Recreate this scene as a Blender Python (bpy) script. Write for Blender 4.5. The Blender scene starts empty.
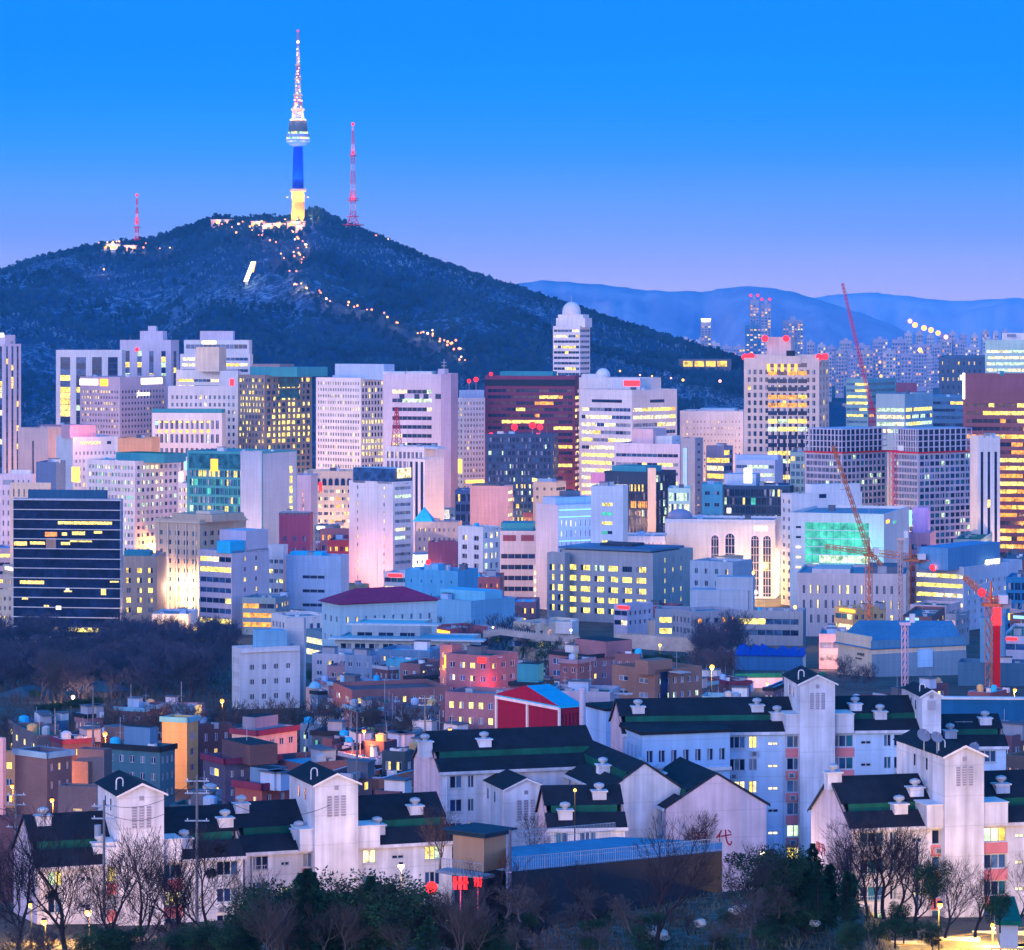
import bpy, math, random
from mathutils import Vector, Matrix, noise as mnoise
R=math.radians; PI=math.pi
random.seed(7)
sc=bpy.context.scene
F=3200.0; HY=325.0; CZ=150.0
def X(px,D): return (px-512)*D/F
def Z(py,D): return CZ-(py-HY)*D/F
# ---------------- camera ----------------
cd=bpy.data.cameras.new('camera'); cam=bpy.data.objects.new('camera',cd); sc.collection.objects.link(cam); sc.camera=cam
cam.location=(0,0,CZ); cam.rotation_euler=(R(90),0,0)
cd.sensor_fit='HORIZONTAL'; cd.sensor_width=36; cd.lens=36*F/1024; cd.shift_y=-150/1024; cd.clip_start=1; cd.clip_end=60000
# ---------------- world: dusk sky ----------------
w=bpy.data.worlds.new('World'); sc.world=w; w.use_nodes=True
nt=w.node_tree; N=nt.nodes; Lk=nt.links; N.clear()
def nn(t,**k):
    n=N.new(t)
    for a,b in k.items(): setattr(n,a,b)
    return n
out=nn('ShaderNodeOutputWorld'); tc=nn('ShaderNodeTexCoord'); sep=nn('ShaderNodeSeparateXYZ'); Lk.new(tc.outputs['Generated'],sep.inputs[0])
def ramp(stops,src,ip='LINEAR'):
    r=nn('ShaderNodeValToRGB'); r.color_ramp.interpolation=ip; e=r.color_ramp.elements
    while len(e)<len(stops): e.new(0.5)
    for i,(p,c) in enumerate(stops): e[i].position=p; e[i].color=(*c,1)
    Lk.new(src,r.inputs[0]); return r.outputs[0]
mr=nn('ShaderNodeMapRange'); mr.inputs[1].default_value=-0.02; mr.inputs[2].default_value=0.58; Lk.new(sep.outputs[2],mr.inputs[0])
def zp(z): return (z+0.02)/0.6
east=ramp([(0,(.92,.70,1.0)),(zp(0.010),(.80,.66,1.0)),(zp(0.03),(.27,.44,1.0)),(zp(0.055),(.0,.32,1.0)),(zp(0.09),(0,.245,1.02)),(zp(0.2),(0,.24,1.1)),(1,(0,.38,1.6))],mr.outputs[0],'B_SPLINE')
west=ramp([(0,(2.2,2.0,2.8)),(zp(0.05),(2.15,2.0,2.8)),(zp(0.13),(1.9,1.9,2.8)),(zp(0.25),(.6,1.1,2.5)),(zp(.4),(.03,.5,1.9)),(1,(0,.40,1.6))],mr.outputs[0])
my=nn('ShaderNodeMapRange',interpolation_type='SMOOTHSTEP'); my.inputs[1].default_value=0.45; my.inputs[2].default_value=-0.55; Lk.new(sep.outputs[1],my.inputs[0])
mx=nn('ShaderNodeMix',data_type='RGBA'); Lk.new(my.outputs[0],mx.inputs[0]); Lk.new(east,mx.inputs[6]); Lk.new(west,mx.inputs[7])
mpw=nn('ShaderNodeMapping'); mpw.inputs[3].default_value=(1.5,1.5,22); Lk.new(tc.outputs['Generated'],mpw.inputs[0]); nw=nn('ShaderNodeTexNoise'); nw.inputs['Scale'].default_value=2.2; nw.inputs['Detail'].default_value=5; Lk.new(mpw.outputs[0],nw.inputs[0])
mw=nn('ShaderNodeMapRange'); mw.inputs[1].default_value=.3; mw.inputs[2].default_value=.7; mw.inputs[3].default_value=.95; mw.inputs[4].default_value=1.05; Lk.new(nw.outputs[0],mw.inputs[0]); vw=nn('ShaderNodeVectorMath',operation='SCALE'); Lk.new(mx.outputs[2],vw.inputs[0]); Lk.new(mw.outputs[0],vw.inputs['Scale'])
bg1=nn('ShaderNodeBackground'); Lk.new(vw.outputs[0],bg1.inputs[0]); bg1.inputs[1].default_value=0.97
sky=nn('ShaderNodeTexSky',sky_type='NISHITA'); sky.sun_disc=False; sky.sun_elevation=R(1.0); sky.sun_rotation=R(200); sky.ozone_density=6
bg2=nn('ShaderNodeBackground'); Lk.new(sky.outputs[0],bg2.inputs[0]); bg2.inputs[1].default_value=0.05
ad=nn('ShaderNodeAddShader'); Lk.new(bg1.outputs[0],ad.inputs[0]); Lk.new(bg2.outputs[0],ad.inputs[1]); Lk.new(ad.outputs[0],out.inputs[0])
# afterglow of the set sun: very wide, behind the camera
sd=bpy.data.lights.new('sun','SUN'); sd.energy=1.9; sd.angle=R(40); sd.color=(1.0,.84,.93)
so=bpy.data.objects.new('sun',sd); sc.collection.objects.link(so); so.location=(-200,-100,400)
so.rotation_euler=Vector((0.50,0.84,-0.13)).to_track_quat('-Z','Y').to_euler()
vs=sc.view_settings; vs.view_transform='Standard'; vs.look='None'; vs.exposure=0.16; vs.gamma=1.0
sc.cycles.use_denoising=True; sc.cycles.max_bounces=4; sc.cycles.diffuse_bounces=2; sc.cycles.glossy_bounces=2; sc.cycles.volume_bounces=0
sc.cycles.sample_clamp_indirect=4; sc.cycles.caustics_reflective=False; sc.cycles.caustics_refractive=False
# ---------------- materials ----------------
MATS={}
def newmat(n):
    m=bpy.data.materials.new(n); m.use_nodes=True; t=m.node_tree; b=t.nodes['Principled BSDF']; return m,t,b
def sat(c,f=1.45):
    g=sum(c)/3; return tuple(min(.85,max(.003,g+(v-g)*f)) for v in c)
def wall(c,rough=.8,var=.13,name='wall_paint',sc1=.06,sc2=.9):
    c=sat(c); k=('w',c,rough,var,sc1,sc2)
    if k in MATS: return MATS[k]
    m,t,b=newmat(name); tc=t.nodes.new('ShaderNodeTexCoord'); mp=t.nodes.new('ShaderNodeMapping'); mp.inputs[3].default_value=(sc2,sc2,sc2*.06)
    n1=t.nodes.new('ShaderNodeTexNoise'); n1.inputs['Scale'].default_value=sc1; n1.inputs['Detail'].default_value=6
    n2=t.nodes.new('ShaderNodeTexNoise'); n2.inputs['Scale'].default_value=1; n2.inputs['Detail'].default_value=4
    t.links.new(tc.outputs['Object'],n1.inputs[0]); t.links.new(tc.outputs['Object'],mp.inputs[0]); t.links.new(mp.outputs[0],n2.inputs[0])
    a=t.nodes.new('ShaderNodeMath'); a.operation='MULTIPLY'; t.links.new(n1.outputs[0],a.inputs[0]); t.links.new(n2.outputs[0],a.inputs[1])
    r=t.nodes.new('ShaderNodeMapRange'); r.inputs[1].default_value=.08; r.inputs[2].default_value=.42; r.inputs[3].default_value=1-var*2; r.inputs[4].default_value=1+var*.6
    t.links.new(a.outputs[0],r.inputs[0])
    sp=t.nodes.new('ShaderNodeSeparateXYZ'); t.links.new(tc.outputs['Object'],sp.inputs[0]); prev=r.outputs[0]
    for ax,pd,th_,dk in (('Z',3.1,.035,.86),('X',4.3,.02,.93),('Y',3.7,.02,.93)):
        d=t.nodes.new('ShaderNodeMath'); d.operation='DIVIDE'; d.inputs[1].default_value=pd; t.links.new(sp.outputs[ax],d.inputs[0]); fr=t.nodes.new('ShaderNodeMath'); fr.operation='FRACT'; t.links.new(d.outputs[0],fr.inputs[0])
        lt=t.nodes.new('ShaderNodeMath'); lt.operation='LESS_THAN'; lt.inputs[1].default_value=th_; t.links.new(fr.outputs[0],lt.inputs[0]); ma=t.nodes.new('ShaderNodeMath'); ma.operation='MULTIPLY_ADD'; ma.inputs[1].default_value=dk-1; ma.inputs[2].default_value=1; t.links.new(lt.outputs[0],ma.inputs[0])
        mu_=t.nodes.new('ShaderNodeMath'); mu_.operation='MULTIPLY'; t.links.new(prev,mu_.inputs[0]); t.links.new(ma.outputs[0],mu_.inputs[1]); prev=mu_.outputs[0]
    x=t.nodes.new('ShaderNodeVectorMath'); x.operation='SCALE'; x.inputs[0].default_value=c; t.links.new(prev,x.inputs['Scale'])
    t.links.new(x.outputs[0],b.inputs['Base Color']); b.inputs['Roughness'].default_value=rough; b.inputs['Specular IOR Level'].default_value=.2
    MATS[k]=m; return m
def brick(c,name='brick',s=1.0):
    c=tuple(v*.62 for v in sat(c,1.15)); k=('b',c,s)
    if k in MATS: return MATS[k]
    m,t,b=newmat(name); tc=t.nodes.new('ShaderNodeTexCoord')
    n1=t.nodes.new('ShaderNodeTexNoise'); n1.inputs['Scale'].default_value=2.2*s; n1.inputs['Detail'].default_value=3; n1.inputs['Roughness'].default_value=.8
    n2=t.nodes.new('ShaderNodeTexNoise'); n2.inputs['Scale'].default_value=.15; n2.inputs['Detail'].default_value=4
    t.links.new(tc.outputs['Object'],n1.inputs[0]); t.links.new(tc.outputs['Object'],n2.inputs[0])
    wv=t.nodes.new('ShaderNodeTexWave'); wv.bands_direction='Z'; wv.inputs['Scale'].default_value=2.0; wv.inputs['Distortion'].default_value=.4; t.links.new(tc.outputs['Object'],wv.inputs[0])
    a=t.nodes.new('ShaderNodeMath'); a.operation='MULTIPLY_ADD'; t.links.new(n1.outputs[0],a.inputs[0]); a.inputs[1].default_value=.7; t.links.new(n2.outputs[0],a.inputs[2])
    a2=t.nodes.new('ShaderNodeMath'); a2.operation='MULTIPLY_ADD'; t.links.new(wv.outputs[1],a2.inputs[0]); a2.inputs[1].default_value=.12; t.links.new(a.outputs[0],a2.inputs[2])
    r=t.nodes.new('ShaderNodeMapRange'); r.inputs[1].default_value=.5; r.inputs[2].default_value=1.3; r.inputs[3].default_value=.55; r.inputs[4].default_value=1.4
    t.links.new(a2.outputs[0],r.inputs[0]); x=t.nodes.new('ShaderNodeVectorMath'); x.operation='SCALE'; x.inputs[0].default_value=c; t.links.new(r.outputs[0],x.inputs['Scale'])
    t.links.new(x.outputs[0],b.inputs['Base Color']); b.inputs['Roughness'].default_value=.85; MATS[k]=m; return m
def glass(c,name='window_glass',rough=.12):
    k=('g',c,rough)
    if k in MATS: return MATS[k]
    m,t,b=newmat(name); g=t.nodes.new('ShaderNodeNewGeometry'); n=t.nodes.new('ShaderNodeTexNoise'); n.inputs['Scale'].default_value=.35; n.inputs['Detail'].default_value=3
    t.links.new(g.outputs['Position'],n.inputs[0]); r=t.nodes.new('ShaderNodeMapRange'); r.inputs[1].default_value=.3; r.inputs[2].default_value=.75; r.inputs[3].default_value=.45; r.inputs[4].default_value=1.9
    t.links.new(n.outputs[0],r.inputs[0]); x=t.nodes.new('ShaderNodeVectorMath'); x.operation='SCALE'; x.inputs[0].default_value=c; t.links.new(r.outputs[0],x.inputs['Scale'])
    t.links.new(x.outputs[0],b.inputs['Base Color']); b.inputs['Roughness'].default_value=rough; b.inputs['Specular IOR Level'].default_value=.35; MATS[k]=m; return m
def lit(c,s,name='lit_window',var=True,sample=False,sc_=.55):
    k=('l',c,s,var,sc_)
    if k in MATS: return MATS[k]
    m,t,b=newmat(name); b.inputs['Base Color'].default_value=(.02,.02,.02,1); b.inputs['Specular IOR Level'].default_value=.1
    b.inputs['Emission Color'].default_value=(*c,1); b.inputs['Emission Strength'].default_value=s
    if var:
        g=t.nodes.new('ShaderNodeNewGeometry'); n=t.nodes.new('ShaderNodeTexNoise'); n.inputs['Scale'].default_value=sc_; n.inputs['Detail'].default_value=4; n.inputs['Roughness'].default_value=.7
        t.links.new(g.outputs['Position'],n.inputs[0]); r=t.nodes.new('ShaderNodeMapRange'); r.inputs[1].default_value=.36; r.inputs[2].default_value=.62; r.inputs[3].default_value=.22*s; r.inputs[4].default_value=1.3*s
        t.links.new(n.outputs[0],r.inputs[0]); t.links.new(r.outputs[0],b.inputs['Emission Strength'])
    if not sample: m.cycles.emission_sampling='NONE'
    MATS[k]=m; return m
G={'n':glass((.008,.02,.07)),'k':glass((.006,.012,.045)),'t':glass((.015,.10,.15)),'b':glass((.03,.08,.19)),'p':glass((.16,.20,.28),rough=.4),'q':glass((.10,.05,.06)),'s':glass((.06,.13,.24)),
 'y':lit((1,.66,.10),1.9),'w':lit((1,.82,.45),1.8),'o':lit((1,.38,.04),1.7),'g':lit((.72,1,.62),1.4),'c':lit((.10,.85,.62),.85,sc_=.12),'m':lit((1,.55,.62),.9),'v':lit((1,.76,.16),2.1)}
WHT=wall((.72,.69,.70)); LAV=wall((.60,.55,.62)); CRM=wall((.66,.56,.47)); PNK=wall((.66,.50,.52)); GRY=wall((.36,.36,.40)); BLU=wall((.42,.52,.66)); DGR=wall((.12,.13,.16)); TEA=wall((.10,.26,.30))
CON=wall((.32,.33,.36)); ROOFG=wall((.24,.30,.36)); GREEN=wall((.02,.15,.10),var=.25); DRK=wall((.02,.022,.03)); NAVY=wall((.035,.04,.06)); REDB=wall((.20,.045,.07)); CYR=wall((.16,.50,.70))
MET=wall((.40,.42,.46),rough=.5); RED=wall((.45,.03,.04)); TAN=wall((.55,.40,.25)); BRK=brick((.30,.13,.12)); BRD=brick((.17,.09,.10)); BRB=brick((.36,.20,.14)); BRG=brick((.22,.17,.19)); BRP=brick((.46,.22,.22))
BEAC=lit((1,.012,.02),3.2,'beacon',False); BULB=lit((1,.42,.09),2.6,'lamp_glow',False); BULW=lit((1,.74,.5),2.6,'lamp_glow',False); SIGW=lit((1,.9,.75),3.2,'sign_glow',False); SIGO=lit((1,.4,.02),3,'sign_glow',False); SIGR=lit((1,.02,.02),3,'sign_glow',False); SIGB=lit((.25,.55,1),2,'sign_glow',False); SIGY=lit((1,.62,.08),2.6,'sign_glow',False)
# ---------------- mesh building ----------------
class MB:
    def __init__(s): s.v=[]; s.f=[]; s.m=[]; s.mats=[]
    def mi(s,m):
        if m not in s.mats: s.mats.append(m)
        return s.mats.index(m)
    def poly(s,pts,m):
        i=len(s.v); s.v.extend(pts); s.f.append(tuple(range(i,i+len(pts)))); s.m.append(s.mi(m))
    def box(s,x0,y0,z0,x1,y1,z1,m,top=None):
        i=len(s.v); s.v.extend([(x0,y0,z0),(x1,y0,z0),(x1,y1,z0),(x0,y1,z0),(x0,y0,z1),(x1,y0,z1),(x1,y1,z1),(x0,y1,z1)])
        k=s.mi(m); kt=s.mi(top) if top else k
        for q,kk in (((0,3,2,1),k),((4,5,6,7),kt),((0,1,5,4),k),((1,2,6,5),k),((2,3,7,6),k),((3,0,4,7),k)):
            s.f.append(tuple(i+a for a in q)); s.m.append(kk)
    def tube(s,p,q,r0,r1,m,n=4,cap=False):
        p=Vector(p); q=Vector(q); d=(q-p)
        if d.length<1e-6: return
        a=d.orthogonal().normalized(); b=d.normalized().cross(a); i=len(s.v); k=s.mi(m)
        for c,r in ((p,r0),(q,r1)):
            for j in range(n):
                t=2*PI*j/n; s.v.append(tuple(c+a*(r*math.cos(t))+b*(r*math.sin(t))))
        for j in range(n):
            s.f.append((i+j,i+(j+1)%n,i+n+(j+1)%n,i+n+j)); s.m.append(k)
        if cap: s.f.append(tuple(i+n+j for j in range(n))); s.m.append(k)
    def lathe(s,x,y,prof,m,n=12):
        i=len(s.v); k=s.mi(m)
        for z,r in prof:
            for j in range(n): t=2*PI*j/n; s.v.append((x+r*math.cos(t),y+r*math.sin(t),z))
        for a in range(len(prof)-1):
            mm=k
            for j in range(n): s.f.append((i+a*n+j,i+a*n+(j+1)%n,i+(a+1)*n+(j+1)%n,i+(a+1)*n+j)); s.m.append(mm)
        s.f.append(tuple(i+(len(prof)-1)*n+j for j in range(n))); s.m.append(k)
    def ball(s,x,y,z,r,m,n=8,sz=1):
        s.lathe(x,y,[(z-r*sz*math.cos(PI*a/6),r*math.sin(PI*a/6)+1e-4) for a in range(7)],m,n)
    def mesh(s,name):
        me=bpy.data.meshes.new(name); me.from_pydata(s.v,[],s.f)
        for m in s.mats: me.materials.append(m)
        me.polygons.foreach_set('material_index',s.m); me.update(); return me
    def build(s,name,parent=None,loc=(0,0,0),rz=0):
        return link(s.mesh(name),name,parent,loc,rz)
def link(me,name,parent=None,loc=(0,0,0),rz=0):
    o=bpy.data.objects.new(name,me); sc.collection.objects.link(o); o.parent=parent; o.location=loc; o.rotation_euler=(0,0,rz); return o
def tag(o,label=None,cat=None,group=None,kind=None):
    if label and not 4<=len(label.split())<=16: print('LONGLABEL',len(label.split()),label)
    if label: o['label']=label
    if cat: o['category']=cat
    if group: o['group']=group
    if kind: o['kind']=kind
    return o
def thing(name,label,cat,loc,rz=0,group=None):
    o=bpy.data.objects.new(name,None); o.empty_display_size=1; sc.collection.objects.link(o); o.location=loc; o.rotation_euler=(0,0,rz); return tag(o,label,cat,group)
def copy_tree(root,loc,rz=0,s=1,label=None,group=None):
    c=root.copy(); sc.collection.objects.link(c); c.location=loc; c.rotation_euler=(0,0,rz); c.scale=(s,s,s)
    if label: c['label']=label
    if group: c['group']=group
    for ch in root.children:
        d=ch.copy(); sc.collection.objects.link(d); d.parent=c
        for g in ch.children:
            e=g.copy(); sc.collection.objects.link(e); e.parent=d
    return c
def point(parent,loc,e,c,r=.3):
    l=bpy.data.lights.new('lamp_light','POINT'); l.energy=e; l.color=c; l.shadow_soft_size=r
    o=bpy.data.objects.new('lamp_light',l); sc.collection.objects.link(o); o.parent=parent; o.location=loc; return o
# ---------------- ground profile ----------------
GP=[(-300,92),(200,92),(300,91),(345,88),(386,80),(430,71),(520,67),(600,64),(700,59),(800,54),(1000,42),(1300,23),(1600,21),(2400,20),(14000,14)]
def gz(D):
    if D<=GP[0][0]: return GP[0][1]
    for (a,b),(c,d) in zip(GP,GP[1:]):
        if D<=c: return b+(d-b)*(D-a)/(c-a)
    return GP[-1][1]
def interp(P,x):
    if x<=P[0][0]: return P[0][1]
    for (a,b),(c,d) in zip(P,P[1:]):
        if x<=c: return b+(d-b)*(x-a)/(c-a)
    return P[-1][1]
def noisemat(name,c1,c2,s,lo=.4,hi=.6,rough=.95,detail=8):
    m,t,b=newmat(name); tc=t.nodes.new('ShaderNodeTexCoord'); n=t.nodes.new('ShaderNodeTexNoise'); n.inputs['Scale'].default_value=s; n.inputs['Detail'].default_value=detail; n.inputs['Roughness'].default_value=.65
    t.links.new(tc.outputs['Object'],n.inputs[0]); r=t.nodes.new('ShaderNodeValToRGB'); r.color_ramp.elements[0].position=lo; r.color_ramp.elements[1].position=hi
    r.color_ramp.elements[0].color=(*c1,1); r.color_ramp.elements[1].color=(*c2,1); t.links.new(n.outputs[0],r.inputs[0]); t.links.new(r.outputs[0],b.inputs['Base Color']); b.inputs['Roughness'].default_value=rough; return m
GROUND=noisemat('ground_soil',(.016,.016,.016),(.06,.055,.05),.08)
m=MB(); ys=[-300,-100,0,100,200]+list(range(240,700,10))+list(range(700,1700,40))+[1900,2400,3500,5000,8000,11000,14000]; xs=[-3400,-2200,-1200,-700,-400,-250]+list(range(-150,151,10))+[250,400,700,1200,2200,3400]
rnd=random.Random(3)
idx={}
for j,y in enumerate(ys):
    for i,x in enumerate(xs):
        z=gz(y)
        if 180<y<380 and abs(x)<150: z+=1.0*mnoise.noise((x*.06,y*.06,0))+.5*mnoise.noise((x*.2,y*.2,3))
        m.v.append((x,y,z))
nx=len(xs)
for j in range(len(ys)-1):
    for i in range(nx-1): m.f.append((j*nx+i,j*nx+i+1,(j+1)*nx+i+1,(j+1)*nx+i)); m.m.append(0)
m.mats=[GROUND]; tag(m.build('ground'),kind='structure')
# ---------------- hill ----------------
RIDGE=[(-700,330),(-300,300),(-60,278),(0,274),(40,260),(100,247),(150,243),(180,232),(215,219),(240,222),(262,219),(285,221),(305,214),(318,212),(345,226),(380,240),(430,262),(460,272),(520,293),(560,306),(620,325),(690,347),(740,362),(800,395),(900,430)]
def rD(px): return 3950+120*math.sin(px*.011)-(max(0,px-350))*1.6
def hill_z(px,D):
    r=rD(px); zr=Z(interp(RIDGE,px),r); b=2550+60*math.sin(px*.02)
    x=X(px,D)
    if D<b: return gz(D)-3
    if D<=r: t=(D-b)/(r-b); s=(t**1.15)
    else: t=max(0,1-(D-r)/1700); s=t*t*(3-2*t)
    z=gz(D)+(zr-gz(D))*s
    sp=mnoise.noise((x*.0042,D*.0010,1.3)); sp2=mnoise.noise((x*.013,D*.005,4.7)); sp3=mnoise.noise((x*.04,D*.03,8))
    am=max(0,math.sin(PI*min(1,max(0,t))))
    if D<=r: z+=am*(70*sp+26*sp2+7*sp3)*min(1,(zr-20)/200)
    return z
m=MB(); pxs=[-700+i*6 for i in range(270)]; Ds=[2480+i*22 for i in range(75)]+[4150+i*90 for i in range(20)]
for D in Ds:
    for px in pxs: m.v.append((X(px,D),D,hill_z(px,D)))
nx=len(pxs)
for j in range(len(Ds)-1):
    for i in range(nx-1): m.f.append((j*nx+i,j*nx+i+1,(j+1)*nx+i+1,(j+1)*nx+i)); m.m.append(0)
def hillmat():
    m,t,b=newmat('hill_ground'); tc=t.nodes.new('ShaderNodeTexCoord'); n=t.nodes.new('ShaderNodeTexNoise'); n.inputs['Scale'].default_value=.0045; n.inputs['Detail'].default_value=7; n.inputs['Roughness'].default_value=.6
    n2=t.nodes.new('ShaderNodeTexNoise'); n2.inputs['Scale'].default_value=.10; n2.inputs['Detail'].default_value=4; n2.inputs['Roughness'].default_value=.75
    mp=t.nodes.new('ShaderNodeMapping'); mp.inputs[3].default_value=(1,1,.4); t.links.new(tc.outputs['Object'],mp.inputs[0]); t.links.new(mp.outputs[0],n2.inputs[0]); t.links.new(tc.outputs['Object'],n.inputs[0])
    r1=t.nodes.new('ShaderNodeMapRange'); r1.inputs[1].default_value=.47; r1.inputs[2].default_value=.62; t.links.new(n.outputs[0],r1.inputs[0])
    r2=t.nodes.new('ShaderNodeMapRange'); r2.inputs[1].default_value=.48; r2.inputs[2].default_value=.6; t.links.new(n2.outputs[0],r2.inputs[0])
    a=t.nodes.new('ShaderNodeMath'); a.operation='MULTIPLY'; t.links.new(r1.outputs[0],a.inputs[0]); t.links.new(r2.outputs[0],a.inputs[1])
    x=t.nodes.new('ShaderNodeMix'); x.data_type='RGBA'; t.links.new(a.outputs[0],x.inputs[0]); x.inputs[6].default_value=(.008,.038,.10,1); x.inputs[7].default_value=(.13,.25,.40,1); t.links.new(x.outputs[2],b.inputs['Base Color']); b.inputs['Roughness'].default_value=1; b.inputs['Specular IOR Level'].default_value=.1; return m
m.mats=[hillmat()]; o=tag(m.build('hill'),kind='structure'); 
for p in o.data.polygons: p.use_smooth=True
# forest on the hill: one mass nobody could count
def leafmat(name,c1,c2,s=.02):
    m,t,b=newmat(name); g=t.nodes.new('ShaderNodeNewGeometry'); n=t.nodes.new('ShaderNodeTexNoise'); n.inputs['Scale'].default_value=s; n.inputs['Detail'].default_value=3; t.links.new(g.outputs['Position'],n.inputs[0])
    r=t.nodes.new('ShaderNodeValToRGB'); r.color_ramp.elements[0].position=.38; r.color_ramp.elements[1].position=.62; r.color_ramp.elements[0].color=(*c1,1); r.color_ramp.elements[1].color=(*c2,1)
    t.links.new(n.outputs[0],r.inputs[0]); t.links.new(r.outputs[0],b.inputs['Base Color']); b.inputs['Roughness'].default_value=1; b.inputs['Specular IOR Level'].default_value=.1; return m
FOR=leafmat('forest_trees',(.004,.022,.055),(.014,.055,.115),.012)
FORP=leafmat('frosted_twigs',(.02,.06,.13),(.11,.22,.38),.03)
rnd=random.Random(11); m=MB(); k0=m.mi(FOR); k1=m.mi(FORP)
for i in range(21000):
    u=rnd.random()
    px=rnd.uniform(-60,800); 
    b=2600; r=rD(px); D=b+(r-b)*rnd.random()**.85
    if i<3200: px=rnd.uniform(-40,740); D=rD(px)+rnd.uniform(-30,25)
    x=X(px,D); z=hill_z(px,D)
    pale=mnoise.noise((x*.0055,D*.0055,2.2))>.06 and rnd.random()<.85 and i>=3200
    h=rnd.uniform(5,10)*(.7 if pale else 1); w_=h*rnd.uniform(.3,.5)
    if i<3200: h*=rnd.uniform(.6,1.15)
    kk=k1 if pale else k0
    for q in range(5 if pale else 7):
        a=rnd.random()*6.28; zz=z+h*rnd.uniform(.15,.7); c=(x+w_*.6*math.cos(a)*rnd.random(),D+w_*.6*math.sin(a)*rnd.random(),zz)
        v=len(m.v); s_=w_*rnd.uniform(.35,.8)*(.5 if pale else 1)
        for e in range(3):
            a2=a+e*2.1+rnd.uniform(-.5,.5); m.v.append((c[0]+s_*math.cos(a2),c[1]+s_*rnd.uniform(-.5,.5),c[2]+s_*1.1*math.sin(a2)))
        m.f.append((v,v+1,v+2)); m.m.append(kk)
tag(m.build('hill_forest'),kind='stuff')
# ---------------- far mountains ----------------
def mountain(name,P,D,depth,c,seed):
    m=MB(); n=150; x0=P[0][0]; x1=P[-1][0]; rows=14
    for j in range(rows+1):
        for i in range(n+1):
            px=x0+(x1-x0)*i/n; zr=Z(interp(P,px)+1.8*mnoise.noise((px*.05,seed,0))+.8*mnoise.noise((px*.2,seed,5)),D); 
            if j<=9: t=j/9; s=t**1.1; d=D-depth*(1-t)
            else: t=(rows-j)/(rows-9); s=t; d=D+depth*.5*(1-t)
            am=math.sin(PI*t); z=14+(zr-14)*s+am*(zr-14)*.28*mnoise.noise((px*.022,d*.0012,seed))+am*(zr)*.14*mnoise.noise((px*.08,d*.004,seed))
            m.v.append((X(px,d if d<D else D),d,max(z,8)))
    for j in range(rows):
        for i in range(n): a=j*(n+1)+i; m.f.append((a,a+1,a+n+2,a+n+1)); m.m.append(0)
    m.mats=[noisemat('mountain_slope',*(((.26,.26,.46),(.42,.42,.58)) if D<10000 else ((.50,.46,.66),(.62,.56,.72))),.004,.35,.65)]  # distance haze is also painted in: paler lilac base for farther ridges
    o=tag(m.build(name),kind='structure')
    for p in o.data.polygons: p.use_smooth=True
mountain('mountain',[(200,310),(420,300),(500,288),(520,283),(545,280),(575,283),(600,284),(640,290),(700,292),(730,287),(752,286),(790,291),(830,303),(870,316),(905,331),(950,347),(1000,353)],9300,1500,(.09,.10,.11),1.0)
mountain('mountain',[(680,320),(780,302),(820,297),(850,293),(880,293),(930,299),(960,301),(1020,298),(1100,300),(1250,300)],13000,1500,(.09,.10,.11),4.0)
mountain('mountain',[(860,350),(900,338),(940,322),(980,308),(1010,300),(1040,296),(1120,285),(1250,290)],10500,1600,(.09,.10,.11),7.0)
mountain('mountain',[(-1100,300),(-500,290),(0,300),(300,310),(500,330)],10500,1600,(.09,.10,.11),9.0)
# ---------------- building kit ----------------
def S(k='G',n=10,fh=3.8,w=.6,h=.5,lit=.15,lc='y',dk='n',mu=.03,top=1.5,z=(),p=2,rec=.35,bot=3.0,fm=None,rows=None,mull=True):
    return dict(k=k,n=n,fh=fh,w=w,h=h,lit=lit,lc=lc,dk=dk,mu=mu,top=top,z=z,p=p,rec=rec,bot=bot,fm=fm,rows=rows,mull=mull)
def solve(xl,xc,xr,D,th,yt):
    c,s=math.cos(th),math.sin(th); Cx=X(xc,D); kl=((xl or 0)-512)/F; kr=((xr or 0)-512)/F
    df=24 if D>1000 else 11
    wl=(Cx-kl*D)/(c+kl*s) if xl is not None else df; wr=(kr*D-Cx)/(s-kr*c) if xr is not None else df
    if wl<0 or wl>400 or wr<0 or wr>400: print('BADSOLVE',xl,xc,xr,yt,D,wl,wr); wl=min(max(wl,5),100); wr=min(max(wr,5),100)
    return Cx,wl,wr
def winmesh(w,h,mats,fm,detail,mull=True):
    """one window: its panes side by side, mullions and (near) an outer frame"""
    m=MB(); n=len(mats)
    for i,mt in enumerate(mats): m.poly([(w*i/n,0,0),(w*(i+1)/n,0,0),(w*(i+1)/n,0,h),(w*i/n,0,h)],mt)
    b=.07 if detail<2 else .06
    if mull:
        for i in range(1,n):
            x=w*i/n; m.poly([(x-b,-.05,0),(x+b,-.05,0),(x+b,-.05,h),(x-b,-.05,h)],fm); m.poly([(x-b,0,0),(x-b,-.05,0),(x-b,-.05,h),(x-b,0,h)],fm); m.poly([(x+b,-.05,0),(x+b,0,0),(x+b,0,h),(x+b,-.05,h)],fm)
    if detail>=2:
        for a in ((0,0,w,.07),(0,h-.07,w,h),(0,.07,.07,h-.07),(w-.07,.07,w,h-.07)): m.box(a[0],-.06,a[1],a[2],-.002,a[3],fm)
    return m
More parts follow.
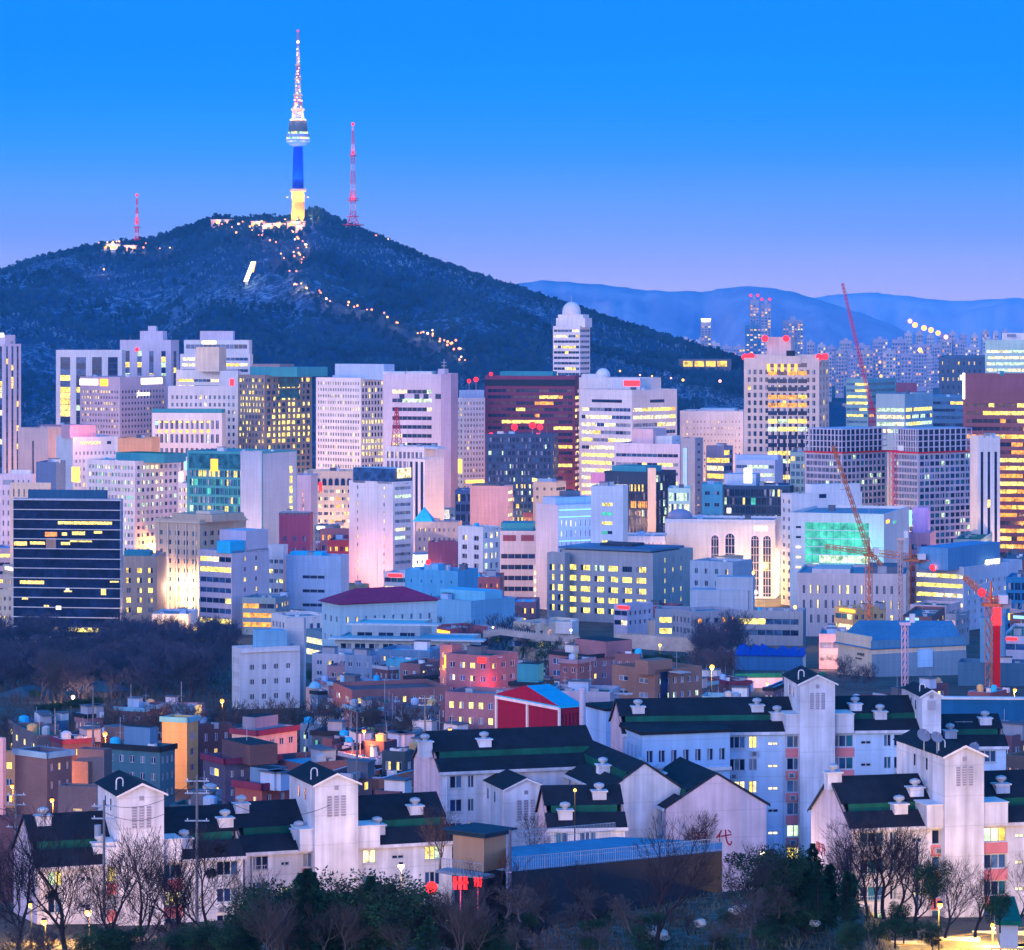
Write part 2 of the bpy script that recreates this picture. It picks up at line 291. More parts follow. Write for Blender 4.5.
def facade(mb,o,u,W,H,ops,rec,mt,z0=0):
    """wall with real openings; o=(x,y) u=(ux,uy); inward = (-nx)"""
    nx,ny=u[1],-u[0]; iu=(-nx*rec,-ny*rec)
    def P(a,z,d=0): return (o[0]+u[0]*a+iu[0]*d,o[1]+u[1]*a+iu[1]*d,z)
    zs=sorted({z0,H}|{a[2] for a in ops}|{a[3] for a in ops})
    for za,zb in zip(zs,zs[1:]):
        if zb-za<1e-5: continue
        zm=(za+zb)/2; cur=0
        for a in sorted(a for a in ops if a[2]<zm<a[3]):
            if a[0]-cur>1e-4: mb.poly([P(cur,za),P(a[0],za),P(a[0],zb),P(cur,zb)],mt)
            cur=a[1]
        if W-cur>1e-4: mb.poly([P(cur,za),P(W,za),P(W,zb),P(cur,zb)],mt)
    for a in ops:
        u0,u1,a0,a1=a
        mb.poly([P(u0,a0),P(u1,a0),P(u1,a0,1),P(u0,a0,1)],mt); mb.poly([P(u0,a1,1),P(u1,a1,1),P(u1,a1),P(u0,a1)],mt)
        mb.poly([P(u0,a0),P(u0,a0,1),P(u0,a1,1),P(u0,a1)],mt); mb.poly([P(u1,a0,1),P(u1,a0),P(u1,a1),P(u1,a1,1)],mt)
NB=[0]; FOOT=[]
class Blk: pass
def block(root,base,xl,xc,xr,yt,D,th,wm,L=None,Rr=None,zb=None,yb=None,roofm=ROOFG,par=1.0,parm=None,budget=None,seed=0,name='wall',dmax=None,detail=1):
    """a box volume whose near vertical edge stands at (xc, D); left face xl..xc, right face xc..xr"""
    t=R(th); Cx,wl,wr=solve(xl,xc,xr,D,t,yt); wl=max(wl,.5); wr=max(wr,.5)
    if dmax:
        wl=min(wl,dmax[0]) if dmax[0] else wl; wr=min(wr,dmax[1]) if dmax[1] else wr
    z0=gz(D)-2 if zb is None else zb
    if yb is not None: z0=Z(yb,D)
    H=Z(yt,D)-z0; k=Blk(); k.wl=wl; k.wr=wr; k.H=H; k.D=D; k.t=t; k.Cx=Cx; k.z0=z0; k.root=root
    k.loc=(Cx-base[0],D-base[1],z0-base[2]); k.rz=-t; k.L=None; k.R=None; FOOT.append((Cx,D,t,wl,wr))
    rnd=random.Random(seed*131+int((xl or 3)*7)+int(yt)); mb=MB(); Hw=H-par if par else H
    stf=MB(); 
    def lx(px,y=0): # local x on plane y
        Px=Cx+y*math.sin(t); Py=D+y*math.cos(t); kk=(px-512)/F
        return -(Px-kk*Py)/(math.cos(t)+kk*math.sin(t))
    def ly(px,x=0):
        Px=Cx+x*math.cos(t); Py=D-x*math.sin(t); kk=(px-512)/F
        return (kk*Py-Px)/(math.sin(t)-kk*math.cos(t))
    k.lx=lx; k.ly=ly
    for side,st in (('L',L),('R',Rr)):
        W=wl if side=='L' else wr; o=(-wl,0) if side=='L' else (0,0); u=(1,0) if side=='L' else (0,1)
        ops=[]
        if st:
            mu=st['mu']*W; fh=st['fh']; kd=st['k']; h=st['h']*fh
            n=int((H-st['top']-st['bot'])/fh)
            if st['rows']: n=min(n,st['rows'])
            cells=[]
            if kd in 'GS':
                for r in range(n):
                    za=H-st['top']-(r+1)*fh+(fh-h)*.45
                    if kd=='S': cells.append((mu,W-mu,za,za+h,r,0))
                    else:
                        cw=(W-2*mu)/st['n']; ww=cw*st['w']
                        for c in range(st['n']): cells.append((mu+cw*c+(cw-ww)/2,mu+cw*c+(cw+ww)/2,za,za+h,r,c))
            else:
                cw=(W-2*mu)/st['n']; ww=cw*st['w']
                for c in range(st['n']): cells.append((mu+cw*c+(cw-ww)/2,mu+cw*c+(cw+ww)/2,max(.5,H-st['top']-n*fh),H-st['top'],0,c))
            ops=[c[:4] for c in cells]; rec=st['rec']; fm=st['fm'] or wm
            cache={}; nx,ny=u[1],-u[0]
            for c in cells:
                w_,h_=c[1]-c[0],c[3]-c[2]
                um=(c[0]+c[1])/2
                def prob(uu,zz):
                    lxx,lyy=o[0]+u[0]*uu,o[1]+u[1]*uu
                    wx=Cx+lxx*math.cos(t)+lyy*math.sin(t); wy=D-lxx*math.sin(t)+lyy*math.cos(t)
                    px=512+wx*F/wy; py=HY+(CZ-(z0+zz))*F/wy
                    pr,lc=st['lit'],st['lc']
                    for zn in st['z']:
                        if zn[0]<=px<=zn[2] and zn[1]<=py<=zn[3]: pr,lc=zn[4],zn[5]
                    return min(.96,pr*1.3+.02),lc
                if kd=='G':
                    pr,lc=prob(um,(c[2]+c[3])/2)
                    if rnd.random()<pr: key='L'+rnd.choice(lc)+rnd.choice(['','n','p'])
                    else: key='D'+rnd.choice(st['dk'])+rnd.choice(['','','p'])
                    if key not in cache:
                        a=[G[key[1]]]*st['p']
                        if len(key)>2: a[rnd.randrange(len(a))]=G[key[2]]
                        cache[key]=a
                    mats=cache[key]
                elif kd=='S':
                    pn=max(2,int(w_/(3.0 if D>1000 else 1.8))); mats=[]; on=False; run=0
                    for q in range(pn):
                        pr,lc=prob(c[0]+w_*(q+.5)/pn,(c[2]+c[3])/2)
                        if run<=0: on=rnd.random()<pr; run=rnd.randint(1,4); ch=rnd.choice(lc if on else st['dk'])
                        run-=1; mats.append(G[ch])
                else:
                    mats=[G[rnd.choice(st['dk'])]]
                # place
                pos=(o[0]+u[0]*c[0]-nx*rec,o[1]+u[1]*c[0]-ny*rec,c[2]); rz=0 if side=='L' else PI/2
                if kd=='V':
                    m2=MB(); nf=max(1,int(h_/fh))
                    for f_ in range(nf):
                        pr,lc=prob(um,c[2]+(f_+.5)*fh); mt=G[rnd.choice(lc)] if rnd.random()<pr else G[rnd.choice(st['dk'])]
                        za,zb_=h_*f_/nf,h_*(f_+1)/nf; m2.poly([(0,0,za),(w_,0,za),(w_,0,zb_),(0,0,zb_)],mt)
                        if f_ and st['mull']: m2.box(0,-.06,za-.18,w_,-.002,za+.18,DGR)
                    if budget[0]>0: budget[0]-=1; ob=m2.build('window',root); 
                    else: ob=None
                    if ob: ob.location=wl2(k,pos); ob.rotation_euler=(0,0,k.rz+rz)
                    continue
                if budget[0]>0:
                    budget[0]-=1
                    kk=(key if kd=='G' else None)
                    if kd=='G':
                        if ('m',key) not in cache: cache[('m',key)]=winmesh(w_,h_,mats,fm,detail,st['mull']).mesh('window')
                        me=cache[('m',key)]
                    else: me=winmesh(w_,h_,mats,fm,detail if w_<20 else 1,st['mull']).mesh('window')
                    ob=link(me,'window',root); ob.location=wl2(k,pos); ob.rotation_euler=(0,0,k.rz+rz)
                else:
                    nm=len(mats)
                    for q,mt in enumerate(mats):
                        a=c[0]+w_*q/nm; b_=c[0]+w_*(q+1)/nm
                        stf.poly([(o[0]+u[0]*aa-nx*rec,o[1]+u[1]*aa-ny*rec,zz) for aa,zz in ((a,c[2]),(b_,c[2]),(b_,c[3]),(a,c[3]))],mt)
        facade(mb,o,u,W,H,ops,st['rec'] if st else .3,wm)
    # back, far side
    mb.poly([(0,wr,0),(-wl,wr,0),(-wl,wr,H),(0,wr,H)],wm); mb.poly([(-wl,wr,0),(-wl,0,0),(-wl,0,H),(-wl,wr,H)],wm)
    if par:
        pw=min(.4,wl*.2,wr*.2); pm=parm or wm
        for a,b_ in (((-wl,0),(0,pw)),((-wl,wr-pw),(0,wr)),((-wl,pw),(-wl+pw,wr-pw)),((-pw,pw),(0,wr-pw))):
            x0,y0,x1,y1=a[0],a[1],b_[0],b_[1]
            mb.poly([(x0,y0,H),(x1,y0,H),(x1,y1,H),(x0,y1,H)],pm)
        a,b_,c_,d_=-wl+pw,-pw,pw,wr-pw
        for p,q in (((a,c_),(a,d_)),((b_,d_),(b_,c_)),((b_,c_),(a,c_)),((a,d_),(b_,d_))): mb.poly([(p[0],p[1],Hw),(q[0],q[1],Hw),(q[0],q[1],H),(p[0],p[1],H)],wm)
        k.Hw=Hw; k.pw=pw
        rf=MB(); rf.box(a+.002,c_+.002,Hw-.2,b_-.002,d_-.002,Hw,roofm); ro=rf.build('roof',root)
    else:
        k.Hw=H; rf=MB(); rf.box(-wl-.3,-.3,H+.003,.3,wr+.3,H+.35,roofm); ro=rf.build('roof',root)
    ro.location=k.loc; ro.rotation_euler=(0,0,k.rz)
    wo=mb.build(name,root); wo.location=k.loc; wo.rotation_euler=(0,0,k.rz)
    if stf.f: so_=stf.build('window',root); so_.location=k.loc; so_.rotation_euler=(0,0,k.rz); so_['kind']='stuff'
    return k
def inside(x,y,mg=3):
    for cx,cy,t,a,b_ in FOOT:
        dx,dy=x-cx,y-cy; c,s=math.cos(t),math.sin(t); u=dx*c-dy*s; v=dx*s+dy*c
        if -a-mg<u<mg and -mg<v<b_+mg: return True
    return False
def wl2(k,p):
    c,s=math.cos(k.t),math.sin(k.t); return (k.loc[0]+p[0]*c+p[1]*s,k.loc[1]-p[0]*s+p[1]*c,k.loc[2]+p[2])
def put(k,mb,name,kind=None):
    o=mb.build(name,k.root); o.location=k.loc; o.rotation_euler=(0,0,k.rz)
    return o
def rbox(k,px0,px1,yt,mt,y0=.25,y1=.75,name='penthouse',side='L',top=None,rail=False,H0=None):
    """a box on the roof whose face spans px0..px1 and reaches image row yt"""
    H0=k.Hw if H0 is None else H0
    if side=='L':
        ya=k.wr*y0; yb=k.wr*y1; xa=k.lx(px0,ya); xb=k.lx(px1,ya)
    else:
        xb=-k.wl*y0; xa=-k.wl*y1; ya=k.ly(px0,xb); yb=k.ly(px1,xb)
    c,s=math.cos(k.t),math.sin(k.t); ym,xm=((ya,(xa+xb)/2) if side=='L' else ((ya+yb)/2,xb)); Dd=k.D-xm*s+ym*c
    h=Z(yt,Dd)-k.z0
    if h<=H0+.2: h=H0+1.2
    m=MB(); m.box(xa,ya,H0+.003,xb,yb,h,mt,top); o=put(k,m,name); k.last=(xa,ya,xb,yb,h,Dd); return o
def clutter(k,n,seed=1,tank=True,side=None):
    rnd=random.Random(seed); W,Dp=k.wl,k.wr
    for i in range(n):
        x=-W*rnd.uniform(.12,.88); y=Dp*rnd.uniform(.15,.85); q=rnd.random(); m=MB(); h=k.Hw+.003
        if q<.3: m.box(x,y,h,x+1.4,y+.9,h+1.1,rnd.choice([MET,WHT,GRY])); m.lathe(x+.7,y+.45,[(h+1.1,.35),(h+1.2,.35)],DGR,8); nm='air_conditioner'
        elif q<.5 and tank: r=rnd.uniform(.7,1.1); m.lathe(x,y,[(h,r),(h+1.7,r),(h+2,r*.4)],rnd.choice([CYR,TAN,BLU,MET]),10); nm='water_tank'
        elif q<.65: m.tube((x,y,h),(x,y,h+rnd.uniform(3,6)),.07,.04,MET); m.tube((x-.8,y,h+2.6),(x+.8,y,h+2.6),.03,.03,MET); nm='antenna'
        elif q<.85: a=rnd.uniform(2,4); m.box(x,y,h,x+a,y+a*.7,h+2.3,rnd.choice([GRY,BLU,WHT,DGR])); m.box(x-.2,y-.2,h+2.3,x+a+.2,y+a*.7+.2,h+2.5,DGR); nm='stair_hut'
        else:
            a=min(W*.5,6)
            for j in range(2): m.box(x,y+j*.8,h+.2,x+a,y+j*.8+.25,h+.45,MET)
            for j in range(3): m.box(x+j*a*.45,y,h,x+j*a*.45+.1,y+1,h+.2,DGR)
            nm='roof_pipe'
        put(k,m,nm)
def sign(k,px0,px1,y0,y1,mt,side='L',text=None,tm=None,name='sign',out_=.25,edge=None,size=None):
    """flat panel or box sign fixed to a face between image columns px0..px1 and rows y0..y1"""
    c,s=math.cos(k.t),math.sin(k.t)
    if side=='L': a,b=k.lx(px0),k.lx(px1); Dd=k.D-(a+b)/2*s
    else: a,b=k.ly(px0),k.ly(px1); Dd=k.D+(a+b)/2*c
    za,zb=Z(y1,Dd)-k.z0,Z(y0,Dd)-k.z0
    par=None
    if mt:
        m=MB()
        if side=='L': m.box(a,-out_,za,b,-.003,zb,mt)
        else: m.box(.003,a,za,out_,b,zb,mt)
        par=put(k,m,name)
    if text:
        cu=bpy.data.curves.new('lettering','FONT'); cu.body=text; cu.size=(size or 1.25)*(zb-za)*.8; cu.extrude=.05; cu.align_x='CENTER'; cu.align_y='CENTER'; cu.materials.append(tm)
        o=bpy.data.objects.new('lettering',cu); sc.collection.objects.link(o)
        p=((a+b)/2,-out_-.08,(za+zb)/2) if side=='L' else (out_+.08,(a+b)/2,(za+zb)/2)
        rz=k.rz+(0 if side=='L' else PI/2); 
        dep=bpy.context.evaluated_depsgraph_get(); me=bpy.data.meshes.new_from_object(o.evaluated_get(dep)); bpy.data.objects.remove(o)
        xs_=[v.co.x for v in me.vertices]; wd=max(xs_)-min(xs_) if xs_ else 1
        f=min(1,abs(b-a)*.94/max(wd,.01)); me.transform(Matrix.Rotation(PI/2,4,'X')@Matrix.Scale(f,4))
        oo=link(me,'lettering',k.root); oo.location=wl2(k,p); oo.rotation_euler=(0,0,rz)
        if par:
            oo.parent=par; oo.matrix_parent_inverse=Matrix.Identity(4); oo.location=p; oo.rotation_euler=(0,0,0 if side=='L' else PI/2)
    return par
def beacon(k,px,py,r=1.1,side='L',y=.3,lightE=0,mast=True,name='beacon_light'):
    ya=k.wr*y if side=='L' else None
    if side=='L': x=k.lx(px,ya)
    else: x=-k.wl*y; ya=k.ly(px,x)
    c,s=math.cos(k.t),math.sin(k.t); Dd=k.D-x*s+ya*c; z=Z(py,Dd)-k.z0; m=MB()
    if mast and z>k.Hw+.5: m.tube((x,ya,k.Hw),(x,ya,z),.2,.15,MET)
    m.ball(x,ya,z,r,BEAC,8); o=put(k,m,name)
    if lightE: point(k.root,wl2(k,(x,ya,z+1)),lightE,(1,.05,.08),1)
    return o
def B(name,label,xl,xc,xr,yt,D,th,wm,L=None,Rr=None,cat='building',group=None,blocks=(),**kw):
    z0=gz(D)-2 if 'zb' not in kw else kw['zb']
    root=thing(name,label,cat,(X(xc,D),D,z0),0,group); base=root.location[:]
    bud=[kw.pop('budget',100)]
    NB[0]+=1
    k=block(root,base,xl,xc,xr,yt,D,th,wm,L,Rr,budget=bud,seed=NB[0],**kw)
    k.more=[]
    if D>1000 and D<2400 and kw.get('par',1) and k.wl>8 and k.wr>8 and 'tower' not in label[:0]: clutter(k,5,NB[0]*3,False)
    for b in blocks:
        b=dict(b); k.more.append(block(root,base,b.pop('xl'),b.pop('xc'),b.pop('xr'),b.pop('yt'),b.pop('D'),b.pop('th',th),b.pop('wm',wm),b.pop('L',None),b.pop('Rr',None),budget=bud,seed=NB[0]+3,**b))
    return k
# ================= far city on the plain =================
def slab(px0,px1,yt,D,c,label,group,name='apartment_tower',yb=None,rows=7,litp=.12):
    z0=gz(D)-1; H=Z(yt,D)-z0; W=(px1-px0)*D/F; d=14
    root=thing(name,label,'building',(X((px0+px1)/2,D),D,z0),0,group)
    m=MB(); m.box(-W/2,0,0,W/2,d,H,c,ROOFG); m.box(-W*.15,d*.3,H,W*.15,d*.7,H+H*.05,c); m.build('wall',root)
    rnd=random.Random(int(px0*13+yt)); rows=int(rows*1.7); n=max(3,int(W/5)); m=MB()
    for r in range(rows):
        for q in range(n):
            x=-W/2+W*(q+.2)/n; z=H*(.12+.84*r/rows); a=W*.6/n
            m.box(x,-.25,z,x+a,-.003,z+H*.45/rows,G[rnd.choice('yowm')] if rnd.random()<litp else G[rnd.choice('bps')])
    o=m.build('window',root); o['kind']='stuff'
    return root
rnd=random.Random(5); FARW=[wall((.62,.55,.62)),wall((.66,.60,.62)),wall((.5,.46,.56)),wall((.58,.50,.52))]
x=596
while x<1030:
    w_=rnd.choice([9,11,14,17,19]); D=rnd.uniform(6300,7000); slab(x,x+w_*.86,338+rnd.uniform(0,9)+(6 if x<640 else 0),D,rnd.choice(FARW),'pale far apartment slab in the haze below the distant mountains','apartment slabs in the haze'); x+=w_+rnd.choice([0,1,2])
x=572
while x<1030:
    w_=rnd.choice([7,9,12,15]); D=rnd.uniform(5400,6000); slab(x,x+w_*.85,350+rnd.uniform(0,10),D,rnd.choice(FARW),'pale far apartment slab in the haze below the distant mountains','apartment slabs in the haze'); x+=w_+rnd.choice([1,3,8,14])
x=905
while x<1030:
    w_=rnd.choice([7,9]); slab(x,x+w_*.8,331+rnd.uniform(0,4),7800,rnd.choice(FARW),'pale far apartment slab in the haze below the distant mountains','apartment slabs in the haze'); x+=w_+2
# landmark towers far off
def far_tower(label,px0,px1,yt,D,top=None,c=None,red=True):
    r=slab(px0,px1,yt,D,c or wall((.4,.4,.5)),label,None,'skyscraper',rows=16,litp=.35); z0=gz(D)-1
    if red:
        H=Z(yt,D)-z0; W=(px1-px0)*D/F; 
        for sx in (-1,1):
            m=MB(); m.tube((sx*W*.4,5,H),(sx*W*.4,5,H+8),.6,.5,RED); m.ball(sx*W*.4,5,H+9,2.6,BEAC,6); m.build('beacon_light',r)
    return r
far_tower('slim far skyscraper with red lights, tallest on the right half of the skyline',750,759,300,6100)
far_tower('twin far skyscraper just right of and slightly lower than the tallest one',761,771,304,6000)
far_tower('far tower with glowing V-shaped top under the mountains',701,711,322,5600,red=False)
far_tower('far flat topped office tower to the right of the twin skyscrapers',783,803,320,6100,red=False)
far_tower('blue grey far tower just under the twin skyscrapers',746,761,325,5300,red=False,c=wall((.15,.25,.38)))
k=thing('rooftop_crown','glowing V-shaped crown on top of the slim far tower','crown',(X(706,5590),5590,Z(322,5590)))
m=MB(); m.poly([(-7,0,0),(7,0,0),(9,0,6),(-9,0,6)],SIGW); m.poly([(-7,4,0),(-9,4,6),(9,4,6),(7,4,0)],SIGW); m.build('light_band',k)
# low far district
lowc=[wall((.35,.35,.42)),wall((.45,.40,.42)),wall((.20,.28,.36)),wall((.5,.45,.48)),wall((.12,.18,.22))]
for i in range(150):
    px=rnd.uniform(636,1024); D=rnd.uniform(2700,5200)
    if px<745: D=rnd.uniform(4300,5400)
    yy=HY+(CZ-gz(D))*F/D; w_=rnd.uniform(8,22)*3000/D; slab(px,px+w_,yy-rnd.uniform(5,13)*3200/D,D,rnd.choice(lowc),'small low block in the lamp-dotted district beyond the towers','low blocks beyond the towers','low_building',rows=2,litp=.4)
# ================= hill top =================
# broadcasting tower
def namsan():
    D=3890; px=298; zb=hill_z(px,D)-2; t=thing('observation_tower','tall observation tower with blue shaft and glowing lattice mast on the hilltop','tower',(X(px,D),D,zb)); K=D/F
    def zz(py): return Z(py,D)-zb
    SH=wall((.22,.24,.34),name='concrete'); m=MB(); m.lathe(0,0,[(0,9.5),(6,8.2),(zz(190),7.2)],wall((.50,.40,.2),name='cladding'),24); b=m.build('tower_base',t)
    m=MB(); m.lathe(0,0,[(zz(193),6.8),(zz(175),6.6),(zz(147),5.6)],wall((.04,.08,.36),name='blue_floodlight_tint'),24); m.build('shaft',t)  # blue of the floodlights is put into the shaft colour, besides the spots
    m=MB(); m.lathe(0,0,[(zz(192),7.2),(zz(192)+.5,9.8),(zz(189),9.8),(zz(189)+.4,7)],SH,24); m.build('base_ring',t)
    POD=wall((.30,.36,.40)); m=MB(); m.lathe(0,0,[(zz(146.5),6),(zz(144.5),11.5),(zz(142),13.8),(zz(139.5),14.2)],POD,28); m.lathe(0,0,[(zz(137),14.5),(zz(134.5),14.5),(zz(134),12.5)],POD,28); m.lathe(0,0,[(zz(131.5),11.6),(zz(121.5),11.0),(zz(121.3),2)],wall((.10,.12,.15)),28); m.build('pod',t)
    rr=random.Random(2)
    for za,zb_,rad in ((142,139.7,13.9),(139.4,137.2,14.25),(134,131.8,12.1)):
        n=28; m=MB()
        for j in range(n):
            a,b_=2*PI*j/n,2*PI*(j+.85)/n; mt=rr.choice([G['y'],G['w'],G['c'],G['v'],G['g'],G['g']])
            m.poly([(rad*math.cos(a),rad*math.sin(a),zz(za)),(rad*math.cos(b_),rad*math.sin(b_),zz(za)),(rad*math.cos(b_),rad*math.sin(b_),zz(zb_)),(rad*math.cos(a),rad*math.sin(a),zz(zb_))],mt)
        m.build('observation_window_band',t)
    AN=wall((.75,.6,.45)); AR=wall((.6,.12,.08)); m=MB(); pts=[(121,9.5),(111,8.2),(109,7),(98,5.6),(96,4.6),(80,3.4),(66,2.4),(50,1.6),(46,.8),(32,.5)]
    for a,((p0,r0),(p1,r1)) in enumerate(zip(pts,pts[1:])):
        mt=AR if a%3==2 else AN; z0,z1=zz(p0),zz(p1)
        for j in range(4):
            c0,s0=math.cos(PI/4+j*PI/2),math.sin(PI/4+j*PI/2); c1,s1=math.cos(PI/4+(j+1)*PI/2),math.sin(PI/4+(j+1)*PI/2)
            m.tube((r0*c0,r0*s0,z0),(r1*c0,r1*s0,z1),.45,.4,mt); nb=max(1,int((z1-z0)/5))
            for q in range(nb):
                f0,f1=q/nb,(q+1)/nb; ra,rb=r0+(r1-r0)*f0,r0+(r1-r0)*f1; za,zb_=z0+(z1-z0)*f0,z0+(z1-z0)*f1
                m.tube((ra*c0,ra*s0,za),(rb*c1,rb*s1,zb_),.28,.28,mt); m.tube((ra*c0,ra*s0,za),(ra*c1,ra*s1,za),.3,.3,mt)
    m.build('lattice_mast',t)
    m=MB()
    for p0,r0 in ((120,9),(109.5,7.5),(95,4.8),(79,3.6),(65,2.6)): m.lathe(0,0,[(zz(p0)-.8,r0*.5),(zz(p0)-.8,r0+1),(zz(p0)+.8,r0+1),(zz(p0)+.8,r0*.5)],AN,16)
    m.build('mast_platform',t)
    LW=lit((1,.62,.30),3.4,'floodlight',False); LO=lit((1,.16,.02),3,'floodlight',False); rr=random.Random(4)
    for py in range(50,121,3):
        r0=interp([(50,1.2),(80,2.6),(98,4.4),(120,7.2)],py)
        for j in range(2 if py<100 else 4):
            m=MB(); a=rr.uniform(3.6,5.9); m.ball(r0*math.cos(a),r0*math.sin(a),zz(py+rr.uniform(-1,1)),.9 if py<100 else 1.2,LW if rr.random()<.72 else LO,6); m.build('mast_light',t)
    for py,rr_ in ((31,1.3),(42,1.9)): m=MB(); m.ball(0,-1,zz(py),rr_,LW if py>40 else BEAC,8); m.build('mast_light',t)
    # floodlights: blue up the shaft, warm around the base
    for j in range(3):
        a=-PI/2+(j-1)*1.1
        l=bpy.data.lights.new('lamp_light','SPOT'); l.energy=9e5; l.color=(0,.045,1); l.spot_size=R(60); l.shadow_soft_size=.5; o=bpy.data.objects.new('lamp_light',l); sc.collection.objects.link(o); o.parent=t
        p=Vector((32*math.cos(a),32*math.sin(a),zz(186))); o.location=p; o.rotation_euler=(Vector((0,0,zz(160)))-p).to_track_quat('-Z','Y').to_euler()
        point(t,(17*math.cos(a),17*math.sin(a),8),38000,(1,.45,.06),.5); point(t,(14*math.cos(a),14*math.sin(a),zz(196)),30000,(1,.45,.06),.5)
        point(t,(14*math.cos(a),14*math.sin(a),zz(116)),14000,(1,.7,.55),.5)
        for q,zq in ((17,7.4),(14,zz(196)-1)):
            m=MB(); m.box(q*math.cos(a)-1,q*math.sin(a)-1,zq-1.2,q*math.cos(a)+1,q*math.sin(a)+1,zq-.2,lit((1,.6,.12),3,'floodlight',False)); m.tube((q*math.cos(a),q*math.sin(a),zq-1.2),(0,0,zq-4),.2,.2,MET); m.build('floodlight',t)
namsan()
def mast(label,px,D,yt,yb,w0,w1,dishes,lights):
    zb=min(hill_z(px,D),Z(yb,D))-1; H=Z(yt,D)-zb; D=min(D,rD(px)-4) if px>200 else rD(px)-4; zb=min(hill_z(px,D),Z(yb,D)+3)-1; H=Z(yt,D)-zb; t=thing('lattice_mast',label,'radio mast',(X(px,D),D,zb)); m=MB()
    cu=.12; segs=16
    def rad(f): return w0*(1-f/cu)+w1*f/cu if f<cu else w1*(1-.75*(f-cu)/(1-cu))
    RW=wall((.62,.10,.14)); WW=wall((.7,.55,.62))
    for i in range(segs):
        f0,f1=i/segs,(i+1)/segs; a0,a1=rad(f0),rad(f1); mt=RW if i%3 else WW
        for j in range(4):
            c0,s0=math.cos(PI/4+j*PI/2),math.sin(PI/4+j*PI/2); c1,s1=math.cos(PI/4+(j+1)*PI/2),math.sin(PI/4+(j+1)*PI/2)
            m.tube((a0*c0,a0*s0,H*f0),(a1*c0,a1*s0,H*f1),.4,.35,mt,3)
            for q in range(2): 
                g0,g1=f0+(f1-f0)*q/2,f0+(f1-f0)*(q+1)/2; b0,b1=rad(g0),rad(g1); m.tube((b0*c0,b0*s0,H*g0),(b1*c1,b1*s1,H*g1),.22,.22,mt,3); m.tube((b0*c1,b0*s1,H*g0),(b1*c0,b1*s0,H*g1),.22,.22,mt,3)
    m.build('lattice',t)
    m=MB()
    for f,rr_ in dishes: m.lathe(0,0,[(H*f,rad(f)*.5),(H*f,rad(f)+2.6),(H*f+.8,rad(f)+2.6),(H*f+.8,rad(f)*.5)],RW,10)
    m.build('platform',t)
    for f,r_ in lights: m=MB(); m.ball(0,-rad(f),H*f,r_,BEAC,8); m.build('beacon_light',t); point(t,(0,-rad(f)-3,H*f+2),4000,(1,.1,.1),1)
    return t
mast('taller red and white lattice mast with beacons right of the observation tower',353,3900,124,228,15,5,((.05,1),(.13,1),(.28,1),(.3,1),(.7,1)),((1,1.9),(.73,1.9),(.3,1.6)))
mast('small red lattice mast on the far left shoulder of the hill',137,3850,195,240,8,3.2,((.12,1),(.35,1)),((1,1.7),(.45,1.8)))
# hilltop buildings and path lamps
rr=random.Random(9)
for i,(px,yt,w_,label) in enumerate([(222,222,22,'pink lit low pavilion on the hill crest left of the tower'),(258,226,14,'pale lit station building on the crest left of the tower foot'),(276,229,26,'brightly lit terrace building just below the tower foot'),(297,234,20,'orange lit viewing deck right under the observation tower'),(268,236,12,'small glowing kiosk below the lit terrace on the hill'),(112,243,16,'pale lit house beside the small mast on the left shoulder'),(130,242,12,'second pale lit house right of the small red mast'),(300,246,9,'small pink lit stair house below the viewing deck')]):
    D=rD(px)-12-(yt-215)*3.0*(px>200)-(px<200)*(20+14*(px>120)); zb=hill_z(px,D)-3; K=D/F; zt=zb+10; t=thing('hilltop_building',label,'building',(X(px,D),D,zb)); W=w_*K; m=MB(); H=zt-zb
    m.box(-W/2,0,0,W/2,10,H,PNK,ROOFG); m.build('wall',t); m=MB(); m.box(-W/2-1,-1,H+.003,W/2+1,11,H+.8,GRY); m.build('roof',t)
    n=max(3,int(W/5))
    for j in range(n): m=MB(); a=-W/2+W*(j+.15)/n; m.box(a,-.3,H-5,a+W*.7/n,-.003,H-2,rr.choice([G['v'],SIGO,G['w'],G['m'],SIGY])); m.build('window',t)
    point(t,(0,-9,H-1),16000,(1,.55,.25),1)
def glow_lamp(px,D,z,label,group,c=BULB,r=.8,e=0,col=(1,.55,.2),h=5,zb=None):
    t=thing('street_lamp',label,'street lamp',(X(px,D),D,z),0,group); m=MB(); m.tube((0,0,-1),(0,0,h),.14,.1,DRK,5); m.tube((0,0,h),(0,-.8,h+.3),.08,.08,DRK,4); m.build('post',t)
    m=MB(); m.ball(0,-.9,h,r,c,8); m.build('lamp_head',t)
    if e: point(t,(0,-1.2-r,h-.1),e,col,.3)
    return t
BP=lit((1,.24,.12),2.4,'lamp_glow',False)
path=[(300,243),(303,250),(298,258),(300,265),(293,273),(298,288),(306,292),(318,298),(330,302),(345,306),(358,310),(372,314),(385,318),(395,324),(420,334),(432,338),(444,342),(452,348),(458,354),(463,362)]
PL=[]
def onhill(px,py):
    D=rD(px)-5; 
    while D>2560:
        if hill_z(px,D)<=Z(py,D)+.0: 
            pass
        z=hill_z(px,D); yy=HY+(CZ-z)*F/D
        if yy>=py: return D,z
        D-=12
    return None
for i,(px,py) in enumerate(path):
    for q in range(4 if i>13 or i<6 else 2):
        r_=onhill(px+rr.uniform(-5,5),py+rr.uniform(-3,3))
        if r_: PL.append((px+rr.uniform(-5,5),*r_))
